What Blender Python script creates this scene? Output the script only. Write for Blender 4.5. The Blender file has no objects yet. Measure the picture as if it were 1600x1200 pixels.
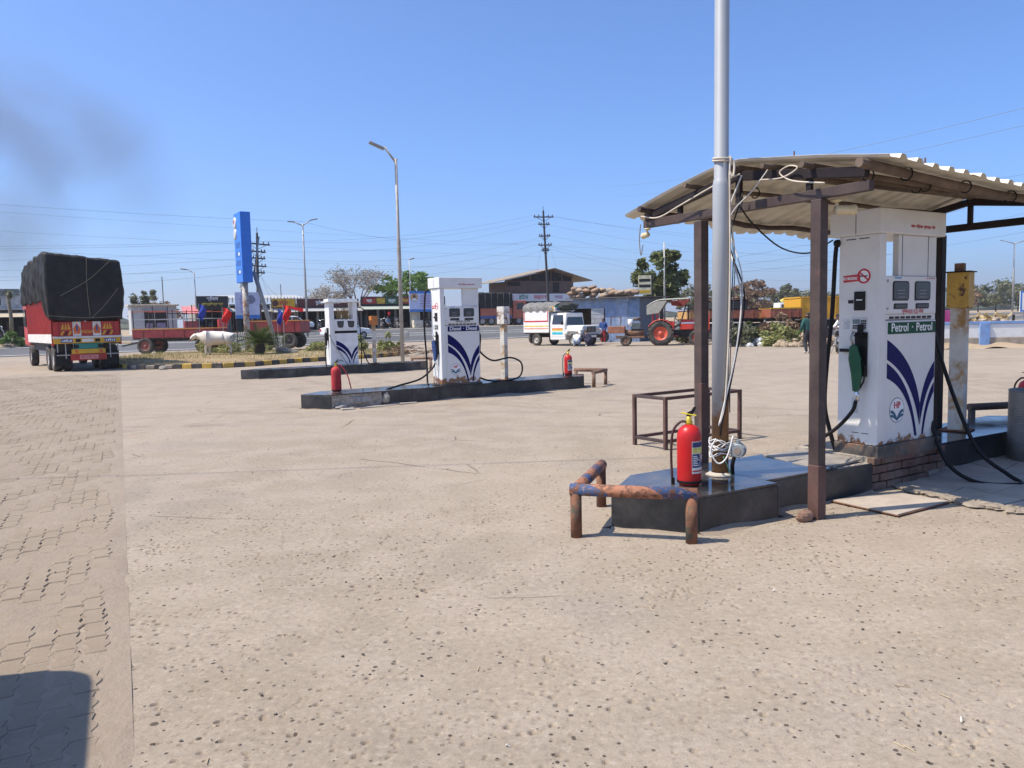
import bpy, math, random
import numpy as np
from mathutils import Vector, Matrix, Euler

random.seed(7); rng = np.random.default_rng(11)
PI = math.pi; R = math.radians
S = bpy.context.scene
COL = S.collection

# ------------------------------------------------------------------ camera
pitch = math.atan(100 / 1200); roll = R(1.3)
F = Vector((0, math.cos(pitch), -math.sin(pitch))); U0 = Vector((0, math.sin(pitch), math.cos(pitch))); R0 = Vector((1, 0, 0))
Rv = R0 * math.cos(roll) - U0 * math.sin(roll); Uv = U0 * math.cos(roll) + R0 * math.sin(roll)
cam = bpy.data.cameras.new('camera'); camo = bpy.data.objects.new('camera', cam); COL.objects.link(camo)
cam.sensor_width = 36; cam.lens = 36 * 1200 / 1600; cam.clip_start = .05; cam.clip_end = 20000
m3 = Matrix((Rv, Uv, -F)).transposed()
camo.matrix_world = Matrix.Translation((0, 0, 1.6)) @ m3.to_4x4()
S.camera = camo

# ------------------------------------------------------------------ sky, sun, exposure
SUN_EL = R(58); SUN_AZ = math.atan2(-.97, -.22)          # azimuth from +Y, clockwise
w = bpy.data.worlds.new('World'); S.world = w; w.use_nodes = True
nt = w.node_tree; bg = nt.nodes['Background']
sky = nt.nodes.new('ShaderNodeTexSky'); sky.sky_type = 'NISHITA'; sky.sun_disc = False
sky.sun_elevation = SUN_EL; sky.sun_rotation = SUN_AZ % (2 * PI)
sky.altitude = 300; sky.air_density = .8; sky.dust_density = 2.3; sky.ozone_density = 8.0
tint = nt.nodes.new('ShaderNodeMix'); tint.data_type = 'RGBA'; tint.blend_type = 'MULTIPLY'; tint.inputs[0].default_value = 1; tint.inputs[7].default_value = (.80, 1.02, 1.23, 1)   # the phone's white balance
nt.links.new(sky.outputs[0], tint.inputs[6]); nt.links.new(tint.outputs[2], bg.inputs[0]); bg.inputs[1].default_value = .15
sd = bpy.data.lights.new('sun', 'SUN'); sd.energy = 5.0; sd.angle = R(.53); sd.color = (1, .90, .75)
so = bpy.data.objects.new('sun', sd); COL.objects.link(so)
to_sun = Vector((math.sin(SUN_AZ) * math.cos(SUN_EL), math.cos(SUN_AZ) * math.cos(SUN_EL), math.sin(SUN_EL)))
so.rotation_euler = to_sun.to_track_quat('Z', 'Y').to_euler(); so.location = (-20, -5, 30)
S.view_settings.view_transform = 'Standard'; S.view_settings.look = 'None'
S.view_settings.exposure = .40; S.view_settings.gamma = 1; S.view_settings.use_curve_mapping = False
try:
    S.cycles.max_bounces = 8; S.cycles.transparent_max_bounces = 24; S.cycles.volume_bounces = 0
    S.cycles.volume_step_rate = 2.0; S.cycles.volume_max_steps = 96
except Exception: pass

# ------------------------------------------------------------------ helpers: materials
MATS = {}
def srgb(r, g, b):
    f = lambda c: (c / 255) / 12.92 if c <= 10 else ((c / 255 + .055) / 1.055) ** 2.4
    return (f(r), f(g), f(b))
def new_mat(name):
    m = bpy.data.materials.new(name); m.use_nodes = True
    t = m.node_tree; return m, t, t.nodes['Principled BSDF']
def nd(t, typ, **kw):
    n = t.nodes.new(typ)
    for k, v in kw.items():
        if k.startswith('i_'):
            key = k[2:]; key = int(key) if key.isdigit() else key
            n.inputs[key].default_value = v
        else: setattr(n, k, v)
    return n
def lk(t, a, b): t.links.new(a, b)
def noise(t, vec, scale, detail=5, rough=.6, dist=0):
    n = nd(t, 'ShaderNodeTexNoise', i_Scale=scale, i_Detail=detail, i_Roughness=rough, i_Distortion=dist)
    if vec is not None: lk(t, vec, n.inputs['Vector'])
    return n.outputs['Fac']
def ramp(t, fac, a, b, smooth=True):
    n = nd(t, 'ShaderNodeMapRange', interpolation_type='SMOOTHSTEP' if smooth else 'LINEAR')
    n.inputs[1].default_value = a; n.inputs[2].default_value = b
    lk(t, fac, n.inputs[0]); return n.outputs[0]
def mix(t, fac, a, b):
    n = nd(t, 'ShaderNodeMix', data_type='RGBA')
    for s, v in ((n.inputs[0], fac), (n.inputs[6], a), (n.inputs[7], b)):
        if hasattr(v, 'is_output'): lk(t, v, s)
        elif isinstance(v, (int, float)): s.default_value = v
        else: s.default_value = (*v[:3], 1)
    return n.outputs[2]
def mul(t, a, b, op='MULTIPLY'):
    n = nd(t, 'ShaderNodeMath', operation=op)
    for s, v in ((n.inputs[0], a), (n.inputs[1], b)):
        if hasattr(v, 'is_output'): lk(t, v, s)
        else: s.default_value = v
    return n.outputs[0]
def coords(t, kind='Object'): return nd(t, 'ShaderNodeTexCoord').outputs[kind]
def bump(t, p, h, strength, dist=.01):
    b = nd(t, 'ShaderNodeBump'); b.inputs['Strength'].default_value = strength; b.inputs['Distance'].default_value = dist
    lk(t, h, b.inputs['Height']); lk(t, b.outputs[0], p.inputs['Normal'])
DUST = (.42, .34, .26)
def mat(name, col, rough=.6, metal=0., var=.12, vs=4., col2=None, amt=.5, s2=3., soft=.12, bmp=0., bs=60., dust=.0, spec=.5, z2=None):
    """painted / worn surface: base colour with noise variation, patches of a second colour, a film of dust.
    z2=(z0,z1): second colour grows from z1 down to z0 in object space (rust creeping up a foot)."""
    if name in MATS: return MATS[name]
    m, t, p = new_mat(name); c = coords(t)
    n1 = noise(t, c, vs)
    lo = tuple(max(0, x * (1 - var)) for x in col); hi = tuple(min(1, x * (1 + var)) for x in col)
    out = mix(t, ramp(t, n1, .3, .7), lo, hi)
    if col2 is not None:
        n2 = noise(t, c, s2, 7, .68)
        if z2:
            sx = nd(t, 'ShaderNodeSeparateXYZ'); lk(t, c, sx.inputs[0])
            g = ramp(t, sx.outputs[2], z2[1], z2[0], False)
            n2 = mul(t, mul(t, n2, .7, 'MULTIPLY'), mul(t, g, .3), 'ADD')
            f = ramp(t, n2, .72 - amt * .3, .72 - amt * .3 + soft)
        else:
            th = .75 - amt * .5
            f = ramp(t, n2, th, th + soft)
        c2 = mix(t, noise(t, c, s2 * 6), tuple(x * .6 for x in col2), tuple(min(1, x * 1.35) for x in col2))
        out = mix(t, f, out, c2)
    if dust:
        n3 = noise(t, c, 2.3, 6, .7)
        out = mix(t, mul(t, ramp(t, n3, .3, .75), dust), out, DUST)
    lk(t, out, p.inputs['Base Color'])
    p.inputs['Roughness'].default_value = rough; p.inputs['Metallic'].default_value = metal
    p.inputs['Specular IOR Level'].default_value = spec
    if bmp: bump(t, p, noise(t, c, bs, 6), bmp)
    MATS[name] = m; return m

# ------------------------------------------------------------------ helpers: meshes
def rotm(rz=0, rx=0, ry=0): return Euler((rx, ry, rz)).to_matrix()
class B:
    """collects faces, builds ONE mesh object"""
    def __init__(s): s.v = []; s.f = []; s.m = []; s.k = 0
    def add(s, vs, fs):
        o = len(s.v); s.v += [tuple(x) for x in vs]; s.f += [tuple(i + o for i in f) for f in fs]; s.m += [s.k] * len(fs); return s
    def box(s, c, d, rot=None):
        x, y, z = d[0] / 2, d[1] / 2, d[2] / 2
        vs = [Vector((a, b, e)) for e in (-z, z) for a, b in ((-x, -y), (x, -y), (x, y), (-x, y))]
        if rot is not None: vs = [rot @ v for v in vs]
        c = Vector(c)
        return s.add([v + c for v in vs], [(3, 2, 1, 0), (4, 5, 6, 7), (0, 1, 5, 4), (1, 2, 6, 5), (2, 3, 7, 6), (3, 0, 4, 7)])
    def bx(s, x0, x1, y0, y1, z0, z1): return s.box(((x0 + x1) / 2, (y0 + y1) / 2, (z0 + z1) / 2), (x1 - x0, y1 - y0, z1 - z0))
    def bar(s, a, b, wd, ht=None, up=(0, 0, 1)):
        a = Vector(a); b = Vector(b); d = (b - a); L = d.length; d.normalize(); ht = ht or wd
        u = Vector(up)
        if abs(d.dot(u)) > .99: u = Vector((0, 1, 0))
        r = d.cross(u).normalized(); u = r.cross(d)
        return s.box((a + b) / 2, (wd, L, ht), Matrix((r, d, u)).transposed())
    def prism(s, pts, z0, z1):
        n = len(pts); vs = [(x, y, z0) for x, y in pts] + [(x, y, z1) for x, y in pts]
        return s.add(vs, [tuple(range(n))[::-1], tuple(range(n, 2 * n))] + [(i, (i + 1) % n, (i + 1) % n + n, i + n) for i in range(n)])
    def xprism(s, pts, x0, x1):
        """outline in (y,z) extruded along x"""
        n = len(pts); vs = [(x0, y, z) for y, z in pts] + [(x1, y, z) for y, z in pts]
        return s.add(vs, [tuple(range(n))[::-1], tuple(range(n, 2 * n))] + [(i, (i + 1) % n, (i + 1) % n + n, i + n) for i in range(n)])
    def yprism(s, pts, y0, y1):
        n = len(pts); vs = [(x, y0, z) for x, z in pts] + [(x, y1, z) for x, z in pts]
        return s.add(vs, [tuple(range(n)), tuple(range(n, 2 * n))[::-1]] + [(i + n, (i + 1) % n + n, (i + 1) % n, i) for i in range(n)])
    def cyl(s, a, b, r, r2=None, n=12): return s.tube([a, b], r if r2 is None else [r, r2], n)
    def tube(s, pts, r, n=8, cap=True):
        P = [Vector(p) for p in pts]; rs = r if isinstance(r, (list, tuple)) else [r] * len(P)
        vs = []; fs = []; u = None
        for i, p in enumerate(P):
            d = (P[min(i + 1, len(P) - 1)] - P[max(i - 1, 0)])
            d = d.normalized() if d.length > 1e-9 else Vector((0, 0, 1))
            if u is None: u = d.orthogonal().normalized()
            else:
                u = u - d * u.dot(d); u = u.normalized() if u.length > 1e-6 else d.orthogonal().normalized()
            v = d.cross(u)
            vs += [p + (u * math.cos(2 * PI * k / n) + v * math.sin(2 * PI * k / n)) * rs[i] for k in range(n)]
        for i in range(len(P) - 1):
            for k in range(n):
                a = i * n + k; b = i * n + (k + 1) % n; fs.append((a, b, b + n, a + n))
        if cap: fs += [tuple(range(n))[::-1], tuple(range((len(P) - 1) * n, len(P) * n))]
        return s.add(vs, fs)
    def lathe(s, prof, n=20, c=(0, 0, 0), ax='z', a0=0, a1=2 * PI):
        full = abs(a1 - a0 - 2 * PI) < 1e-6; m = n if full else n + 1; vs = []; fs = []
        for r_, z_ in prof:
            for k in range(m):
                a = a0 + (a1 - a0) * k / n; x, y = r_ * math.cos(a), r_ * math.sin(a)
                v = (x, y, z_) if ax == 'z' else ((z_, x, y) if ax == 'x' else (x, z_, y))
                vs.append((v[0] + c[0], v[1] + c[1], v[2] + c[2]))
        for i in range(len(prof) - 1):
            for k in range(n):
                a = i * m + k; b = i * m + (k + 1) % m; q = (a, b, b + m, a + m)
                fs.append(q if ax != 'y' else q[::-1])
        return s.add(vs, fs)
    def disc(s, c, r, ax='y', n=20, flip=False):
        vs = [c]; c = Vector(c)
        for k in range(n):
            a = 2 * PI * k / n; q = (r * math.cos(a), r * math.sin(a))
            vs.append(c + Vector({'x': (0, q[0], q[1]), 'y': (q[0], 0, q[1]), 'z': (q[0], q[1], 0)}[ax]))
        return s.add(vs, [(0, 1 + k, 1 + (k + 1) % n) if not flip else (0, 1 + (k + 1) % n, 1 + k) for k in range(n)])
    def ell(s, c, r, nu=10, nv=7, rot=None, jit=0):
        vs = []; fs = []
        for j in range(nv + 1):
            th = PI * j / nv
            for i in range(nu):
                ph = 2 * PI * i / nu; k = 1 + random.uniform(-jit, jit)
                v = Vector((r[0] * math.sin(th) * math.cos(ph), r[1] * math.sin(th) * math.sin(ph), r[2] * math.cos(th))) * k
                if rot is not None: v = rot @ v
                vs.append(v + Vector(c))
        for j in range(nv):
            for i in range(nu):
                fs.append((j * nu + i, (j + 1) * nu + i, (j + 1) * nu + (i + 1) % nu, j * nu + (i + 1) % nu))
        return s.add(vs, fs)
    def grid(s, fn, nu, nv, flip=False):
        vs = [fn(i / nu, j / nv) for j in range(nv + 1) for i in range(nu + 1)]; w_ = nu + 1
        fs = [(j * w_ + i, j * w_ + i + 1, (j + 1) * w_ + i + 1, (j + 1) * w_ + i) for j in range(nv) for i in range(nu)]
        return s.add(vs, [f[::-1] for f in fs] if flip else fs)
    def quad(s, a, b, c, d): return s.add([a, b, c, d], [(0, 1, 2, 3)])
    def build(s, name, mats, parent=None, smooth=False, bev=0, label=None, solid=0, sub=0, seg=2):
        me = bpy.data.meshes.new(name); me.from_pydata(s.v, [], s.f)
        mats = mats if isinstance(mats, (list, tuple)) else [mats]
        for q in mats: me.materials.append(q)
        if len(mats) > 1: me.polygons.foreach_set('material_index', s.m)
        if smooth: me.polygons.foreach_set('use_smooth', [True] * len(me.polygons))
        me.update()
        o = bpy.data.objects.new(name, me); COL.objects.link(o)
        if parent: o.parent = parent
        if label: o['label'] = label
        if solid:
            q = o.modifiers.new('solid', 'SOLIDIFY'); q.thickness = solid; q.offset = 0
        if bev:
            q = o.modifiers.new('bevel', 'BEVEL'); q.width = bev; q.segments = seg; q.limit_method = 'ANGLE'; q.angle_limit = R(35)
        if sub:
            q = o.modifiers.new('sub', 'SUBSURF'); q.levels = q.render_levels = sub
        if smooth == 'auto': pass
        return o
def np_obj(name, V, Fq, mats, parent=None, smooth=False, midx=None):
    V = np.asarray(V, dtype=np.float32); Fq = np.asarray(Fq, dtype=np.int32); k = Fq.shape[1]; nf = len(Fq)
    me = bpy.data.meshes.new(name); me.vertices.add(len(V)); me.vertices.foreach_set('co', V.ravel())
    me.loops.add(nf * k); me.loops.foreach_set('vertex_index', Fq.ravel())
    me.polygons.add(nf); me.polygons.foreach_set('loop_start', np.arange(nf, dtype=np.int32) * k)
    try: me.polygons.foreach_set('loop_total', np.full(nf, k, dtype=np.int32))
    except Exception: pass
    mats = mats if isinstance(mats, (list, tuple)) else [mats]
    for q in mats: me.materials.append(q)
    if midx is not None: me.polygons.foreach_set('material_index', np.asarray(midx, dtype=np.int32))
    if smooth: me.polygons.foreach_set('use_smooth', np.ones(nf, dtype=bool))
    me.update(calc_edges=True); me.validate()
    o = bpy.data.objects.new(name, me); COL.objects.link(o)
    if parent: o.parent = parent
    return o
def tag(o, label, cat, group=None):
    o['label'] = label; o['category'] = cat
    if group: o['group'] = group
    return o
def thing(name, label, cat, loc=(0, 0, 0), rz=0, group=None, rx=0, ry=0, sc=1):
    o = bpy.data.objects.new(name, None); COL.objects.link(o); o.empty_display_size = .2
    o.location = loc; o.rotation_euler = (rx, ry, rz); o.scale = (sc, sc, sc)
    return tag(o, label, cat, group)
def struct(o, kind='structure'): o['kind'] = kind; return o
def children(o): return [c for c in bpy.data.objects if c.parent == o]
def dup(o, loc=None, rz=None, label=None, parent=None, sc=None):
    kids = children(o)
    c = o.copy(); COL.objects.link(c)
    if parent is not None: c.parent = parent
    if loc is not None: c.location = loc
    if rz is not None: c.rotation_euler = (o.rotation_euler[0], o.rotation_euler[1], rz)
    if sc is not None: c.scale = (sc, sc, sc)
    if label: c['label'] = label
    for k in kids: dup(k, parent=c)
    return c
def text(body, size, m, parent, loc, rot=(PI / 2, 0, 0), name='lettering', sx=1., bold=0., align='CENTER', ext=.0006):
    cu = bpy.data.curves.new('txt', 'FONT'); cu.body = body; cu.size = size; cu.align_x = align; cu.align_y = 'CENTER'
    cu.offset = bold; cu.extrude = ext; cu.resolution_u = 3
    tmp = bpy.data.objects.new('txt', cu); COL.objects.link(tmp)
    dg = bpy.context.evaluated_depsgraph_get(); dg.update()
    me = bpy.data.meshes.new_from_object(tmp.evaluated_get(dg)); bpy.data.objects.remove(tmp); bpy.data.curves.remove(cu)
    me.materials.clear(); me.materials.append(m)
    o = bpy.data.objects.new(name, me); COL.objects.link(o); o.location = loc; o.rotation_euler = rot; o.scale = (sx, 1, 1)
    if parent: o.parent = parent
    return o
def fr(o, ang, s, t, z=0):
    """island frame (s along, t across) -> world"""
    return (o[0] + s * math.cos(ang) - t * math.sin(ang), o[1] + s * math.sin(ang) + t * math.cos(ang), z)
def sag(a, b, drop, n=14):
    a = Vector(a); b = Vector(b)
    return [a.lerp(b, i / n) - Vector((0, 0, drop * 4 * (i / n) * (1 - i / n))) for i in range(n + 1)]
def bez(p, n=12):
    """Catmull-Rom through points"""
    P = [Vector(q) for q in p]; P = [P[0] * 2 - P[1]] + P + [P[-1] * 2 - P[-2]]; out = []
    for i in range(1, len(P) - 2):
        for k in range(n):
            t = k / n; a, b, c, d = P[i - 1], P[i], P[i + 1], P[i + 2]
            out.append(.5 * ((2 * b) + (c - a) * t + (2 * a - 5 * b + 4 * c - d) * t * t + (3 * b - a - 3 * c + d) * t ** 3))
    out.append(P[-2]); return out
# ------------------------------------------------------------------ common materials
black = mat('black rubber', (.006, .006, .007), .5, dust=.03, spec=.2)
tyre = mat('tyre rubber', (.016, .015, .015), .85, dust=.3, bmp=.3, bs=30)
steel = mat('grey steel', (.35, .35, .34), .45, .6, dust=.2)
darksteel = mat('dark grease steel', (.025, .023, .022), .6, .2, dust=.12, spec=.25)
white = mat('white enamel', (.78, .78, .76), .35, var=.04, dust=.06)
whitedirty = mat('white dusty paint', (.74, .72, .68), .5, var=.08, dust=.22, col2=(.25, .13, .06), amt=.12, s2=6)
rustm = mat('rust', (.16, .065, .03), .9, var=.4, vs=12, bmp=.5, bs=80)
glass = mat('dark glass', (.02, .024, .026), .08, var=.1, spec=.8)
red_enamel = mat('red enamel', (.50, .008, .010), .36, var=.1, dust=.07, spec=.35)
chrome = mat('dull chrome', (.6, .6, .58), .25, .9, dust=.1)

def concrete_mat():
    m, t, p = new_mat('dusty concrete'); g = nd(t, 'ShaderNodeNewGeometry').outputs['Position']
    big = noise(t, g, .22, 4, .55); mid = noise(t, g, 1.6, 6, .62); fine = noise(t, g, 90, 4, .7); grain = noise(t, g, 420, 2, .6)
    st = nd(t, 'ShaderNodeMapping'); st.inputs['Scale'].default_value = (.12, 1.1, 1); st.inputs['Rotation'].default_value = (0, 0, R(-24)); lk(t, g, st.inputs[0])
    tracks = noise(t, st.outputs[0], 1.1, 6, .6)
    c = mix(t, ramp(t, big, .3, .7), (.258, .213, .160), (.325, .269, .204))
    c = mix(t, mul(t, ramp(t, mid, .4, .62), .7), c, (.352, .293, .232))
    c = mix(t, mul(t, ramp(t, tracks, .5, .75), .22), c, (.235, .198, .165))
    c = mix(t, mul(t, ramp(t, fine, .45, .7), .5), c, (.22, .17, .125))
    c = mix(t, mul(t, ramp(t, grain, .52, .75), .6), c, (.50, .43, .36))
    peb = noise(t, g, 26, 5, .75); c = mix(t, mul(t, ramp(t, peb, .5, .66), .55), c, (.19, .155, .125)); c = mix(t, mul(t, ramp(t, peb, .47, .34), .35), c, (.47, .405, .33))
    grv = mul(t, ramp(t, noise(t, g, .35, 5, .65), .52, .66), ramp(t, noise(t, g, 34, 4, .8), .42, .6)); c = mix(t, mul(t, grv, .6), c, (.2, .18, .16))
    oil = mul(t, ramp(t, noise(t, g, .55, 6, .7, .6), .63, .72), .4); c = mix(t, oil, c, (.17, .14, .115))
    def arc(cx, cy, rad, wd, k, c):                              # worn tyre track, an arc in the yard
        v = nd(t, 'ShaderNodeVectorMath', operation='SUBTRACT'); lk(t, g, v.inputs[0]); v.inputs[1].default_value = (cx, cy, 0); l = nd(t, 'ShaderNodeVectorMath', operation='LENGTH'); lk(t, v.outputs[0], l.inputs[0])
        f = ramp(t, mul(t, mul(t, l.outputs['Value'], rad, 'SUBTRACT'), 0, 'ADD'), 0, 1, False); a_ = nd(t, 'ShaderNodeMath', operation='ABSOLUTE'); lk(t, mul(t, l.outputs['Value'], rad, 'SUBTRACT'), a_.inputs[0])
        return mix(t, mul(t, mul(t, ramp(t, a_.outputs[0], wd, wd * .3), ramp(t, noise(t, g, 1.7, 6, .7), .38, .62)), k), c, (.2, .165, .135))
    for q in ((-30, 60, 52.0), (-30, 60, 53.7), (-8, -22, 34.5), (-8, -22, 36.2), (18, 34, 25.), (18, 34, 26.7)): c = arc(*q, .2, .42, c)
    dn = nd(t, 'ShaderNodeMix', data_type='VECTOR'); dn.inputs[0].default_value = .06; lk(t, g, dn.inputs[4]); nz = nd(t, 'ShaderNodeTexNoise', i_Scale=2.2, i_Detail=6.); lk(t, g, nz.inputs['Vector']); lk(t, nz.outputs['Color'], dn.inputs[5])
    ve = nd(t, 'ShaderNodeTexVoronoi', feature='DISTANCE_TO_EDGE', i_Scale=.42); lk(t, dn.outputs[1], ve.inputs['Vector']); ck = mul(t, ramp(t, ve.outputs['Distance'], .0055, .001), ramp(t, noise(t, g, .45, 3), .5, .6)); c = mix(t, mul(t, ck, .7), c, (.09, .07, .055))
    red = noise(t, g, .75, 4, .6); c = mix(t, mul(t, ramp(t, red, .68, .8), .35), c, (.42, .20, .11))
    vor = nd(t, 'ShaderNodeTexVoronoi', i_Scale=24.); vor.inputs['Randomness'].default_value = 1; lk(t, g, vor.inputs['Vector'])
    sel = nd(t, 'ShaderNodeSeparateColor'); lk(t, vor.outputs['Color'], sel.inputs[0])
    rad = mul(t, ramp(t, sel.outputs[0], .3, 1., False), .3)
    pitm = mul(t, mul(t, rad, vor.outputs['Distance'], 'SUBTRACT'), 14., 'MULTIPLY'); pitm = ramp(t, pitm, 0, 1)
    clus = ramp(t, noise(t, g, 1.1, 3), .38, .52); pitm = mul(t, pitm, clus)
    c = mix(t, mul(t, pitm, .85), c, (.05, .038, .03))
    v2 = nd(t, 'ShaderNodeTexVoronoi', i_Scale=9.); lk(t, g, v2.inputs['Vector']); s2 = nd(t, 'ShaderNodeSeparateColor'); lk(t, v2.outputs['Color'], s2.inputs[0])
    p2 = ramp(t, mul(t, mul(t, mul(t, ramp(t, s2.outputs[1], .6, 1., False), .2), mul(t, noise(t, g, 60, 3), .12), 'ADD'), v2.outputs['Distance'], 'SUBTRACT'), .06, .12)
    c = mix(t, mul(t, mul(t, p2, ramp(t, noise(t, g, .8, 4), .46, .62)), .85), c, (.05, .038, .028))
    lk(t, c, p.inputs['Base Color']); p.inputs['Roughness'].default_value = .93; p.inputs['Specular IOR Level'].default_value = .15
    h = mul(t, mul(t, fine, .5), mul(t, grain, .35), 'ADD'); h = mul(t, h, mul(t, mid, .8), 'ADD'); h = mul(t, h, mul(t, pitm, 1.4), 'SUBTRACT')
    bump(t, p, h, .5, .012); return m
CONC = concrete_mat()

def earth_mat(name, a, b, c3, s=1.):
    m, t, p = new_mat(name); g = nd(t, 'ShaderNodeNewGeometry').outputs['Position']
    c = mix(t, ramp(t, noise(t, g, .08 * s, 5), .3, .7), a, b); c = mix(t, mul(t, ramp(t, noise(t, g, .9 * s, 6, .7), .45, .75), .7), c, c3)
    c = mix(t, mul(t, noise(t, g, 14, 4), .3), c, tuple(x * .6 for x in a))
    lk(t, c, p.inputs['Base Color']); p.inputs['Roughness'].default_value = .95; p.inputs['Specular IOR Level'].default_value = .1
    bump(t, p, noise(t, g, 9, 6, .7), .5, .05); return m
EARTH = earth_mat('dry earth', (.33, .25, .17), (.42, .33, .24), (.26, .22, .13))
ASPH = earth_mat('road asphalt', (.105, .107, .112), (.15, .15, .155), (.085, .087, .092), .6)

# ------------------------------------------------------------------ terrain, highway frame
HA = R(31); HO = (-32., 48.)                                   # near edge of the highway; t>0 is beyond it
def hw(s, t, z=0): return fr(HO, HA, s, t, z)
def hz(t): return 0 if t <= 0 else (1.05 if t >= 14 else 1.05 * t / 14)
b = B(); ts = [-500, -30, 0, 3.5, 7, 10.5, 14, 60, 400, 4000]; ss = [-4000, -400, -60, 0, 40, 80, 120, 400, 4000]
zs = [-.05 if t < 0 else hz(t) - .03 for t in ts]
for j, t in enumerate(ts):
    for s_ in ss: b.v.append(hw(s_, t, zs[j]))
ns = len(ss)
b.f = [(j * ns + i, j * ns + i + 1, (j + 1) * ns + i + 1, (j + 1) * ns + i) for j in range(len(ts) - 1) for i in range(ns - 1)]
struct(b.build('ground', EARTH))
def strip(name, s0, s1, t0, t1, m, dz, n=12, z=None):
    q = B()
    q.grid(lambda a, c: hw(s0 + (s1 - s0) * a, t0 + (t1 - t0) * c, (hz(t0 + (t1 - t0) * c) if z is None else z) + dz), n, 2)
    return struct(q.build(name, m))
strip('road', -700, 900, .3, 6.3, ASPH, .0); strip('road', -700, 900, 7.7, 13.4, ASPH, .0)
strip('road', 8, 46, 6.3, 7.7, ASPH, .0)                          # opening in the divider
paint = mat('worn road paint', (.66, .66, .62), .7, col2=(.14, .14, .145), amt=.45, s2=9, soft=.2)
for t0 in (.75, 5.9, 8.0, 12.9): strip('road_marking', -200, 300, t0, t0 + .16, paint, .006)
for s0, s1 in ((-300, 8), (46, 300)):                            # raised divider with earth
    q = B(); q.grid(lambda a, c: hw(s0 + (s1 - s0) * a, 6.35 + 1.3 * c, hz(7) + .2 * math.sin(PI * c) ** .4 - .03), 40, 6); struct(q.build('road_divider', EARTH))

# ------------------------------------------------------------------ yard: one concrete sheet, densely cut near the camera so that its pits are real
def yard():
    x0, x1, y0, y1, st = -3.2, 4.7, 2.35, 6.7, .0082
    nx = int((x1 - x0) / st); ny = int((y1 - y0) / st)
    xs = np.linspace(x0, x1, nx + 1); ys = np.linspace(y0, y1, ny + 1); X, Y = np.meshgrid(xs, ys); Z = np.zeros_like(X)
    for fq, am in ((.9, .004), (2.3, .0025), (6., .0016), (15, .001)):
        for k in range(5):
            a = rng.uniform(0, PI); ph = rng.uniform(0, 7); Z += am / 2 * np.sin(fq * (X * math.cos(a) + Y * math.sin(a)) + ph + 1.3 * np.sin(fq * .6 * (Y * math.cos(a) - X * math.sin(a))))
    Z += rng.normal(0, .00035, Z.shape)
    cl = [(rng.uniform(x0, x1), rng.uniform(y0, y1), rng.uniform(.05, .4)) for _ in range(120)]
    for k in range(3800):
        if k % 5:
            c = cl[rng.integers(len(cl))]; px = c[0] + rng.normal(0, c[2]); py = c[1] + rng.normal(0, c[2] * .8)
        else: px = rng.uniform(x0, x1); py = rng.uniform(y0, y1)
        r = .004 + .009 * rng.random() ** 4; dep = .012 + r * rng.uniform(1.2, 2.4)
        rx = r * rng.uniform(1, 1.6); ry = r * rng.uniform(.8, 1.2)
        i0 = int((px - rx * 2 - x0) / st); i1 = int((px + rx * 2 - x0) / st) + 2; j0 = int((py - ry * 2 - y0) / st); j1 = int((py + ry * 2 - y0) / st) + 2
        if i0 < 1 or j0 < 1 or i1 > nx or j1 > ny: continue
        d = ((X[j0:j1, i0:i1] - px) / rx) ** 2 + ((Y[j0:j1, i0:i1] - py) / ry) ** 2
        Z[j0:j1, i0:i1] -= dep * np.clip(1.9 * (1.1 - d), 0, 1)
    # cracks
    for (ax, ay, bx_, by_) in ((-1.25, 2.95, -.55, 3.35), (.9, 5.2, 2.2, 5.45), (-1.0, 6.1, .3, 6.4), (2.6, 4.2, 3.4, 4.6)):
        n = 160; xx = np.linspace(ax, bx_, n) + np.cumsum(rng.normal(0, .006, n)); yy = np.linspace(ay, by_, n) + np.cumsum(rng.normal(0, .006, n))
        ii = ((xx - x0) / st).astype(int).clip(1, nx - 1); jj = ((yy - y0) / st).astype(int).clip(1, ny - 1); Z[jj, ii] -= .009
    e = np.minimum(np.minimum(X - x0, x1 - X), np.minimum(Y - y0, y1 - Y)); Z *= np.clip(e / .15, 0, 1)
    V = np.stack([X.ravel(), Y.ravel(), Z.ravel()], 1); w_ = nx + 1
    a = (np.arange(ny)[:, None] * w_ + np.arange(nx)[None, :]).ravel()
    Q = np.stack([a, a + 1, a + w_ + 1, a + w_], 1)
    # coarse surround of the same sheet, out to the highway edge
    def q(px, py): return [px, py, 0.]
    o = len(V); Xo0, Xo1, Yo0 = -60., 30., -14.
    ex = [q(Xo0, Yo0), q(x0, Yo0), q(x1, Yo0), q(Xo1, Yo0), q(Xo0, y0), q(x0, y0), q(x1, y0), q(Xo1, y0), q(Xo0, y1), q(x0, y1), q(x1, y1), q(Xo1, y1)]
    far = lambda x: 48. + (x + 32.) * math.tan(HA) - .2
    ex += [q(Xo0, max(far(Xo0), 32)), q(x0, far(x0)), q(x1, far(x1)), q(Xo1, 60.)]
    V = np.vstack([V, np.array(ex)])
    k = lambda i, j: o + j * 4 + i
    Q2 = [[k(i, j), k(i + 1, j), k(i + 1, j + 1), k(i, j + 1)] for j in range(3) for i in range(3) if not (i == 1 and j == 1)]
    Q = np.vstack([Q, np.array(Q2)])
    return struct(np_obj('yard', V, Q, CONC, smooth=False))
yard()

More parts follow.
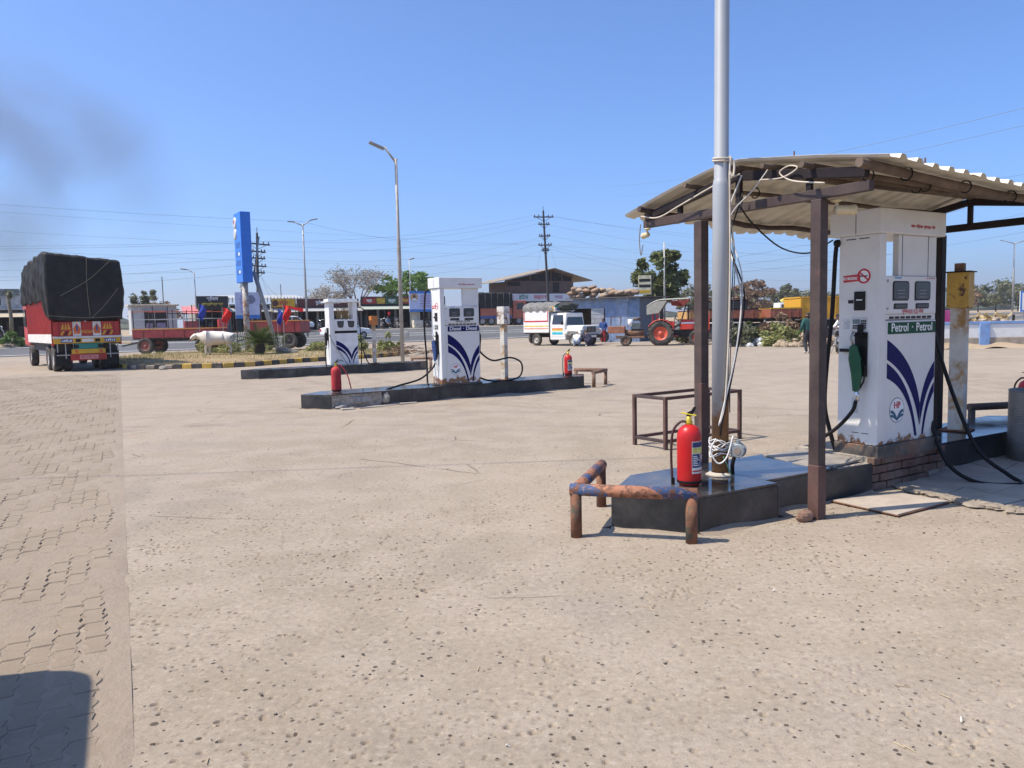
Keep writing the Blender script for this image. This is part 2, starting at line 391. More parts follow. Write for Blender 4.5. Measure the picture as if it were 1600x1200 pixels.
# ------------------------------------------------------------------ paver strip along the left
PA = Vector((-.453, .891)).normalized(); PB = Vector((-PA.y, PA.x)); PE = Vector((-1.49, 2.73))     # along, to the left, a point on the edge
def paver_mesh(name, h=.03):
    L, W_ = .215, .105; pts = []
    k = .012                                                      # zigzag long sides
    for x, y in ((0, 0), (W_, 0)): pass
    right = [(W_, 0), (W_ + k, L * .25), (W_ - k, L * .5 - .01), (W_ - k, L * .5 + .01), (W_ + k, L * .75), (W_, L)]
    left = [(0, L), (k, L * .75), (-k, L * .5 + .01), (-k, L * .5 - .01), (k, L * .25), (0, 0)]
    pts = right + left; n = len(pts); c = Vector((W_ / 2, L / 2))
    ins = [((x - c.x) * .9 + c.x, (y - c.y) * .955 + c.y) for x, y in pts]
    vs = [(x, y, -h) for x, y in pts] + [(x, y, -.006) for x, y in pts] + [(x, y, 0) for x, y in ins]
    fs = [tuple(range(2 * n, 3 * n))] + [(r * n + i, r * n + (i + 1) % n, (r + 1) * n + (i + 1) % n, (r + 1) * n + i) for r in (0, 1) for i in range(n)]
    me = bpy.data.meshes.new(name); me.from_pydata(vs, [], fs); me.materials.append(PAVE); me.update(); return me, vs, fs
def pave_mat():
    m, t, p = new_mat('dusty pavers'); g = nd(t, 'ShaderNodeNewGeometry').outputs['Position']
    c = mix(t, ramp(t, noise(t, g, .5, 5), .3, .7), (.245, .198, .148), (.305, .248, .188))
    c = mix(t, mul(t, ramp(t, noise(t, g, 5, 6, .7), .4, .75), .6), c, (.345, .282, .215)); c = mix(t, mul(t, noise(t, g, 160, 3), .5), c, (.2, .16, .12))
    lk(t, c, p.inputs['Base Color']); p.inputs['Roughness'].default_value = .95; p.inputs['Specular IOR Level'].default_value = .1
    bump(t, p, mul(t, noise(t, g, 70, 5, .7), noise(t, g, 9, 4), 'ADD'), .55, .012); return m
PAVE = pave_mat()
pav = bpy.data.objects.new('paved_strip', None); COL.objects.link(pav); struct(pav)
pm, pvs, pfs = paver_mesh('paver'); pitch_b, pitch_a = .1125, .224; rz = math.atan2(PB.y, PB.x) - PI
spots = []
for i in range(0, 50):
    for j in range(-4, 125):
        o = PE + PB * (.07 + .02 * math.sin(j * .9) * (i == 0) + i * pitch_b) + PA * (j * pitch_a + (pitch_a / 2 if i % 2 else 0))
        px = o.x / max(o.y, .1)
        if o.y < 2.0 or o.y > 27 or px < -.74: continue
        spots.append((o.y, o))
spots.sort(key=lambda q: q[0]); bigv = []; bigf = []
Rz = rotm(math.atan2(-PA.x, PA.y)); n0 = len(pvs)
for k, (yy, o) in enumerate(spots):
    z = .0075 + random.gauss(0, .0018) - (.004 if random.random() < .06 else 0); tx, ty = random.gauss(0, .009), random.gauss(0, .009)
    if k < 300:
        q = bpy.data.objects.new('paver', pm); COL.objects.link(q); q.parent = pav
        q.location = (o.x - PB.x * 0, o.y, z); q.rotation_euler = (tx, ty, math.atan2(-PA.x, PA.y) + random.gauss(0, .008)); q.scale = (-1, 1, 1)
    else:
        E_ = Euler((tx, ty, 0)).to_matrix(); base = len(bigv)
        for x, y, zz in pvs:
            v = Rz @ (E_ @ Vector((-x, y, zz))); bigv.append((v.x + o.x, v.y + o.y, v.z + z))
        bigf += [tuple(base + i for i in f[::-1]) for f in pfs]
me = bpy.data.meshes.new('far_pavers'); me.from_pydata(bigv, [], bigf); me.materials.append(PAVE); me.update()
fp = bpy.data.objects.new('far_pavers', me); COL.objects.link(fp); fp.parent = pav; fp['kind'] = 'stuff'
# dirt filling the paver joints and the trough by the slab edge
b = B(); a0 = PE + PA * -1.5 + PB * -.05; 
b.grid(lambda u_, v_: (*(a0 + PA * (29.5 * u_) + PB * (5.2 * v_)), .0028 + .003 * math.sin(u_ * 150 + v_ * 31) + .0022 * math.sin(u_ * 61 - v_ * 47) + min(.003, u_ * .012)), 420, 90)
for i_, v_ in enumerate(b.v):
    if i_ < 421: b.v[i_] = (v_[0], v_[1], .0008)
SANDM = earth_mat('reddish joint sand', (.262, .21, .162), (.32, .263, .205), (.295, .247, .198), 4)
o = b.build('joint_sand', SANDM, pav, smooth=True); o['kind'] = 'stuff'
# ------------------------------------------------------------------ pump islands clad in black granite tiles
def granite_mat(name, rough, dust):
    m, t, p = new_mat(name); c = coords(t)
    col = mix(t, noise(t, c, 60, 3), (.007, .008, .010), (.02, .021, .025))
    smear = noise(t, c, 1.7, 6, .68); f = mul(t, ramp(t, smear, .38, .8), dust)
    col = mix(t, f, col, (.30, .27, .24)); spk = ramp(t, noise(t, c, 30, 5, .8), .66, .74); col = mix(t, mul(t, spk, dust * .8), col, (.36, .30, .24))
    lk(t, col, p.inputs['Base Color'])
    r = nd(t, 'ShaderNodeMapRange'); r.inputs[3].default_value = rough; r.inputs[4].default_value = rough + .45; lk(t, f, r.inputs[0]); lk(t, r.outputs[0], p.inputs['Roughness'])
    bump(t, p, noise(t, c, 3, 3), .05, .02); return m
GTOP = granite_mat('polished granite top', .10, .45); GSIDE = granite_mat('granite facing', .4, .3)
MORTAR = mat('crumbling mortar', (.33, .29, .24), .95, var=.3, vs=14, bmp=1., bs=30)
BRICK = mat('old red brick', (.115, .055, .038), .9, var=.35, vs=7, dust=.45, bmp=.6, bs=50)
def clip(poly, s0, s1):
    def half(P, keep, cut):
        out = []
        for i in range(len(P)):
            a, b = P[i], P[(i + 1) % len(P)]; ka, kb = keep(a[0]), keep(b[0])
            if ka: out.append(a)
            if ka != kb: f = (cut - a[0]) / (b[0] - a[0]); out.append((cut, a[1] + (b[1] - a[1]) * f))
        return out
    P = half(poly, lambda x: x >= s0, s0); return half(P, lambda x: x <= s1, s1) if P else P
def tile_box(b, a, c, z0, z1, th=.02):
    """a facing tile along edge a->c (outside to the right of the edge)"""
    d = Vector((c[0] - a[0], c[1] - a[1], 0)); L = d.length; d.normalize(); nrm = Vector((d.y, -d.x, 0))
    mid = Vector(((a[0] + c[0]) / 2, (a[1] + c[1]) / 2, (z0 + z1) / 2)) - nrm * th / 2
    return b.box(mid, (L, th, z1 - z0), Matrix((d, -nrm, Vector((0, 0, 1)))).transposed())
def island(name, label, loc, ang, pieces, hgt=.28, skip=()):
    t = thing(name, label, 'pump island', (loc[0], loc[1], 0), ang, 'pump islands')
    core = B()
    for pc in pieces:
        cx = sum(p[0] for p in pc) / len(pc); cy = sum(p[1] for p in pc) / len(pc)
        core.prism([(cx + (x - cx) * .975, cy + (y - cy) * .955) for x, y in pc], -.02, hgt - .022)
    core.build('core', MORTAR, t)
    dm = B()                                                      # sand banked against the foot of the tiles
    for pc in pieces:
        for i in range(len(pc)):
            a, c = Vector(pc[i]), Vector(pc[(i + 1) % len(pc)]); d = (c - a).normalized(); nr = Vector((d.y, -d.x)); L = (c - a).length; n = max(2, int(L / .08))
            dm.grid(lambda u, v: (*(a + d * (L * u) + nr * (-.03 + (.04 + .10 * (.5 + .5 * math.sin(u * L * 7 + i) * math.sin(u * L * 2.3 + 1))) * v)), (.028 + .022 * math.sin(u * L * 5 + 2 * i)) * (1 - v) ** 1.5 - .003 * v), n, 4)
    dm.build('sand_drift', SANDM, t, smooth=True)['kind'] = 'stuff'
    for pi, pc in enumerate(pieces):
        xs = [p[0] for p in pc]; s = min(xs)
        while s < max(xs) - .02:
            e = s + .9
            if max(xs) - e < .25: e = max(xs)
            P = clip(pc, s + .0015, e - .0015); s = e
            if len(P) < 3 or ('top', pi, round(s, 1)) in skip: continue
            b = B(); b.prism(P, hgt - .02, hgt + random.uniform(-.0015, .0015)); b.build('top_slab', GTOP, t, bev=.003, seg=1)
        for i in range(len(pc)):
            a, c = Vector(pc[i]), Vector(pc[(i + 1) % len(pc)]); L = (c - a).length; n = max(1, round(L / .62))
            for k in range(n):
                if (pi, i, k) in skip or (pi, i) in skip: continue
                q0 = a.lerp(c, (k + .004) / n); q1 = a.lerp(c, (k + 1 - .004) / n)
                b = B(); tile_box(b, q0, q1, -.015, hgt - .0215); b.build('side_tile', GSIDE, t, bev=.002, seg=1)
    return t
A1 = R(31.5); O1 = (1.35, 5.53)
P1 = lambda s, t, z=0: fr(O1, A1, s, t, z)
isl1 = island('pump_island', 'black granite tiled island under the tin canopy beside the petrol pump', O1, A1,
    [[(0, 0), (.82, -.03), (.82, .9), (.12, .91), (-.41, .51)], [(.8205, .09), (2.2, .07), (2.2, .88), (.8205, .9)], [(3.35, .22), (6.05, .2), (6.35, .6), (5.95, .98), (3.35, .95)]],
    skip={(0, 1), (1, 3), (1, 1), (2, 4), ('top', 1, 2.2)})
# the tile that hides the step between the two widths, then the bare brick base under the pump
b = B(); tile_box(b, (.845, -.028), (.845, .09), -.015, .26); b.build('side_tile', GSIDE, isl1, bev=.002, seg=1)
b = B(); b.bx(2.21, 3.345, .13, .9, -.02, .3); b.build('brick_core', MORTAR, isl1)
for row in range(4):
    s = 2.205 + (0 if row % 2 else -.0)
    first = True
    while s < 3.32:
        L = .115 if (first and row % 2) else .225; first = False; L = min(L, 3.345 - s)
        if not (row == 0 and s > 2.9):
            b = B(); b.box((s + L / 2, .115 + random.uniform(-.012, .012), .036 + row * .078), (L - .012, .09, .066), rotm(random.gauss(0, .02)))
            b.build('brick', BRICK, isl1, bev=.006)
        s += L
# loose broken top slab pieces beside the pump
for i, (s, t_, a, P) in enumerate(((1.55, .12, .03, [(0, 0), (.62, .02), (.6, .3), (.3, .34), (.02, .3)]), (1.6, .5, -.04, [(0, 0), (.56, -.03), (.55, .3), (.05, .33)]))):
    b = B(); b.prism(P, 0, .018); o = b.build('broken_slab', mat('broken dusty slab', (.2, .19, .175), .6, dust=.7, var=.3), isl1, bev=.003); o.location = (s, t_, .262 + i * .004); o.rotation_euler = (R(1.5), R(-1), a)

A2 = R(33.2); O2 = (-3.4, 14.34); P2 = lambda s, t, z=0: fr(O2, A2, s, t, z)
A3 = R(32); O3 = (-7.54, 22.87); P3 = lambda s, t, z=0: fr(O3, A3, s, t, z)
shape2 = [[(0, 0), (1.05, 0), (1.05, .9), (.12, .91), (-.41, .51)], [(1.051, 0), (6.05, 0), (6.45, .5), (6.0, .9), (1.051, .9)]]
isl2 = island('pump_island', 'black granite island with a broken rubble corner, under the diesel pump', O2, A2, shape2, skip={(0, 0), (0, 1), (1, 4)})
isl3 = island('pump_island', 'farthest black granite island, beneath the rearmost fuel pump', O3, A3, [[(0, 0), (5.3, 0), (5.75, .5), (5.3, .9), (.12, .91), (-.41, .51)]])
# rubble showing in the broken stretch of the middle island
CONCR = mat('raw concrete', (.34, .31, .27), .95, var=.25, vs=9, bmp=1.0, bs=18)
for (s, t_, z, d, rz_) in ((.62, .10, .12, (.62, .2, .2), .05), (1.12, .05, .13, (.16, .16, .22), .3), (.12, .12, .1, (.14, .18, .17), -.2), (.22, .02, .03, (.28, .14, .09), .4), (.0, .13, .05, (.12, .1, .1), .7)):
    b = B(); b.ell((0, 0, 0), (d[0] * .55, d[1] * .6, d[2] * .6), 12, 8, jit=.14); o = b.build('rubble', CONCR, isl2); o.location = (s, t_, z); o.rotation_euler = (random.uniform(-.2, .2), 0, rz_)
tilebit = mat('fallen tile piece', (.35, .31, .265), .8, dust=.4)
for k, (s, t_, P) in enumerate(((.45, -.28, [(0, 0), (.5, .05), (.95, .2), (.35, .16)]), (1.3, -.2, [(0, 0), (.4, .02), (.5, .16), (.1, .14)]), (.1, -.3, [(0, 0), (.25, -.04), (.3, .1), (.04, .14)]), (.32, -.12, [(0, 0), (.18, .02), (.12, .12)]))):
    b = B(); b.prism(P, 0, .018); o = b.build('tile_shard', tilebit); o.location = P2(s, t_, .004 + .001 * k); o.rotation_euler = (.03, .02, A2 + .1 * k)
    tag(o, ['long pale tile shard lying before the broken middle island', 'tile shard farthest right before the middle island', 'small tile shard lying by the end tile of the middle island', 'smallest tile chip before the rubble of the middle island'][k], 'tile shard', 'fallen tile shards')

# ------------------------------------------------------------------ fuel pumps
PUMPW = mat('pump white enamel', (.70, .70, .68), .38, var=.05, vs=2, dust=.2, col2=(.22, .09, .03), amt=.5, s2=9, soft=.05, z2=(.1, .3))
PUMPW2 = mat('pump door enamel', (.68, .685, .67), .35, var=.04, vs=2, dust=.18)
NAVY = mat('navy decal', (.003, .005, .085), .5, var=.06, spec=.12); GREEN = mat('green decal', (.004, .07, .036), .5, var=.06, spec=.2); REDP = mat('red print', (.48, .015, .03), .5, var=.05)
BLACKP = mat('black plastic', (.007, .007, .008), .45, dust=.03, spec=.2); WHITEP = mat('white print', (.8, .8, .78), .5, var=.02); GREYP = mat('grey label print', (.33, .34, .35), .6, var=.25, vs=60)
NOZG = mat('green nozzle grip', (.005, .075, .03), .4); NOZB = mat('blue nozzle grip', (.02, .05, .16), .45); TEAL = mat('teal decal', (.02, .12, .2), .5)
def qb(p0, p1, p2, n=14): return [(p0[0] * (1 - t) ** 2 + 2 * p1[0] * t * (1 - t) + p2[0] * t * t, p0[1] * (1 - t) ** 2 + 2 * p1[1] * t * (1 - t) + p2[1] * t * t) for t in [i / n for i in range(n + 1)]]
BANDS = [(((0, .03), (.55, .22), (.70, .68)), ((0, .22), (.52, .40), (.697, .9))), (((0, .255), (.5, .43), (.645, 1.)), ((0, .40), (.47, .52), (.595, 1.))),
         (((1, .27), (.78, .42), (.703, .68)), ((1, .43), (.80, .56), (.706, .9))), (((1, .48), (.80, .64), (.745, 1.)), ((1, .58), (.84, .72), (.785, 1.)))]
def swoosh(parent, x0, x1, z0, z1, y):
    for o_, i_ in BANDS:
        a, c = qb(*o_), qb(*i_); n = len(a); f = lambda q: (x0 + (x1 - x0) * q[0], y, z1 - (z1 - z0) * q[1])
        b = B(); b.add([f(q) for q in a] + [f(q) for q in c], [(i, i + 1, n + i + 1, n + i) for i in range(n - 1)]); b.build('swoosh', NAVY, parent, solid=.001)
def logo(parent, x, z, y, r):
    b = B(); b.disc((x, y, z), r, 'y', 28); b.build('logo_ring', NAVY, parent); b = B(); b.disc((x, y - .0012, z), r * .95, 'y', 28); b.build('logo_field', WHITEP, parent)
    text('HP', r * .72, REDP, parent, (x, y - .0026, z + r * .38), name='logo_letters', bold=r * .02)
    for sg in (-1, 1):
        for k, (w0, w1) in enumerate(((.0, .26), (.36, .56))):
            top = qb((sg * .92, .02 - w0), (sg * .4, .1 - w0), (0, -.62 - w0 * .3)); bot = qb((sg * .93, .02 - w1 + .05), (sg * .42, -.02 - w1), (0, -.80 - w0 * .2)); n = len(top)
            b = B(); b.add([(x + r * .95 * q[0], y - .0024, z + r * q[1]) for q in top + bot], [(i, i + 1, n + i + 1, n + i) for i in range(n - 1)]); b.build('logo_wing', TEAL, parent)
def rrect(x0, x1, z0, z1, r, n=4, cut=(1, 1, 1, 1)):
    out = []
    for (cx, cz, a, k) in ((x1 - r, z1 - r, 0, cut[0]), (x0 + r, z1 - r, PI / 2, cut[1]), (x0 + r, z0 + r, PI, cut[2]), (x1 - r, z0 + r, 1.5 * PI, cut[3])):
        if not k: out.append((cx + r * (1 if math.cos(a + PI / 4) > 0 else -1), cz + r * (1 if math.sin(a + PI / 4) > 0 else -1))); continue
        for i in range(n + 1): out.append((cx + r * math.cos(a + PI / 2 * i / n), cz + r * math.sin(a + PI / 2 * i / n)))
    return out
def hose(name, pts, parent, r=.016, m=None, n=10): b = B(); b.tube(bez(pts, n), r, 10); return b.build(name, m or black, parent, smooth=True)
def nozzle(parent, loc, grip, rz=0):
    """spout into the holster, grip, lever guard"""
    n = bpy.data.objects.new('nozzle', None); COL.objects.link(n); n.parent = parent; n.location = loc; n.rotation_euler = (0, 0, rz)
    b = B(); b.yprism([(-.03, -.2), (.03, -.215), (.045, -.06), (.07, .08), (.06, .2), (.0, .21), (-.035, .09), (-.045, -.04)], -.03, .03); b.build('grip', grip, n, bev=.014)
    b = B(); b.tube([(.03, 0, .19), (.055, 0, .27), (.03, 0, .33)], .012, 8); b.build('spout', steel, n, smooth=True)
    b = B(); b.tube([(-.035, 0, .07), (-.075, 0, .0), (-.06, 0, -.12), (-.03, 0, -.18)], .008, 6); b.build('lever_guard', BLACKP, n, smooth=True)
    b = B(); b.cyl((-.0, 0, -.2), (-.012, 0, -.3), .02, .017); b.build('swivel', chrome, n, smooth=True); return n
def pump(label, loc, rz, fuel, strip_m, grip, rc0, base, dial=False, lean=0):
    p = thing('fuel_pump', label, 'fuel pump', loc, rz, 'fuel pumps', ry=lean)
    b0 = base; W = .93; D = .40; top = 2.0; ztop = 2.22; zc = 1.63
    B().bx(-.02, W + .02, -.025, D + .02, 0, b0).build('base_frame', mat('pump base steel', (.03, .03, .032), .6, col2=(.14, .06, .03), amt=.5, dust=.3), p, bev=.004)
    B().bx(0, .10, 0, D, b0, top).build('side_column', PUMPW, p, bev=.008)
    B().bx(.1015, W, .022, D - .01, b0, 1.23).build('lower_panel', PUMPW, p, bev=.006)
    door = B().bx(.1015, W - .03, .008, D - .01, 1.29, zc).build('meter_door', PUMPW2, p, bev=.006)
    B().bx(.11, W - .03, .03, D - .02, 1.2315, 1.2885).build('sill', PUMPW2, p)
    B().bx(W - .029, W, .03, D - .01, 1.2315, zc).build('edge_trim', PUMPW2, p, bev=.003)
    B().bx(rc0, W, .03, .09, zc + .001, top).build('upper_column', PUMPW2, p, bev=.006); B().bx(W - .12, W, .0915, D - .02, zc + .001, top).build('rear_column', PUMPW2, p, bev=.006)
    if rc0 < .4:
        for x in (rc0 + .05, W - .14): B().bx(x, x + .006, .028, .0305, zc + .004, top - .002).build('panel_seam', BLACKP, p)
    B().bx(-.02, W + .07, -.02, D + .09, top + .0005, ztop).build('head', PUMPW2, p, bev=.012)
    B().bx(-.0212, -.0195, .22, .225, top + .01, ztop - .01).build('head_seam', BLACKP, p)
    text('बचत  विश्वास  गुणवत्ता  सेवा', .034, REDP, p, (.62, -.022, top + .075), bold=.0008)
    # door windows
    for x in (.21, .55):
        for (z0, z1, r) in ((1.41, 1.585, .03), (1.335, 1.385, .015)):
            dx = .02 if r < .02 else 0; b = B(); P = rrect(x + dx, x + .25 - dx, z0, z1, r, cut=(0, 1, 0, 1) if r < .02 else (1, 1, 0, 1)); b.yprism(P, .004, .0078); fw = b.build('window', BLACKP, door)
            P2_ = rrect(x + dx + .012, x + .238 - dx, z0 + .01, z1 - .01, r * .8); b = B(); b.yprism(P2_, .002, .0038); b.build('pane', glass, fw)
            if r > .02:
                b = B()
                for q in range(3): b.bx(x + .07, x + .18, .0014, .0018, z0 + .03 + .03 * q, z0 + .034 + .03 * q)
                b.build('display_figures', GREYP, fw)
    for z in (1.34, 1.585): b = B(); b.lathe([(.0, 0), (.012, .0), (.012, .006), (0, .008)], 12, (.135, .0085, z), 'y'); q = b.build('latch', steel, door); q.scale = (1, -1, 1); q.location = (0, .017, 0)
    b = B(); b.bx(.24, .34, .0062, .0075, 1.607, 1.62); b.build('maker_mark', mat('pale blue print', (.1, .28, .5), .5), door)
    b = B(); [b.bx(.74 + k * .035, .765 + k * .035, .0062, .0075, 1.607, 1.62) for k in range(4)]; b.build('serial_mark', mat('pale red print', (.5, .2, .2), .5), door)
    text('गुणवत्ता (Q) सेवा', .05, REDP if strip_m is GREEN else BLACKP, door, (.53, .0066, 1.312), bold=.0006)
    for k in range(8): B().bx(.2 + k * .085, .265 + k * .085, .026, .0298, 1.247, 1.268).build('vent_slot', BLACKP, p)
    B().bx(.1016, .1036 + .75, .0285, .0297, 1.2345, 1.242).build('door_gap', BLACKP, p)
    # fuel name strip, swoosh, emblem
    B().bx(.17, W - .012, .018, .0215, 1.11, 1.215).build('fuel_strip', strip_m, p)
    for wd, x in ((fuel, .35), ('·', .545), (fuel, .735)): text(wd, .108, WHITEP, p, (x, .0172, 1.165), bold=.0016)
    swoosh(p, .165, W - .012, b0 + .035, 1.09, .0205); logo(p, .33, b0 + .30, .0212, .115)
    b = B(); [b.bx(.2 + k * .03, .222 + k * .03, .0208, .0214, b0 + .025 + .01 * math.sin(k), b0 + .038 + .01 * math.sin(k * 2)) for k in range(9)]; b.build('small_print', GREYP, p)
    # end face: sign, reader, keypad, holster
    E_ = (PI / 2, 0, -PI / 2)                                     # text on the -x face
    b = B(); b.box((-.0012, .27, 1.62), (.0016, .17, .062), rotm(rx=R(-3))); b.build('no_smoking_band', REDP, p)
    text('NO SMOKING', .036, WHITEP, p, (-.0028, .285, 1.618), (PI / 2, R(-3) * 0, -PI / 2), sx=.62, bold=.001)
    b = B(); b.lathe([(.066, -.0022), (.066, 0), (.05, 0), (.05, -.0022), (.066, -.0022)], 30, (0, .15, 1.635), 'x'); b.build('no_smoking_ring', REDP, p)
    b = B(); b.disc((-.0011, .15, 1.635), .051, 'x', 24); b.build('no_smoking_field', WHITEP, p)
    b = B(); b.box((-.0018, .15, 1.635), (.001, .075, .011)); b.build('cigarette', BLACKP, p)
    b = B(); b.box((-.0026, .15, 1.635), (.001, .1, .014), rotm(rx=R(40))); b.build('no_smoking_bar', REDP, p)
    B().bx(-.012, -.0005, .13, .24, 1.33, 1.50).build('card_reader', BLACKP, p, bev=.006); B().bx(-.0135, -.0122, .155, .215, 1.42, 1.428).build('card_slot', chrome, p); B().bx(-.006, -.0005, .25, .3, 1.395, 1.425).build('reader_tag', BLACKP, p)
    kp = B().bx(-.006, -.0005, .11, .26, 1.155, 1.265).build('keypad', mat('keypad plate', (.55, .56, .56), .5, dust=.1), p, bev=.002)
    B().bx(-.0078, -.0062, .18, .25, 1.21, 1.25).build('keypad_screen', mat('lcd', (.13, .17, .19), .3), kp)
    for r_ in range(4):
        for c_ in range(3): B().bx(-.009, -.0062, .118 + c_ * .019, .132 + c_ * .019, 1.165 + r_ * .021, 1.18 + r_ * .021).build('key', BLACKP, kp)
    for r_ in range(2):
        for c_ in range(3): B().bx(-.009, -.0062, .185 + c_ * .023, .202 + c_ * .023, 1.165 + r_ * .019, 1.179 + r_ * .019).build('key', BLACKP, kp)
    for (y0, y1, z0, z1) in ((.28, .35, 1.16, 1.26), (.19, .255, b0 + .28, b0 + .43)):
        q = B().bx(-.0018, -.0004, y0, y1, z0, z1).build('notice', mat('notice paper', (.55, .56, .56), .6), p)
        b = B(); [b.bx(-.0026, -.002, y0 + .006, y1 - .006 - .015 * (k % 3), z0 + .008 + k * .013, z0 + .013 + k * .013) for k in range(int((z1 - z0 - .01) / .013))]; b.build('printed_lines', GREYP, q)
    for k in range(2): B().bx(-.0015, -.0004, .1 + .13 * k, .2 + .13 * k, top - .035, top - .027).build('vent_slot', BLACKP, p); B().bx(-.0015, -.0004, .08 + .1 * k, .15 + .1 * k, b0 + .1, b0 + .106).build('vent_slot', BLACKP, p)
    h = B().bx(-.016, -.0005, .10, .225, b0 + .62, b0 + 1.02).build('nozzle_holster', BLACKP, p, bev=.006)
    B().bx(-.05, -.0162, .115, .21, b0 + .98, b0 + 1.0).build('holster_lip', BLACKP, h, bev=.004); B().bx(-.045, -.016, .22, .36, b0 + .84, b0 + .87).build('holster_arm', BLACKP, h, bev=.004); B().bx(-.03, -.0162, .135, .19, b0 + 1.0, b0 + 1.09).build('holster_top', BLACKP, h, bev=.004)
    nozzle(p, (-.062, .165, b0 + .70), grip, rz=PI / 2 + .35)
    return p
pump1 = pump('white petrol pump with green strip and nozzle under the tin canopy', P1(2.27, .08, .285), A1, 'Petrol', GREEN, NOZG, .33, .115)
pump2 = pump('white diesel pump with navy strip on the broken middle island', P2(2.42, .1, .281), A2, 'Diesel', NAVY, NOZB, .55, .03)
# hoses of pump 1: from the head down past the post, up to the nozzle; and the far side loop lying on the ground
hose('hose', [(.03, .42, 1.95), (.01, .445, 1.88), (-.0, .47, 1.3), (-.03, .5, .8), (-.05, .5, .45), (-.03, .46, .22), (.02, .43, .02)], pump1, .02)
hose('hose', [(-.068, .165, .52), (-.085, .19, .42), (-.1, .33, .26), (-.12, .5, .13), (-.1, .62, .05), (.02, .68, .03)], pump1, .017)
hose('hose', [(W_ := .98, .3, 1.93), (1.02, .22, 1.75), (1.04, .1, 1.1), (1.08, -.1, .45), (1.12, -.3, -.0), (1.2, -.52, -.2), (1.22, -.62, -.258), (1.1, -.66, -.262), (.9, -.4, -.255), (.86, -.15, -.1), (.92, .05, .3), (.95, .1, .75)], pump1, .018)
B().lathe([(.0, -.04), (.032, -.04), (.036, 0), (.032, .05), (0, .05)], 12, (.02, .42, 1.95), 'x').build('hose_union', BLACKP, pump1, smooth=True)
B().lathe([(.0, -.03), (.03, -.03), (.03, .05), (0, .05)], 12, (.95, .3, 1.93), 'x').build('hose_union', chrome, pump1, smooth=True)
b = B(); b.yprism([(.935, .42), (.97, .42), (1.03, .6), (1.07, .86), (1.06, .87), (.935, .78)], .08, .2); b.build('nozzle_guard', BLACKP, pump1, bev=.01)
b = B(); b.tube(bez([(1.07, .14, .9), (1.0, .14, .84), (.94, .14, .72)]), .012, 8); b.build('spare_nozzle', darksteel, pump1, smooth=True)
# hoses of pump 2
hose('hose', [(-.04, .4, 1.98), (-.12, .42, 1.88), (-.16, .42, 1.2), (-.16, .36, .55), (-.2, .28, .1), (-.22, .2, .02)], pump2, .019)
hose('hose', [(-.07, .165, .46), (-.12, .2, .36), (-.4, .2, .16), (-.9, .15, .06), (-1.2, .1, .0)], pump2, .019)
hose('hose', [(.94, .3, 1.98), (1.05, .28, 1.8), (1.08, .24, 1.45), (1.0, .22, 1.1), (.97, .22, .9)], pump2, .019)
hose('hose', [(.96, .15, .78), (1.02, .1, .62), (1.3, .1, .46), (1.75, .1, .5), (2.05, .12, .36), (2.0, .12, .08), (1.6, .1, .0), (1.2, .1, .03), (.98, .12, .1)], pump2, .019)
nozzle(pump2, (.98, .15, .85), BLACKP, rz=-PI / 2)

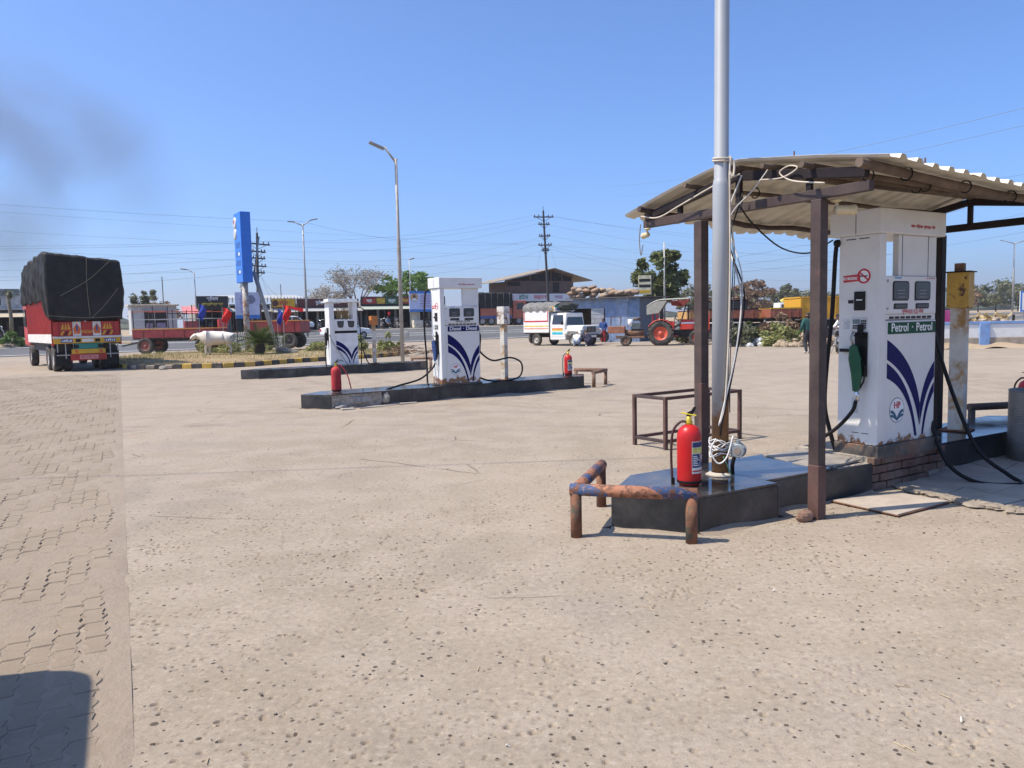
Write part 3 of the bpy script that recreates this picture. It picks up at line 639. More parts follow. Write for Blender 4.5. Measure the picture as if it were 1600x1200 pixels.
def pump_old(label, loc, rz):
    p = thing('fuel_pump', label, 'fuel pump', loc, rz, 'fuel pumps')
    W = .93; D = .42; m = mat('old pump enamel', (.74, .74, .72), .4, dust=.16, col2=(.2, .1, .05), amt=.2, s2=8)
    B().bx(0, .16, 0, D, .02, 2.0).build('side_column', m, p, bev=.008); B().bx(W - .15, W, 0, D, 1.4, 2.0).build('side_column', m, p, bev=.008)
    B().bx(.1615, W, .02, D - .01, .02, 1.02).build('lower_panel', m, p, bev=.006); door = B().bx(.1615, W - .01, .01, D - .01, 1.1, 1.46).build('meter_door', m, p, bev=.006)
    B().bx(.17, W - .01, .03, D - .02, 1.021, 1.099).build('gap_strip', BLACKP, p)
    b = B(); b.prism([(-.1, -.05), (W + .1, -.05), (W + .1, D + .05), (-.1, D + .05)], 2.0, 2.03); b.prism([(-.02, 0), (W + .02, 0), (W + .02, D), (-.02, D)], 2.03, 2.11); b.build('head_tray', m, p, bev=.006)
    for x in (.25, .60):
        b = B(); b.yprism([(x, 1.41), (x + .02, 1.25), (x + .05, 1.2), (x + .18, 1.2), (x + .21, 1.25), (x + .23, 1.41)], .004, .0095); q = b.build('window', BLACKP, door); b = B(); b.yprism([(x + .02, 1.4), (x + .035, 1.26), (x + .06, 1.215), (x + .17, 1.215), (x + .195, 1.26), (x + .21, 1.4)], .002, .0038); b.build('pane', glass, q)
    swoosh(p, .2, W - .02, .06, .82, .0185)
    b = B(); b.tube(bez([(.25, .01, .12), (.32, .0, .17), (.4, .01, .12)]), .012, 6); b.build('scrawl', TEAL, p)
    B().bx(-.03, -.0005, .1, .25, .8, 1.2).build('nozzle_holster', BLACKP, p, bev=.006); nozzle(p, (-.07, .18, .85), BLACKP, PI / 2)
    hose('hose', [(-.08, .18, .6), (-.14, .1, .3), (-.15, -.02, .0), (-.05, -.1, -.2), (.15, -.12, -.24)], p, .018); hose('hose', [(W + .05, .2, 1.9), (W + .12, .15, 1.4), (W + .14, .1, .5), (W + .08, .0, .1), (W + .05, -.08, -.22), (W + .25, -.1, -.25), (W + .45, -.08, -.18), (W + .3, .05, .1), (W + .18, .1, .5)], p, .018)
    hose('hose', [(-.02, .02, 1.0), (.1, -.03, .7), (.45, -.05, .15), (.6, -.08, -.12), (.5, -.1, -.24)], p, .014, steel)
    b = B()                                                       # dry grass stuffed in the open top
    for k in range(90):
        a = (random.uniform(.3, .75), random.uniform(.08, .3), 1.46); c = (a[0] + random.uniform(-.16, .16), a[1] + random.uniform(-.08, .08), 1.46 + random.uniform(.1, .42)); b.bar(a, c, .008)
    b.build('straw_nest', mat('straw', (.38, .25, .11), .9, var=.3), p); return p
pump3 = pump_old('older white pump with straw nest in its open top, on farthest island', P3(2.3, .22, .281), A3)

# ------------------------------------------------------------------ pipe barriers at the island noses
def pipe_paint():
    m, t, p = new_mat('flaking barrier paint'); c = coords(t); sx = nd(t, 'ShaderNodeSeparateXYZ'); lk(t, c, sx.inputs[0])
    al = mul(t, mul(t, sx.outputs[0], sx.outputs[1], 'ADD'), sx.outputs[2], 'ADD')
    wv = mul(t, mul(t, al, 14.), noise(t, c, 5), 'ADD'); bands = nd(t, 'ShaderNodeMath', operation='SINE'); lk(t, wv, bands.inputs[0])
    f = ramp(t, bands.outputs[0], .25, .4); n = noise(t, c, 18, 8, .75)
    col = mix(t, f, (.34, .14, .075), (.035, .075, .17)); col = mix(t, ramp(t, n, .47, .58), col, (.13, .055, .028)); col = mix(t, mul(t, ramp(t, noise(t, c, 45, 5), .55, .7), .8), col, (.42, .22, .13))
    lk(t, col, p.inputs['Base Color']); p.inputs['Roughness'].default_value = .75; bump(t, p, n, .5, .006); return m
PIPE = pipe_paint(); PIPE2 = mat('rusty barrier leg', (.17, .075, .04), .85, var=.4, vs=9, col2=(.06, .075, .055), amt=.45, s2=6, bmp=.5, bs=60)
def barrier(label, loc, rz, pts, zr=.35, r=.045, ms=(PIPE, PIPE2)):
    t = thing('pipe_barrier', label, 'pipe barrier', loc, rz, 'pipe barriers at the island ends')
    for i in range(len(pts) - 1):
        a = Vector((*pts[i], zr)); c = Vector((*pts[i + 1], zr)); d = (c - a).normalized()
        b = B(); b.tube([a - d * (r * .9 if i == 0 else 0), c + d * r * .9], r, 16); b.build('rail', ms[0], t, smooth=False)
    for x, y in pts: b = B(); b.cyl((x, y, -.03), (x, y, zr - r * .5), r * .93, n=16); b.build('leg', ms[1], t)
    for o in children(t):
        o.data.polygons.foreach_set('use_smooth', [len(p.vertices) == 4 for p in o.data.polygons])
    return t
barrier('orange and blue flaking pipe barrier at the nose of the nearest island', (0, 0, 0), 0, [(1.245, 5.32), (.45, 5.55), (.74, 6.45)])
q = lambda P, *a: [P(*x)[:2] for x in a]
RB = mat('brown rusty pipe', (.15, .07, .04), .85, var=.35, vs=6, dust=.25)
barrier('low rusty pipe barrier at the far right end of the middle island', (0, 0, 0), 0, q(P2, (6.3, -.05), (6.95, .3), (6.6, 1.0)), ms=(RB, RB))
barrier('rusty pipe barrier at the end of the farthest island', (0, 0, 0), 0, q(P3, (5.65, -.05), (6.05, .45), (5.5, 1.1)), ms=(RB, RB))
DK = mat('dark brown pipe', (.03, .018, .015), .7, var=.3, dust=.15)
barrier('dark brown pipe barrier beyond the steel drum', (0, 0, 0), 0, q(P1, (5.72, 1.06), (6.5, .75), (6.2, .05)), zr=.4, ms=(DK, DK))

# ------------------------------------------------------------------ fire extinguishers
EXL = [(.02, .035, .12), (.62, .58, .16), (.5, .05, .05), (.75, .74, .7), (.03, .06, .2), (.7, .68, .55)]
def extinguisher(label, loc, rz, sc=1., lab=True, plain=False):
    t = thing('fire_extinguisher', label, 'fire extinguisher', loc, rz, 'fire extinguishers', sc=sc)
    r = .092
    B().lathe([(0, .012), (r * .78, .0), (r * .95, .02), (r, .055), (r, .36), (r * .97, .395), (r * .82, .435), (r * .5, .46), (.022, .468), (0, .468)], 28).build('body', red_enamel if not plain else mat('faded red cover', (.42, .02, .025), .7, var=.2, bmp=.5, bs=25), t, smooth=True)
    B().lathe([(r + .001, .02), (r + .0025, .025), (r + .0025, .035), (r + .001, .04)], 28).build('strap', BLACKP, t, smooth=True)
    if lab:
        lb = B(); lb.lathe([(r + .0009, .1), (r + .0009, .345)], 16, a0=R(-62), a1=R(38)); L = lb.build('label_sheet', mat('label paper', (.72, .70, .62), .5), t, smooth=True)
        for k, (a0, a1, z0, z1, c) in enumerate(((-60, 36, .30, .34, 0), (-60, 36, .255, .297, 1), (-60, -18, .145, .25, 0), (-14, 36, .195, .25, 2), (-14, 36, .145, .19, 4), (-60, 36, .112, .125, 2))):
            b = B(); b.lathe([(r + .0019, z0), (r + .0019, z1)], 10, a0=R(a0), a1=R(a1)); b.build('label_block', mat('label ink %d' % c, EXL[c], .5, var=.3, vs=40), L, smooth=True)
        for k in range(6): b = B(); b.lathe([(r + .0028, .16 + .014 * k), (r + .0028, .166 + .014 * k)], 8, a0=R(-56), a1=R(-24 - 6 * (k % 3))); b.build('label_line', WHITEP, L)
        for k in range(3): b = B(); b.lathe([(r + .0028, .205), (r + .0028, .24)], 4, a0=R(-10 + k * 15), a1=R(1 + k * 15)); b.build('label_pictogram', WHITEP, L)
    B().lathe([(.0, .46), (.026, .46), (.028, .485), (.02, .5), (.02, .525), (0, .53)], 14).build('valve', mat('brass yellow', (.5, .36, .03), .4, .3), t, smooth=True)
    b = B(); b.box((.0, 0, .545), (.12, .028, .01), rotm(ry=R(8))); b.build('carry_handle', mat('yellow handle', (.55, .42, .02), .5), t, bev=.003)
    b = B(); b.yprism([(-.02, .53), (.02, .53), (.04, .56), (.055, .6), (.04, .605), (.02, .575), (-.01, .56)], -.012, .012); b.build('squeeze_lever', BLACKP, t, bev=.003)
    if not plain:
        b = B(); b.tube(bez([(-.02, -.02, .49), (-.06, -.03, .485), (-.115, -.035, .41), (-.13, -.035, .25), (-.125, -.035, .08), (-.118, -.035, .02)]), [.010] * 60 + [.014], 8); b.build('hose', mat('brown hose', (.06, .025, .022), .5), t, smooth=True)
        b = B(); b.tube([(-.118, -.035, .05), (-.117, -.035, -.0)], .015, 8); b.build('hose_tip', BLACKP, t)
    return t
extinguisher('red fire extinguisher with blue and yellow label on nearest island', (1.375, 5.95, .281), R(-28), 1.02)
e2 = extinguisher('plain faded red fire extinguisher on the broken corner of middle island', P2(.32, .55, .281), .4, 1.05, lab=False, plain=True)
b = B(); b.tube(bez([(.02, 0, .5), (.1, -.02, .47), (.2, -.05, .3), (.26, -.06, .04)]), .011, 8); b.build('hose', mat('pink red hose', (.5, .03, .04), .5), e2, smooth=True)
extinguisher('small red extinguisher with white label at right end of middle island', P2(6.02, .55, .281), R(-40), 1.02)
extinguisher('red extinguisher half hidden behind the ribbed steel drum', P1(5.85, .5, .281), R(-60), 1.02)
# ------------------------------------------------------------------ tin canopy over the petrol pump
BROWN = mat('brown primer steel', (.04, .022, .021), .62, var=.25, vs=6, dust=.12, col2=(.08, .036, .028), amt=.35, s2=7)
BROWN2 = mat('reddish primer steel', (.085, .037, .03), .65, var=.25, vs=6, dust=.1)
DKB = mat('dark truss paint', (.014, .010, .012), .6, var=.2, dust=.03, spec=.2)
SHEET = mat('weathered tin sheet', (.60, .56, .47), .6, .15, var=.14, vs=2, col2=(.3, .22, .13), amt=.2, s2=3, soft=.3, dust=.15)
BAMBOO = mat('grey brown pole', (.12, .085, .062), .8, var=.3, vs=8)
can = thing('canopy', 'open tin roofed canopy on brown steel posts above petrol pump', 'canopy', (O1[0], O1[1], 0), A1)
prof = [(-.80, 2.65), (-.3, 2.735), (.25, 2.825), (.45, 2.862), (.6, 2.872), (.75, 2.862), (1.2, 2.765), (1.6, 2.68), (1.98, 2.60)]
def roofz(s, t):
    for (a, za), (c, zc) in zip(prof, prof[1:]):
        if a <= t <= c: z = za + (zc - za) * (t - a) / (c - a); break
    else: z = prof[0][1] if t < 0 else prof[-1][1]
    k = (s - 1.0)
    if t < .6: z -= .055 * k * (.6 - t) / 1.4 * (1 if k < 2 else 2 / max(k, .1)) * 1.0
    else: z -= (.11 * math.sin(min(k / 2.6, 1) * PI / 2)) * (t - .6) / 1.4 + .015 * math.sin(k * 5) * (t - .6)
    return z
def rib(s):                                                       # trapezoid ribs every 0.2 m
    x = (s / .2) % 1; h = .032
    return h * (0 if x < .5 else ((x - .5) / .12 if x < .62 else (1 if x < .85 else (1 - (x - .85) / .12 if x < .97 else 0))))
def sheet(s0, s1, t0, t1, dz, lab=None):
    cuts = [s0]; k = math.floor(s0 / .2)
    while True:
        for f_ in (.5, .62, .85, .97):
            x = (k + f_) * .2
            if s0 < x < s1: cuts.append(x)
        k += 1
        if k * .2 > s1: break
    cuts.append(s1); ts_ = np.linspace(t0, t1, 11); b = B(); n = len(cuts)
    for t in ts_:
        for s in cuts: b.v.append((s + .01 * math.sin(t * 3 + s), t, roofz(s, t) + rib(s) + dz + .006 * math.sin(s * 9 + t * 4)))
    b.f = [(j * n + i, j * n + i + 1, (j + 1) * n + i + 1, (j + 1) * n + i) for j in range(10) for i in range(n - 1)]; b.m = [0] * len(b.f)
    return b.build('roof_sheet', SHEET, can, solid=.003)
for i, (s0, s1) in enumerate(((.98, 2.1), (2.0, 3.1), (3.0, 4.1), (4.0, 4.98))):
    sheet(s0, s1, -.82 - .02 * (i % 2), .68, .004 * (i % 2) + .006); sheet(s0, s1, .58, 1.98 + .03 * (i % 2), .004 * (i % 2))
def post(s, t, z0, z1, base=True, m=BROWN):
    B().bx(s - .046, s + .046, t - .046, t + .046, z0, z1).build('post', m, can, bev=.006)
post(1.08, -.19, .0, 2.46); post(.99, .95, .0, 2.43); post(4.7, .92, .27, 2.44, m=DKB); post(4.7, -.55, .0, 2.44)
# lower sleeve of the front post and its splice
B().bx(1.08 - .058, 1.08 + .04, -.19 - .058, -.19 + .04, -.02, .42).build('post_sleeve', BROWN2, can, bev=.006)
B().bx(.99 - .056, .99 + .02, .95 - .056, .95 - .02, -.02, 1.0).build('post_sleeve', BROWN2, can, bev=.006)
for s in (1.08, 4.7):
    ml = DKB if s > 2 else BROWN
    for (a, c, wd, m) in (((1.78, 2.50), (-.62, 2.50), .075, BROWN), ((1.74, 2.56), (.6, 2.765), .07, DKB), ((.6, 2.765), (-.6, 2.595), .075, DKB), ((.6, 2.53), (.6, 2.76), .05, DKB), ((-.1, 2.53), (-.1, 2.64), .045, DKB), ((1.3, 2.53), (1.3, 2.62), .045, DKB)):
        off = -.02 if a[1] > 2.52 and a[0] != c[0] else 0
        b = B(); b.bar((s + off, a[0], a[1]), (s + off, c[0], c[1]), wd * .8, wd); b.build('truss_member', m if s < 2 else DKB, can, bev=.004)
for (t, dz, r) in ((-.62, -.045, .042), (-.18, -.045, .036), (.2, -.05, .034), (.58, -.055, .045), (1.05, -.05, .034), (1.68, -.05, .042)):
    pts = [(s, t + .02 * math.sin(s * 2 + t * 5), roofz(s, t) + dz) for s in np.linspace(.9, 5.0, 12)]
    b = B(); b.tube(pts, [r * (.82 if t < -.5 else .66) * (1 + .08 * math.sin(i * 2.1)) for i in range(12)], 10); b.build('purlin', BAMBOO if t != 1.68 else BROWN, can)
for (s, t) in [(1.5, -.62), (2.3, -.62), (3.0, -.62), (1.7, -.18), (2.5, -.18), (1.5, .2), (2.2, .2), (3.0, .2), (2.7, 1.05), (1.8, 1.05)]:
    b = B(); z = roofz(s, t) - .045; b.tube([(s, t + .048 * math.cos(a), z + .048 * math.sin(a)) for a in np.linspace(0, 2 * PI, 13)], .006, 6); b.build('tie_wire', BLACKP, can)
for (s, t) in [(1.15, .1), (1.12, .9), (2.2, .1), (1.6, -.7), (3.1, -.6)]: b = B(); b.cyl((s, t, roofz(s, t) + .02), (s, t, roofz(s, t) + .085), .006); b.build('roof_bolt', rustm, can)

# light bulb holder hanging by the pump
bh = thing('hanging_bulb_holder', 'small bulb holder hanging on a cord beside the petrol pump', 'bulb holder', P1(2.05, .55, 2.05), 0)
B().tube([(0, 0, .42), (0, 0, .13)], .004, 6).build('cord', BLACKP, bh); B().lathe([(0, .13), (.012, .13), (.014, .08), (.02, .06), (0, .06)], 12).build('holder', mat('old bakelite', (.2, .14, .09), .5), bh, smooth=True); B().lathe([(0, -.02), (.018, 0), (.024, .03), (.014, .058), (0, .06)], 12).build('bulb', mat('old bulb', (.35, .28, .2), .3), bh, smooth=True)
# two security cameras
CREAM = mat('yellowed camera plastic', (.62, .52, .31), .5, dust=.15)
def cctv(label, loc, rz, sc=1):
    t = thing('security_camera', label, 'security camera', loc, rz, 'security cameras on the canopy', sc=sc)
    B().lathe([(0, .0), (.05, 0), (.055, -.015), (.02, -.03), (0, -.03)], 16).build('mount', CREAM, t, smooth=True); b = B(); b.tube([(0, 0, -.02), (.01, 0, -.07), (.03, 0, -.09)], .018, 8); b.build('bracket', CREAM, t, smooth=True)
    c = B().lathe([(0, -.03), (.042, -.03), (.045, 0), (.045, .13), (.04, .14), (0, .14)], 16, (.02, 0, -.1), 'x').build('barrel', CREAM, t, smooth=True); B().lathe([(.046, .11), (.05, .14), (.05, .165), (.047, .165), (.044, .135)], 16, (.02, 0, -.1), 'x').build('visor', CREAM, c, smooth=True); B().lathe([(0, .1425), (.03, .1425), (.03, .1405), (0, .1405)], 16, (.02, 0, -.1), 'x').build('lens', glass, c); return t
cctv('cream security camera under the canopy chord by the front post', P1(1.17, -.27, 2.455), A1 - .5, .8); cctv('smaller yellowed camera under the left end of canopy truss', P1(1.05, 1.72, 2.455), A1 + 1.2, .6)

# ------------------------------------------------------------------ silver lamp pole standing on the nearest island
def pole_mat():
    m, t, p = new_mat('silver pole paint'); c = coords(t); sx = nd(t, 'ShaderNodeSeparateXYZ'); lk(t, c, sx.inputs[0])
    side = ramp(t, sx.outputs[0], -.03, .07); low = ramp(t, sx.outputs[2], 1.0, .25, False)
    f = mul(t, mul(t, low, 1.), mul(t, noise(t, c, 5, 7, .7), mul(t, side, .35), 'ADD'), 'MULTIPLY'); f = ramp(t, f, .22, .42)
    col = mix(t, noise(t, c, 3, 6), (.30, .315, .33), (.41, .425, .435)); col = mix(t, mul(t, ramp(t, noise(t, c, 9, 6), .5, .75), .3), col, (.35, .33, .30))
    col = mix(t, f, col, mix(t, noise(t, c, 14, 6), (.13, .05, .02), (.36, .20, .09))); lk(t, col, p.inputs['Base Color'])
    p.inputs['Roughness'].default_value = .5; p.inputs['Metallic'].default_value = .15; return m
SILV = pole_mat()
lp = thing('lamp_pole', 'tall silver steel pole with rusty foot on the nearest island', 'lamp pole', (1.71, 6.29, .28), 0, ry=R(.25))
B().lathe([(.0, 0), (.068, 0), (.068, 2.36), (.062, 2.40), (.0575, 2.41), (.0575, 5.4), (.053, 5.45), (.052, 8.2), (0, 8.2)], 24).build('shaft', SILV, lp, smooth=True)
B().tube([(0, 0, 8.1), (-.3, -.3, 8.6), (-.7, -.7, 8.8)], .03, 8).build('arm', SILV, lp, smooth=True); b = B(); b.box((-.95, -.95, 8.86), (.7, .25, .08), rotm(PI / 4)); b.build('lamp_head', steel, lp, bev=.03)
B().lathe([(.11, 0), (.12, .004), (.09, .02), (.073, .028)], 20).build('cement_collar', mat('cement dab', (.42, .37, .3), .9, bmp=.5), lp, smooth=True)
ROPE = mat('old white rope', (.55, .49, .40), .85, dust=.3); WIREW = mat('white cable', (.62, .61, .58), .5, dust=.12); WIREG = mat('grey cable', (.22, .2, .19), .6)
for z in (2.555, 2.575): b = B(); b.tube([(.068 * math.cos(a), .068 * math.sin(a), z + .012 * math.sin(a)) for a in np.linspace(0, 2 * PI, 17)], .008, 6); b.build('rope_wrap', ROPE, lp, smooth=True)
b = B(); b.tube(bez([(.05, -.05, 2.58), (.085, -.06, 2.52), (.075, -.07, 2.42), (.05, -.06, 2.47), (.06, -.06, 2.57)]), .009, 6); b.build('rope_knot', ROPE, lp, smooth=True)
def cable(label, pts, r, m, name='hanging_cable'):
    b = B(); b.tube(bez(pts, 8), r, 6); o = b.build(name, m, None, smooth=True); return tag(o, label, 'cable', 'cables hung about the pole and canopy')
px_, py_ = 1.71, 6.29
cable('pale rope hanging straight down the front of silver pole', [(px_ + .06, py_ - .06, 2.8), (px_ + .062, py_ - .068, 2.0), (px_ + .05, py_ - .07, 1.4), (px_ + .02, py_ - .078, .9), (px_ - .02, py_ - .078, .72)], .008, ROPE, 'hanging_rope')
cable('white cable from canopy truss slanting down to the silver pole', [P1(1.0, .5, 2.75), P1(.98, .62, 2.5), P1(.95, .66, 2.35), (px_ + .16, py_ - .02, 1.8), (px_ + .12, py_ - .06, 1.35), (px_ + .03, py_ - .078, .95), (px_ - .03, py_ - .074, .7)], .007, WIREW)
cable('black cable hanging from canopy truss past the silver pole', [P1(.99, .48, 2.6), P1(.97, .6, 2.2), (px_ + .2, py_ - .0, 1.75), (px_ + .1, py_ - .06, 1.2), (px_ - .0, py_ - .08, .75), (px_ - .02, py_ - .078, .62)], .007, BLACKP)
cable('thin white cable looping from truss apex to the rope bundle', [P1(1.0, .2, 2.78), P1(.98, .35, 2.62), P1(.96, .6, 2.38), (px_ + .19, py_ + .03, 1.9), (px_ + .13, py_ - .05, 1.4)], .005, WIREW)
cable('white rope running along the left canopy rafter', [P1(1.0, 1.75, 2.57), P1(.99, 1.5, 2.53), P1(.98, 1.2, 2.6), P1(.98, .75, 2.72), P1(.98, .5, 2.76)], .007, ROPE, 'hanging_rope')
cable('loose rope loop at the front of the canopy truss', [P1(.99, -.3, 2.56), P1(.985, -.02, 2.62), P1(.98, .1, 2.70), P1(.985, .02, 2.74), P1(.985, -.06, 2.71), P1(.98, .08, 2.66), P1(.99, .3, 2.68)], .006, ROPE, 'hanging_rope')
cable('dark cable sagging from the truss to the pump head', [P1(1.0, .52, 2.5), P1(1.15, .5, 2.35), P1(1.5, .5, 2.17), P1(1.9, .52, 2.14), P1(2.2, .5, 2.26)], .007, BLACKP)
cable('grey wire dangling from the left end of the canopy truss', [P1(1.0, 1.76, 2.5), P1(1.0, 1.78, 2.35), P1(1.0, 1.76, 2.2), P1(1.01, 1.74, 2.3)], .005, WIREG)
for k, (dx, c) in enumerate(((.095, BLACKP), (.11, WIREG))): cable(['thin black wire down the back of the silver pole', 'thin grey wire beside the silver pole'][k], [P1(.99, .6, 2.4), (px_ + dx + .02, py_ + .03, 2.0), (px_ + dx - .03, py_ - .02, 1.3), (px_ + .075, py_ - .02, .8)], .004, c)
# junction box strapped to the pole foot, with its cable coil
jb = thing('junction_box', 'round grey junction box strapped to the foot of silver pole', 'junction box', (px_ + .12, py_ - .1, .5), R(-25), sc=.85)
JG = mat('grey cast metal', (.25, .29, .31), .5, .2, dust=.2)
B().lathe([(0, -.05), (.06, -.05), (.068, -.04), (.068, .02), (.075, .022), (.075, .04), (.05, .05), (0, .05)], 20, (0, 0, 0), 'y').build('housing', JG, jb, smooth=False, bev=.004)
for a in (.6, 2.2, 3.9, 5.3): B().lathe([(0, -.052), (.012, -.052), (.012, -.04)], 8, (.07 * math.cos(a), 0, .07 * math.sin(a)), 'y').build('lug', JG, jb)
B().lathe([(0, -.054), (.035, -.054), (.035, -.0505), (0, -.0505)], 16, (0, 0, 0), 'y').build('cover_plate', mat('brownish plate', (.25, .2, .16), .6), jb)
B().cyl((-.08, .03, .05), (-.02, .0, .02), .02).build('gland', JG, jb); B().cyl((0, 0, .06), (0, 0, .1), .022).build('gland', JG, jb)
cc = B()
for k in range(9):
    r = random.uniform(.075, .092); z = .47 + k * .011; tl = random.uniform(-.03, .03); cc.tube([(px_ + r * math.cos(a) * (1.15 if math.cos(a) > 0 else 1), py_ + r * math.sin(a), z + tl * math.sin(a + k) + .02 * math.sin(3 * a + k)) for a in np.linspace(0, 2 * PI, 19)], .0045, 6)
tag(cc.build('cable_coil', WIREW, None, smooth=True), 'tangled white cable coil wound round foot of silver pole', 'cable', 'cables hung about the pole and canopy')
cable('white cable loop dangling below the coil at pole foot', [(px_ + .08, py_ - .1, .62), (px_ + .02, py_ - .13, .45), (px_ - .05, py_ - .12, .40), (px_ - .1, py_ - .09, .5), (px_ - .06, py_ - .1, .6)], .007, WIREW)
cable('thin wires hanging from the coil to the island top', [(px_ + .0, py_ - .1, .45), (px_ + .04, py_ - .1, .36), (px_ + .07, py_ - .09, .29)], .005, mat('green wire', (.1, .25, .17), .5))
cable('dark frayed wires at the pole foot beneath the junction box', [(px_ + .1, py_ - .08, .46), (px_ + .08, py_ - .08, .38), (px_ + .09, py_ - .05, .295)], .016, BLACKP)

# ------------------------------------------------------------------ angle iron rack behind the island
rk = thing('steel_rack', 'empty brown angle iron rack standing on the ground behind the island', 'rack', (0, 0, 0))
c4 = [(1.53, 9.57), (1.83, 9.14), (2.94, 9.88), (2.64, 10.31)]; h = .64
for x, y in c4: b = B(); b.box((x, y, h / 2), (.042, .042, h), rotm(A1)); b.build('leg', BROWN2, rk, bev=.003)
for z in (h - .02, .10):
    for i in range(4):
        a, c = c4[i], c4[(i + 1) % 4]; b = B(); b.bar((a[0], a[1], z), (c[0], c[1], z), .038, .038); b.build('rail', BROWN2 if i % 2 else BROWN, rk, bev=.003)

# ------------------------------------------------------------------ posts with boxes on the islands
YBOX = mat('rusting yellow box', (.50, .30, .05), .6, var=.2, vs=5, col2=(.10, .045, .02), amt=.42, s2=5, soft=.08, bmp=.2)
YPOST = mat('white post with yellow rust', (.56, .54, .48), .6, var=.12, col2=(.36, .19, .05), amt=.62, s2=1.6, soft=.12, dust=.15)
def box_post(label, loc, rz, zb, zt, w_, bw, ms, cap=True):
    t = thing('meter_post', label, 'meter post', loc, rz, 'square posts with meter boxes')
    B().bx(-w_ / 2, w_ / 2, -w_ / 2, w_ / 2, 0, zb + .01).build('post', ms[0], t, bev=.004)
    bx_ = B().bx(-bw / 2, bw / 2, -bw / 2, bw / 2, zb + .0105, zt).build('box', ms[1], t, bev=.004)
    if cap: B().bx(-bw / 2 - .035, bw / 2 + .02, -bw / 2 - .02, bw / 2 + .02, zt + .0005, zt + .012).build('lid', DKB, bx_); B().bx(-.05, .04, -.04, .05, zt + .0125, zt + .1).build('stub', RB, bx_, bev=.003)
    for z in (zb + .1, zb + .28): B().cyl((bw / 2, -.05, z), (bw / 2 + .01, -.05, z), .014, n=8).build('screw', rustm, bx_)
    B().bx(-w_ / 2 - .07, w_ / 2 + .07, -w_ / 2 - .07, w_ / 2 + .07, .0015, .014).build('foot_plate', rustm, t, bev=.003); return t
mp = box_post('rusty yellow box on a square post right of the petrol pump', P1(4.5, .58, .281), A1 + R(14), 1.33, 1.72, .15, .215, (YPOST, YBOX))
b = B(); [b.ell((.16 + .05 * k, -.05 + .03 * k, .03), (.05, .035, .03), 8, 6, jit=.2) for k in range(3)]; b.ell((.17, -.02, .09), (.03, .03, .05), 8, 6); b.build('valve_fitting', darksteel, mp)
WRUST = mat('white box rusting at its foot', (.66, .64, .6), .6, col2=(.16, .07, .03), amt=.5, s2=4, dust=.15)
box_post('white rust stained box on a leaning post of the middle island', P2(4.2, .5, .281), A2 + .3, 1.22, 1.62, .12, .2, (YPOST, WRUST), cap=False)
OB = mat('orange rust box', (.42, .15, .035), .7, var=.3, col2=(.12, .05, .02), amt=.4, s2=6)
box_post('small orange rusted box on a white post of farthest island', P3(3.8, .3, .281), A3, 1.25, 1.55, .1, .22, (YPOST, OB), cap=False)

# ------------------------------------------------------------------ ribbed drum, steel plate, stones
dr = thing('steel_drum', 'open ribbed galvanised steel drum at right edge by the island', 'drum', (5.50, 7.95, 0), 0)
pf = [(.28, 0)]; z = .0
GALV = mat('dull galvanised tin', (.17, .165, .15), .5, .5, var=.2, vs=6, dust=.3)
while z < .73: pf += [(.28, z), (.285, z + .008), (.28, z + .016)]; z += .027
pf += [(.28, .745), (.286, .75), (.28, .752), (.274, .745), (.274, .03), (0, .03)]
B().lathe(pf, 40).build('shell', GALV, dr, smooth=True)
pl = thing('steel_plate', 'dusty flat steel plate on the ground before the petrol pump', 'plate', (2.69, 6.40, .004), 0)
b = B(); b.prism([(0, 0), (.30, -.51), (.92, -.12), (.66, .24)], .006, .016); b.build('sheet', mat('dusty plate', (.36, .31, .26), .8, var=.15, dust=.4, col2=(.15, .09, .06), amt=.25, s2=4), pl, bev=.002)
b = B(); b.prism([(-.01, .0), (.3, -.52), (.93, -.13), (.90, -.10), (.30, -.48), (.03, .02)], .0, .0055); b.build('rusty_edge', rustm, pl)
st = B(); st.ell((0, 0, 0), (.085, .05, .05), 10, 7, jit=.1); o = st.build('brick_stone', mat('brown stone', (.22, .13, .09), .9, var=.3, bmp=.8, bs=25)); o.location = P1(.93, -.2, .035); o.rotation_euler = (0, 0, A1); tag(o, 'brown stone lying at the foot of the front canopy post', 'stone')
# cracked apron slab with a broken lip, in the canopy shade
ap = bpy.data.objects.new('concrete_apron', None); COL.objects.link(ap); struct(ap)
APM = mat('cracked grey concrete', (.30, .265, .225), .92, var=.2, vs=2.2, dust=.3, bmp=.6, bs=30)
edge = [(3.46, 7.05), (3.56, 6.72), (3.67, 6.46), (3.74, 6.25), (3.88, 6.06), (4.05, 5.93), (4.5, 5.75)]
cellx = [0, .45, .95, 1.4, 2.0, 2.6]
lip = [Vector((x, y, 0)) for x, y in edge]
def up(i, k): return lip[i] + Vector((.853, .522, 0)) * cellx[k] * (1 if k else 1) + Vector((0, 0, 0))
for i in range(len(lip) - 1):
    for k in range(len(cellx) - 1):
        jt = lambda a, b_: Vector((math.sin(a * 12.9 + b_ * 78.2) * .07, math.sin(a * 39.3 + b_ * 11.1) * .06, 0)) if b_ else Vector((0, 0, 0))
        P = [up(i, k) + jt(i, k), up(i, k + 1) + jt(i, k + 1), up(i + 1, k + 1) + jt(i + 1, k + 1), up(i + 1, k) + jt(i + 1, k)]
        c = sum(P, Vector()) / 4; P = [c + (p - c) * (1 - .008 / max(.1, (p - c).length)) for p in P]
        b = B(); b.prism([(p.x, p.y) for p in P][::-1], -.03, .026 + random.uniform(-.006, .006)); b.build('slab_piece', APM, ap, bev=.004)
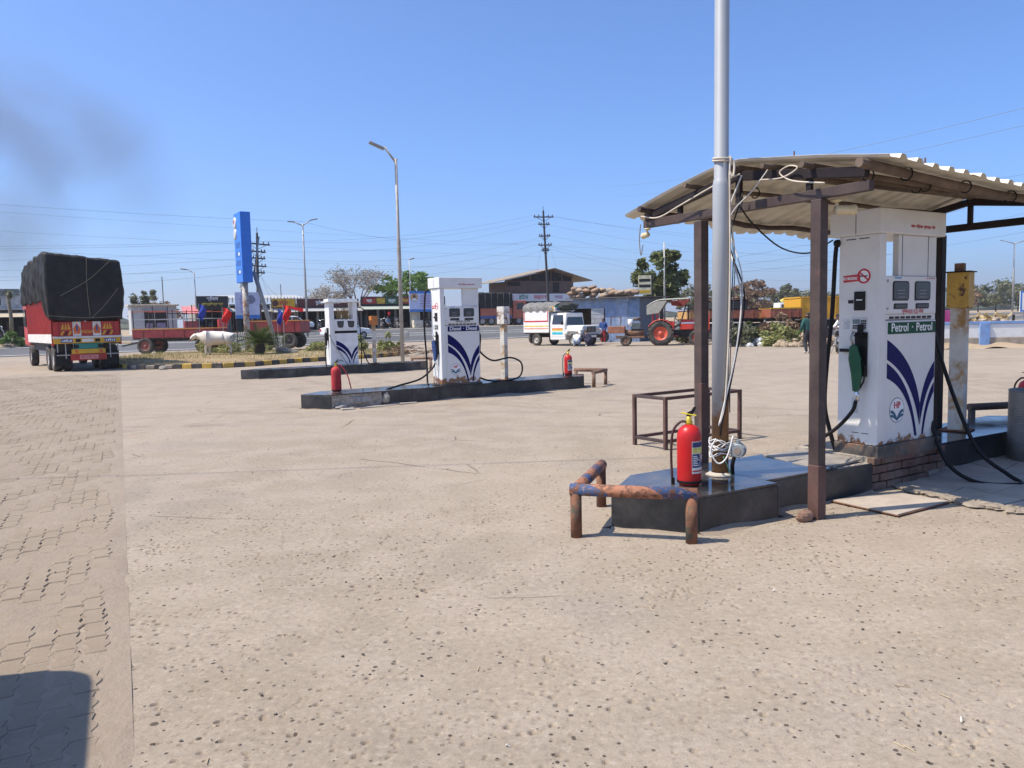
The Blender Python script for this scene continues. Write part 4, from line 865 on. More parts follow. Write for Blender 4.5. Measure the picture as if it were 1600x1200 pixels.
for i in range(30):
    f_ = i / 29 * 5.999; k = int(f_); p = lip[k].lerp(lip[k + 1], f_ - k); b = B(); r = random.uniform(.03, .075); b.ell((0, 0, 0), (r * 1.7, r * 1.1, r * .42), 9, 6, jit=.28); o = b.build('lip_stone', mat('pale lip mortar', (.27, .225, .175), .95, var=.2, bmp=.8, bs=25), ap); o.location = (p.x - .02, p.y - .01, .015); o.rotation_euler = (0, 0, random.uniform(0, 3))

# made-up cabinet, added out of frame to cast the lower left corner shadow
tc = thing('shadow_cabinet', 'tall grey steel cabinet added unseen left of the frame to cast a shadow', 'cabinet', (-3.0, 2.74, 0), math.atan2(-PA.x, PA.y))
CG = mat('cabinet grey', (.3, .34, .36), .5, dust=.3)
B().bx(-1.1, -.02, -.95, .62, .12, 2.24).build('body', CG, tc, bev=.22, seg=5)
for y in (-.9, .45): B().bx(-1.0, -.1, y, y + .1, 0, .12).build('foot', darksteel, tc)
for k in range(2): d = B().bx(-.018, .0, -.88 + .74 * k, -.16 + .74 * k, .22, 1.75).build('door', CG, tc, bev=.008); B().cyl((.002, -.25 + .2 * k, 1.1), (.03, -.25 + .2 * k, 1.1), .012).build('handle', chrome, d)
B().bx(-.7, -.3, .621, .64, .5, .9).build('side_vent', CG, tc, bev=.01)
# ------------------------------------------------------------------ foliage, figures, wheels
def leaf_mat(name, a, b, tr=.25):
    m, t, p = new_mat(name); g = nd(t, 'ShaderNodeNewGeometry').outputs['Position']
    c = mix(t, ramp(t, noise(t, g, 1.3, 4), .3, .7), a, b); oi = nd(t, 'ShaderNodeNewGeometry').outputs['Random Per Island']
    c = mix(t, mul(t, oi, .5), c, tuple(min(1, x * 1.7) for x in b)); lk(t, c, p.inputs['Base Color']); p.inputs['Roughness'].default_value = .65
    p.inputs['Transmission Weight'].default_value = 0; p.inputs['Specular IOR Level'].default_value = .25
    tn = nd(t, 'ShaderNodeBsdfTranslucent'); lk(t, c, tn.inputs[0]); ms = nd(t, 'ShaderNodeMixShader'); ms.inputs[0].default_value = tr
    lk(t, p.outputs[0], ms.inputs[1]); lk(t, tn.outputs[0], ms.inputs[2]); lk(t, ms.outputs[0], t.nodes['Material Output'].inputs[0]); return m
LEAF = leaf_mat('leaf green', (.07, .09, .03), (.13, .145, .055)); LEAF2 = leaf_mat('acacia green', (.06, .12, .02), (.12, .19, .04)); LEAFD = leaf_mat('dusty leaf', (.09, .10, .06), (.15, .155, .095))
LEAFY = leaf_mat('yellow green weed', (.16, .18, .06), (.26, .26, .10)); DRYG = leaf_mat('dry grass', (.34, .26, .13), (.44, .34, .18)); DRYB = leaf_mat('dry brown weed', (.17, .11, .07), (.24, .16, .10))
BARK = mat('bark', (.09, .07, .055), .95, var=.3, vs=12, bmp=.6, bs=30)
def leaves(name, clumps, per, leaf, m, parent, flat=0., aspect=1.8):
    """clumps: (x,y,z,r) blobs, each filled with small leaf quads"""
    V = []; n = 0
    cl = np.array(clumps); N = len(cl) * per
    d = rng.normal(size=(N, 3)); d /= np.linalg.norm(d, axis=1)[:, None]; rr = rng.random(N) ** .45
    cc = np.repeat(cl, per, 0); c = cc[:, :3] + d * (rr * cc[:, 3])[:, None] * np.array([1, 1, 1 - flat])
    a = rng.normal(size=(N, 3)); a[:, 2] *= .6; a /= np.linalg.norm(a, axis=1)[:, None]; b_ = np.cross(a, rng.normal(size=(N, 3))); b_ /= np.linalg.norm(b_, axis=1)[:, None]
    s = leaf * rng.uniform(.6, 1.4, N)[:, None]; a = a * s * aspect; b_ = b_ * s
    V = np.stack([c - a, c + b_ * .8, c + a, c - b_ * .8], 1).reshape(-1, 3); Q = np.arange(N * 4).reshape(-1, 4)
    return np_obj(name, V, Q, m, parent)
def tree(name, label, loc, h, w_, m, nl=46, per=55, leaf=.09, trunk=.5, flat=.25, lean=0., group=None, bare=False, cr=.55):
    t = thing(name, label, 'tree', loc, random.uniform(0, 6) if not lean else 0, group)
    b = B(); tips = []; th = h * trunk; r0 = h * .022
    b.tube([(0, 0, -.1), (.03 * h * .3, 0, th * .5), (lean * h, 0, th)], [r0 * 1.3, r0, r0 * .75], 8)
    nb = 9 if bare else 6
    for k in range(nb):
        a = k * 2.4 + random.uniform(-.3, .3); e = random.uniform(.55, 1.); z0 = th * random.uniform(.7, 1.)
        p1 = Vector((lean * h + math.cos(a) * w_ * .22, math.sin(a) * w_ * .22, th + (h - th) * .4 * e)); p2 = Vector((lean * h + math.cos(a + .3) * w_ * .38, math.sin(a + .3) * w_ * .38, th + (h - th) * .75 * e))
        b.tube([(lean * h * z0 / th, 0, z0), p1, p2], [r0 * .55, r0 * .35, r0 * .16], 6); tips += [p1, p2]
        if bare:
            for q in range(14):
                s0 = p1.lerp(p2, random.random()); dr_ = Vector((random.gauss(0, 1), random.gauss(0, 1), random.uniform(.1, 1.2))).normalized() * h * random.uniform(.1, .22)
                mid = s0 + dr_ * .5 + Vector((random.gauss(0, .1), 0, 0)); b.tube([s0, mid, s0 + dr_], [r0 * .14, r0 * .09, r0 * .04], 4); tips.append(s0 + dr_)
                for q2 in range(3): d2 = Vector((random.gauss(0, 1), random.gauss(0, 1), random.uniform(-.1, 1))).normalized() * h * .09; b.tube([mid, mid + d2], [r0 * .07, r0 * .03], 3); tips.append(mid + d2)
    b.build('trunk', BARK if not bare else mat('pale bark', (.27, .22, .18), .95), t, smooth=True)
    cl = []
    if bare: cl = [(*p, .3) for p in tips]
    else:
        for k in range(nl):
            a = random.uniform(0, 2 * PI); rr = math.sqrt(random.random()); z = random.uniform(-1, 1); q = math.sqrt(max(0, 1 - z * z * .85))
            cl.append((lean * h + math.cos(a) * rr * q * w_ / 2, math.sin(a) * rr * q * w_ / 2, th + (h - th) * (.5 + .5 * z), w_ * random.uniform(.07, .14)))
    leaves('crown', cl, per, leaf, m, t, flat); return t
def bush(label, loc, w_, h, m, n=1, name='bush', leaf=.05, per=60, nc=16, group='roadside bushes'):
    t = thing(name, label, 'bush', loc, 0, group); b = B(); cl = []
    for k in range(nc):
        a = random.uniform(0, 6.3); r = w_ / 2 * math.sqrt(random.random()); z = h * random.uniform(.15, .85) * (1 - .5 * (2 * r / w_) ** 2); cl.append((r * math.cos(a), r * math.sin(a), z, w_ * .14)); b.tube([(0, 0, -.03), (r * .5 * math.cos(a), r * .5 * math.sin(a), z * .5), (r * math.cos(a), r * math.sin(a), z)], [.018, .012, .005], 4)
    b.build('stems', BARK, t); leaves('foliage', cl, per, leaf, m, t, .1, 2.6); return t
def skinned(name, V, E, mats, em, parent=None, sub=2):
    """V: (x,y,z,radius); E: bone edges; em: material index per bone. One continuous surface."""
    me = bpy.data.meshes.new('bones'); me.from_pydata([v[:3] for v in V], E, []); o = bpy.data.objects.new('bones', me); COL.objects.link(o)
    sk = o.modifiers.new('skin', 'SKIN'); sk.use_smooth_shade = True
    if not me.skin_vertices:
        import bmesh
        bm = bmesh.new(); bm.from_mesh(me); bm.verts.layers.skin.verify(); bm.to_mesh(me); bm.free()
    for i, v in enumerate(V): me.skin_vertices[0].data[i].radius = (v[3], v[3]) if len(v) < 5 else (v[3], v[4]); me.skin_vertices[0].data[i].use_root = (i == 0)
    sb = o.modifiers.new('s', 'SUBSURF'); sb.levels = sb.render_levels = sub
    dg = bpy.context.evaluated_depsgraph_get(); dg.update(); m2 = bpy.data.meshes.new_from_object(o.evaluated_get(dg)); bpy.data.objects.remove(o)
    m2.materials.clear(); [m2.materials.append(q) for q in mats]
    A = np.array([V[e[0]][:3] for e in E]); D = np.array([V[e[1]][:3] for e in E]) - A; L2 = (D ** 2).sum(1)
    for p in m2.polygons:
        c = np.array(p.center); k = np.clip(((c - A) * D).sum(1) / L2, 0, 1); d2 = ((A + D * k[:, None] - c) ** 2).sum(1); p.material_index = em[int(d2.argmin())]; p.use_smooth = True
    r = bpy.data.objects.new(name, m2); COL.objects.link(r)
    if parent: r.parent = parent
    return r
SKIN = mat('brown skin', (.17, .085, .05), .6, var=.1); HAIR = mat('black hair', (.012, .01, .009), .6)
def person(label, loc, rz, J, shirt, trouser, shoe, h=1.68, sleeve=True, group=None):
    """J: overrides for joints, in units of body height; x right, y forward"""
    j = dict(pel=(0, 0, .53), bel=(0, 0, .60), che=(0, 0, .72), nec=(0, 0, .83), hea=(0, .01, .90), top=(0, .005, .965),
             shl=(-.105, 0, .80), shr=(.105, 0, .80), ell=(-.145, -.02, .63), elr=(.145, -.02, .63), wrl=(-.15, .04, .485), wrr=(.15, .04, .485),
             hil=(-.055, 0, .50), hir=(.055, 0, .50), knl=(-.06, .015, .28), knr=(.06, .015, .28), anl=(-.06, -.015, .045), anr=(.06, -.015, .045), tol=(-.068, .09, .018), tor=(.068, .09, .018))
    j.update(J); rad = dict(pel=.098, bel=.092, che=.108, nec=.042, hea=.062, top=.04, shl=.062, shr=.062, ell=.041, elr=.041, wrl=.025, wrr=.025, hil=.076, hir=.076, knl=.052, knr=.052, anl=.034, anr=.034, tol=.026, tor=.026)
    N = list(j); V = [(*[c * h for c in j[n]], rad[n] * h) for n in N]; ix = {n: i for i, n in enumerate(N)}
    bones = [('pel', 'bel', 0), ('bel', 'che', 0), ('che', 'nec', 0), ('nec', 'hea', 2), ('hea', 'top', 2), ('che', 'shl', 0), ('che', 'shr', 0), ('shl', 'ell', 0), ('shr', 'elr', 0), ('ell', 'wrl', 0 if sleeve else 2), ('elr', 'wrr', 0 if sleeve else 2),
             ('pel', 'hil', 1), ('pel', 'hir', 1), ('hil', 'knl', 1), ('hir', 'knr', 1), ('knl', 'anl', 1), ('knr', 'anr', 1), ('anl', 'tol', 3), ('anr', 'tor', 3)]
    E = [(ix[a], ix[b]) for a, b, _ in bones]; em = [m for *_, m in bones]
    for sd_, (w_, e_) in enumerate((('wrl', 'ell'), ('wrr', 'elr'))):   # palm, four fingers and a thumb
        a = Vector(V[ix[w_]][:3]); d = (a - Vector(V[ix[e_]][:3])).normalized(); sdv = d.cross(Vector((1, 0, 0))).normalized(); k0 = len(V)
        pm_ = a + d * .05 * h; V.append((*pm_, .017 * h)); E.append((ix[w_], k0)); em.append(2)
        for f_ in range(5):
            off = sdv * (.012 * h * (f_ - 1.5)) if f_ < 4 else sdv * .03 * h
            p1 = (pm_ if f_ < 4 else a + d * .02 * h) + off + d * (.025 if f_ < 4 else .012) * h; p2 = p1 + d * (.026 - .003 * abs(f_ - 1.5)) * h + Vector((0, .008 * h, 0))
            V += [(*p1, .0065 * h), (*p2, .0055 * h)]; E += [(k0 if f_ < 4 else ix[w_], len(V) - 2), (len(V) - 2, len(V) - 1)]; em += [2, 2]
    t = thing('person', label, 'person', loc, rz, group); skinned('body', V, E, [shirt, trouser, SKIN, shoe], em, t)
    hd = Vector(j['hea']) * h; tp = Vector(j['top']) * h; b = B(); b.ell(hd.lerp(tp, .62) + Vector((0, -.012 * h, 0)), (.05 * h, .056 * h, .046 * h), 12, 8, jit=.05); b.build('hair', HAIR, t, smooth=True)
    b = B(); f = (Vector((0, 1, 0)) - (tp - hd).normalized() * .2).normalized(); b.ell(hd + f * .052 * h, (.009 * h, .013 * h, .014 * h), 6, 5)
    for s_ in (-1, 1): b.ell(hd + Vector((s_ * .05 * h, 0, .002 * h)), (.007 * h, .013 * h, .02 * h), 6, 5)
    b.build('nose_and_ears', SKIN, t, smooth=True)['kind'] = 'stuff'
    b = B()
    for s_ in (-1, 1): b.ell(hd + f * .046 * h + Vector((s_ * .018 * h, 0, .017 * h)), (.007 * h, .004 * h, .004 * h), 6, 4)
    b.build('eyes', HAIR, t)['kind'] = 'stuff'
    return t
def wheel(parent, loc, r, w_, rim, ax='x', tread=0, hub=None):
    q = B(); c = loc; pf = [(r * .56, -w_ * .42), (r * .72, -w_ * .5), (r * .92, -w_ * .48), (r, -w_ * .36), (r, w_ * .36), (r * .92, w_ * .48), (r * .72, w_ * .5), (r * .56, w_ * .42)]
    q.lathe(pf, 28, (0, 0, 0), ax); o = q.build('wheel', tyre, parent, smooth=True); o.location = loc
    if tread:
        b = B()
        for k in range(tread):
            for sg in (-1, 1):
                a = 2 * PI * (k + (.5 if sg > 0 else 0)) / tread; rr = r * 1.0
                m_ = Matrix.Rotation(a, 3, 'X') if ax == 'x' else Matrix.Rotation(-a, 3, 'Y')
                loc_ = m_ @ Vector((sg * w_ * .25, 0, rr)) if ax == 'x' else m_ @ Vector((0, sg * w_ * .25, rr))
                b.box(loc_, (w_ * .5, r * .07, r * .09) if ax == 'x' else (r * .07, w_ * .5, r * .09), m_ @ rotm(sg * .6))
        b.build('tread_lugs', tyre, o)['kind'] = 'stuff'
    b = B(); b.lathe([(r * .58, -w_ * .4), (r * .5, -w_ * .34), (r * .42, -w_ * .18), (r * .2, -w_ * .22), (r * .16, -w_ * .36), (0, -w_ * .36)], 20, (0, 0, 0), ax); b.lathe([(r * .58, w_ * .4), (r * .5, w_ * .34), (r * .42, w_ * .18), (r * .2, w_ * .22), (r * .16, w_ * .36), (0, w_ * .36)], 20, (0, 0, 0), ax); b.build('rim', rim, o, smooth=True); return o

# ------------------------------------------------------------------ loaded truck at the left, seen from behind
tk = thing('loaded_truck', 'red decorated truck with a towering black tarpaulin load, seen from behind', 'truck', (-16.5, 30.0, 0), R(38))
TR = mat('truck red', (.42, .022, .015), .45, var=.2, vs=3, dust=.04, col2=(.7, .45, .35), amt=.14, s2=7); TW = mat('truck white band', (.72, .68, .62), .5, dust=.2, var=.1); TY = mat('truck yellow', (.62, .34, .02), .5, var=.1); TO = mat('truck orange', (.62, .13, .02), .5); TB = mat('truck blue', (.04, .09, .25), .5); TG = mat('truck green', (.02, .2, .16), .5)
B().bx(-1.0, 1.0, .2, 9., .75, 1.0).build('chassis', darksteel, tk)
bed = B().bx(-1.15, 1.15, .02, 7.2, 1.02, 1.12).build('bed_floor', darksteel, tk)
for sx_ in (-1, 1):
    x = sx_ * 1.17
    sp = B().bx(x - .03, x + .03, 0, 7.2, 1.45, 3.0).build('side_panel', TR, tk)
    for k in range(22): B().bx(x + sx_ * .0305 - .025, x + sx_ * .0305 + .025, .12 + k * .33, .2 + k * .33, 1.46, 2.98).build('side_rib', TR, sp)
    B().bx(x - .045, x + .045, 0, 7.2, 1.1, 1.449).build('side_skirt', TW, tk); B().bx(x - .035, x + .035, .0, .12, 1.0, 3.02).build('corner_post', TR, tk)
# tailgate in painted panels
for (x0, x1, m) in ((-1.14, -.95, TR), (-.94, -.5, TO), (-.49, -.2, TW), (-.19, .19, TR), (.2, .49, TW), (.5, .94, TO), (.95, 1.14, TR)):
    g_ = B().bx(x0, x1, -.05, 0, 1.36, 1.92).build('tailgate_panel', TR if m is not TW else TW, tk, bev=.01)
    xc = (x0 + x1) / 2; w_ = (x1 - x0)
    if m is TO:
        for s_ in (-.5, 0, .5): b = B(); b.yprism([(xc + s_ * w_ * .55 - .05, 1.62), (xc + s_ * w_ * .55 + .05, 1.62), (xc + s_ * w_ * .35, 1.88)], -.056, -.0505); b.build('painted_petal', TY, g_)
        for k in range(3): b = B(); b.yprism([(x0 + .02 + k * .13, 1.4), (x0 + .09 + k * .13, 1.4), (x0 + .17 + k * .13, 1.56), (x0 + .10 + k * .13, 1.56)], -.056, -.0505); b.build('painted_chevron', TY if k % 2 == 0 else BLACKP, g_)
    if m is TW and w_ > .25: b = B(); b.yprism([(xc - .1, 1.45), (xc + .1, 1.45), (xc + .13, 1.65), (xc, 1.85), (xc - .13, 1.65)], -.056, -.0505); b.build('painted_crest', TO, g_); B().bx(xc - .03, xc + .03, -.061, -.0565, 1.55, 1.78).build('painted_flower', TB, g_)
text('INDIA', .15, TY, tk, (0, -.053, 1.52), bold=.004)
B().bx(-1.18, 1.18, -.09, -.052, 1.28, 1.355).build('tail_rail', TW, tk, bev=.01)
bb = B().bx(-1.15, 1.15, -.1, .0, 1.08, 1.279).build('rear_beam', TY, tk, bev=.01)
for (x, s_) in ((-.72, 'HORN'), (.78, 'NIGHT')): B().bx(x - .2, x + .2, -.106, -.101, 1.12, 1.25).build('name_board', TB, bb); [B().bx(x - .16 + .07 * q, x - .115 + .07 * q, -.109, -.1065, 1.15, 1.2 + .02 * ((q * 7) % 3)).build('painted_stroke', WHITEP, bb) for q in range(5)]
for (x0, x1, m) in ((-.42, -.25, BLACKP), (-.2, .2, TW), (.25, .42, BLACKP)): B().bx(x0, x1, -.106, -.101, 1.13, 1.25).build('tail_board', m, bb)
bm_ = B().bx(-.45, .45, -.14, -.02, .86, 1.07).build('bumper_panel', TG, tk, bev=.01); B().bx(-.58, .58, -.16, -.02, .68, .855).build('bumper', TY, tk, bev=.01); B().bx(-.62, .62, -.12, -.04, .42, .675).build('under_guard', TR, tk, bev=.01)
for x in (-.42, .42): B().lathe([(0, -.012), (.06, -.012), (.07, 0)], 14, (x, -.1605, .77), 'y').build('tail_light', TO, tk); B().bx(x - .09, x + .09, -.15, -.141, .9, 1.03).build('lamp_box', BLACKP, tk)
pn = B().bx(-.32, .32, -.17, -.121, .47, .63).build('number_plate', mat('plate pink', (.6, .25, .22), .5), tk); text('MH 21 BH 1723', .1, REDP, pn, (0, -.172, .55), sx=.75, bold=.002)
for sx_ in (-1, 1):
    for k in range(3): b = B(); b.bar((sx_ * (.5 + k * .27), -.05, 1.08), (sx_ * (.5 + k * .27), -.05, .5 if k < 2 else .75), .035); b.build('guard_bar', steel, tk)
    B().bx(min(sx_ * .5, sx_ * 1.08), max(sx_ * .5, sx_ * 1.08), -.07, -.03, .62, .66).build('guard_rail', steel, tk); B().bx(sx_ * .85 - .26, sx_ * .85 + .26, .15, .17, .22, .8).build('mud_flap', BLACKP, tk)
    for y in (.75, 2.1): wheel(tk, (sx_ * .98, y, .5), .5, .3, mat('truck rim', (.4, .38, .36), .6, dust=.3)); wheel(tk, (sx_ * .64, y, .5), .5, .28, MATS['truck rim'])
    wheel(tk, (sx_ * .98, 7.6, .5), .5, .3, MATS['truck rim'])
B().bx(-1.15, 1.15, 7.4, 9.2, .9, 2.9).build('cab', TR, tk, bev=.1); B().bx(-1.05, 1.05, 9.18, 9.22, 1.9, 2.7).build('windscreen', glass, tk); B().bx(-1.2, -1.17, 7.9, 8.6, 1.8, 2.6).build('side_window', glass, tk)
# tarpaulin: bulging, wrinkled cover hanging over the load
TARP = mat('black tarpaulin', (.010, .0105, .012), .65, var=.3, vs=2.5, dust=.05, spec=.25, bmp=.25, bs=26)
def wr(x, y, z): return .02 * math.sin(5.1 * x + 2.3 * z + 1.7 * math.sin(2 * y)) + .03 * math.sin(7.7 * y + .6 * z + math.sin(3 * x)) + .008 * math.sin(11 * z + 4 * x + 6 * y) + .014 * math.sin(17 * y + 9 * x - 1.5 * z) + .01 * math.sin(23 * x + 1.5 * z)
b = B(); nU, nV = 220, 46
def ring(u, v):
    """u round the load (0..1 = rear right round the left side to the front), v from the hem to the crown"""
    hx, y0, y1 = 1.27, -.22, 7.3; P = 2 * (2 * hx + (y1 - y0)); d = u * P
    segs = [(hx, y0, -hx, y0), (-hx, y0, -hx, y1), (-hx, y1, hx, y1), (hx, y1, hx, y0)]
    for (ax, ay, bx_, by_) in segs:
        L = math.hypot(bx_ - ax, by_ - ay)
        if d <= L + 1e-6: x = ax + (bx_ - ax) * d / L; y = ay + (by_ - ay) * d / L; break
        d -= L
    hem = 1.98 if y < .4 else (2.75 if y > 1.0 else 1.98 + .77 * (y - .4) / .6); hem += .08 * math.sin(u * 60) * .6
    top = 4.46 - .10 * x + (-.25 if y > 5 else 0) + .10 * math.sin(y * 1.3 + .4)
    if v < .72: f = v / .72; z = hem + (top - .18 - hem) * f; k = 1 + .03 * math.sin(f * PI)
    else:
        f = (v - .72) / .28; a = f * PI / 2; z = top - .18 + .18 * math.sin(a); k = (1 - .16 * (1 - math.cos(a))) if f < .5 else (1 - .16 * (1 - math.cos(PI / 4))) * (1 - (f - .5) * 2)
    cx, cy = 0, 3.5; X = cx + (x - cx) * k; Y = cy + (y - cy) * (k if v > .72 else 1 + (k - 1) * .3); w0 = wr(x, y, z); amp = .6 if y < 0 else 1.5
    nx = -1 if x <= -hx + 1e-6 else (1 if x >= hx - 1e-6 else 0); ny = -1 if y <= y0 + 1e-6 else 0
    return (X + nx * w0 * amp, Y + ny * w0 * .8, z + w0 * (.7 if v > .7 else .1))
b.grid(ring, nU, nV); b.build('tarpaulin', TARP, tk, smooth=True)
RP = mat('load rope', (.2, .17, .12), .9)
for P in ([(.1, -.3, 4.35), (.06, -.27, 3.3), (.1, -.27, 2.1)], [(-.85, -.27, 2.9), (.1, -.28, 3.5), (.9, -.27, 4.25)], [(1.15, -.26, 3.2), (.6, -.27, 2.5), (.15, -.27, 2.05)], [(-1.25, -.26, 2.15), (0, -.27, 2.06), (1.2, -.26, 2.1)]):
    b = B(); b.tube(bez(P, 6), .012, 5); b.build('rope', RP, tk)

# ------------------------------------------------------------------ kerbed median with weeds
MED = [(-19, 36.5), (-17.2, 33.2), (-15.6, 30.9), (-14.6, 29.95), (-12.8, 29.85), (-11.2, 29.75), (-10.2, 30.5), (-9.2, 32.4), (-7.6, 34.2), (-6.2, 35.6), (-5.4, 37.4), (-5.4, 40), (-6.5, 42.5), (-10, 43.6), (-16, 44), (-22, 44)]
b = B(); n = len(MED); cen = Vector((-12.5, 38)); rings = [(1., 0), (.985, .12), (.9, .16), (.6, .2), (.3, .22), (.02, .22)]
for k, z in rings:
    for x, y in MED: b.v.append((cen.x + (x - cen.x) * k, cen.y + (y - cen.y) * k, z))
b.f = [(r * n + i, r * n + (i + 1) % n, (r + 1) * n + (i + 1) % n, (r + 1) * n + i) for r in range(len(rings) - 1) for i in range(n)]; b.m = [0] * len(b.f)
struct(b.build('verge', earth_mat('verge soil', (.30, .22, .13), (.37, .28, .17), (.24, .2, .1), 3), smooth=True))
kb = thing('kerb', 'low kerb painted in black and yellow blocks round the weedy median', 'kerb', (0, 0, 0))
KY = mat('kerb yellow', (.52, .32, .03), .8, var=.2, dust=.3); KB = mat('kerb black', (.035, .034, .033), .8, var=.3, dust=.25); KC = mat('kerb broken concrete', (.3, .25, .2), .95, var=.3)
k = 0
path = []
for (ax, ay), (bx_, by_) in zip(MED[:12], MED[1:13]):
    L = math.hypot(bx_ - ax, by_ - ay); m_ = max(1, round(L / .4)); path += [(ax + (bx_ - ax) * i / m_, ay + (by_ - ay) * i / m_) for i in range(m_)]
for (ax, ay), (bx_, by_) in zip(path, path[1:]):
    a = math.atan2(by_ - ay, bx_ - ax); L = math.hypot(bx_ - ax, by_ - ay); k += 1; brk = 18 < k < 24 and k % 2
    b = B(); b.box(((ax + bx_) / 2, (ay + by_) / 2, .09), (L - .012, .15, .2 if not brk else .13), rotm(a + random.gauss(0, .02), random.gauss(0, .03))); b.build('kerb_block', KC if brk else (KY if (k // 1) % 2 else KB), kb, bev=.015, seg=1)
# dry grass and weeds, one mass
def blades(name, pts, hmin, hmax, m, wd=.012, lean=.5):
    N = len(pts); P = np.array(pts); a = rng.uniform(0, 2 * PI, N); h = rng.uniform(hmin, hmax, N); d = np.stack([np.cos(a), np.sin(a), np.zeros(N)], 1) * wd; tip = P + np.stack([np.cos(a * 3) * h * lean * rng.random(N), np.sin(a * 5) * h * lean * rng.random(N), h], 1)
    V = np.stack([P - d, P + d, tip], 1).reshape(-1, 3); return np_obj(name, V, np.arange(N * 3).reshape(-1, 3), m)
def inside(x, y, P):
    c = False
    for i in range(len(P)):
        (x1, y1), (x2, y2) = P[i], P[i - 1]
        if (y1 > y) != (y2 > y) and x < (x2 - x1) * (y - y1) / (y2 - y1) + x1: c = not c
    return c
pts = []; pg = []
while len(pts) < 14000:
    x, y = random.uniform(-20, -5.6), random.uniform(30, 44)
    if inside(x, y, MED) and math.sin(x * 1.7) + math.sin(y * 2.1 + x) > -.6: pts.append((x, y, .14)); 
    if len(pts) % 4 == 0 and inside(x, y, MED) and y > 34: pg.append((x, y, .16))
tag(struct(blades('dry_grass', pts, .04, .15, DRYG), 'stuff'), 'short dry straw coloured grass covering the median', 'grass')
tag(struct(blades('green_weeds', pg, .06, .24, LEAFY), 'stuff'), 'sparse green weeds growing through the median grass', 'weeds')
for k, (x, y, w_, h_, m, lb) in enumerate(((-15.3, 40.5, 2.2, 1.1, LEAFY, 'green weed bush between the red trailer and the cow'), (-13.6, 41.5, 1.2, .7, LEAFY, 'low weed bush right behind the cow'), (-10.2, 40.8, 1.6, .7, LEAFY, 'low weeds below the second red trailer'), (-8.2, 40.2, 1.7, 1., LEAFY, 'pale weed bush left of the farthest pump'), (-6.2, 39.2, 1.3, 1.1, LEAFY, 'tall weed bush right of the farthest pump'))): bush(lb, (x, y, .12), w_, h_, m, leaf=.05, per=40, nc=14)
for k, (x, y, r, lb) in enumerate(((-11.3, 38.2, .3, 'grey boulder left of the sago palm'), (-10.9, 38.5, .18, 'small stone beside the grey boulder'), (-13.4, 29.5, .12, 'small stone lying on the yard by the kerb'))): b = B(); b.ell((0, 0, 0), (r * 1.3, r, r * .8), 10, 7, jit=.15); o = b.build('boulder', mat('boulder grey', (.28, .25, .21), .95, bmp=.6)); o.location = (x, y, .16 + r * .4 if y > 31 else r * .5); tag(o, lb, 'stone', 'stones')
# heap of brushwood beside the lamp post
b = B()
for k in range(160): a = random.uniform(0, 6.3); r = random.uniform(0, 1.3); p = Vector((r * math.cos(a) * 1.6, r * math.sin(a), random.uniform(0, .35) * (1.4 - r))); d = Vector((random.gauss(0, 1), random.gauss(0, 1), random.gauss(0, .25))) * .3; b.tube([p, p + d], [.02, .008], 4)
o = b.build('brushwood_heap', mat('brushwood', (.2, .13, .08), .95, var=.3)); o.location = (-5.0, 36.4, .1); tag(o, 'heap of brown brushwood on the ground left of the lamp post', 'brushwood'); o['kind'] = 'stuff'
# sago palm
sg = thing('sago_palm', 'dark green sago palm on the median beside the leaning blue sign', 'palm', (-12.3, 37.6, .15), sc=1.35)
B().lathe([(0, 0), (.16, 0), (.2, .2), (.16, .42), (0, .45)], 12).build('trunk', mat('palm trunk', (.06, .045, .03), .95, bmp=1, bs=20), sg); V = []; Q = []
for k in range(64):
    a = k * 2.4; el = random.uniform(-.15, 1.25); L = random.uniform(.9, 1.25); d = Vector((math.cos(a) * math.cos(el), math.sin(a) * math.cos(el), math.sin(el))); sd_ = d.cross(Vector((0, 0, 1))).normalized(); base = Vector((0, 0, .42))
    for i in range(12):
        f_ = (i + 1) / 12; p = base + d * L * f_ - Vector((0, 0, .35 * L * f_ * f_))
        for sg_ in (-1, 1): q0 = len(V); wv = .22 * math.sin(PI * (f_ * .8 + .15)); e = p + sd_ * sg_ * wv + d * .1 + Vector((0, 0, .05)); V += [p - d * .02, p + d * .025, e]; Q.append((q0, q0 + 1, q0 + 2))
np_obj('fronds', [tuple(v) for v in V], Q, leaf_mat('palm green', (.035, .06, .015), (.075, .10, .03), .2), sg)
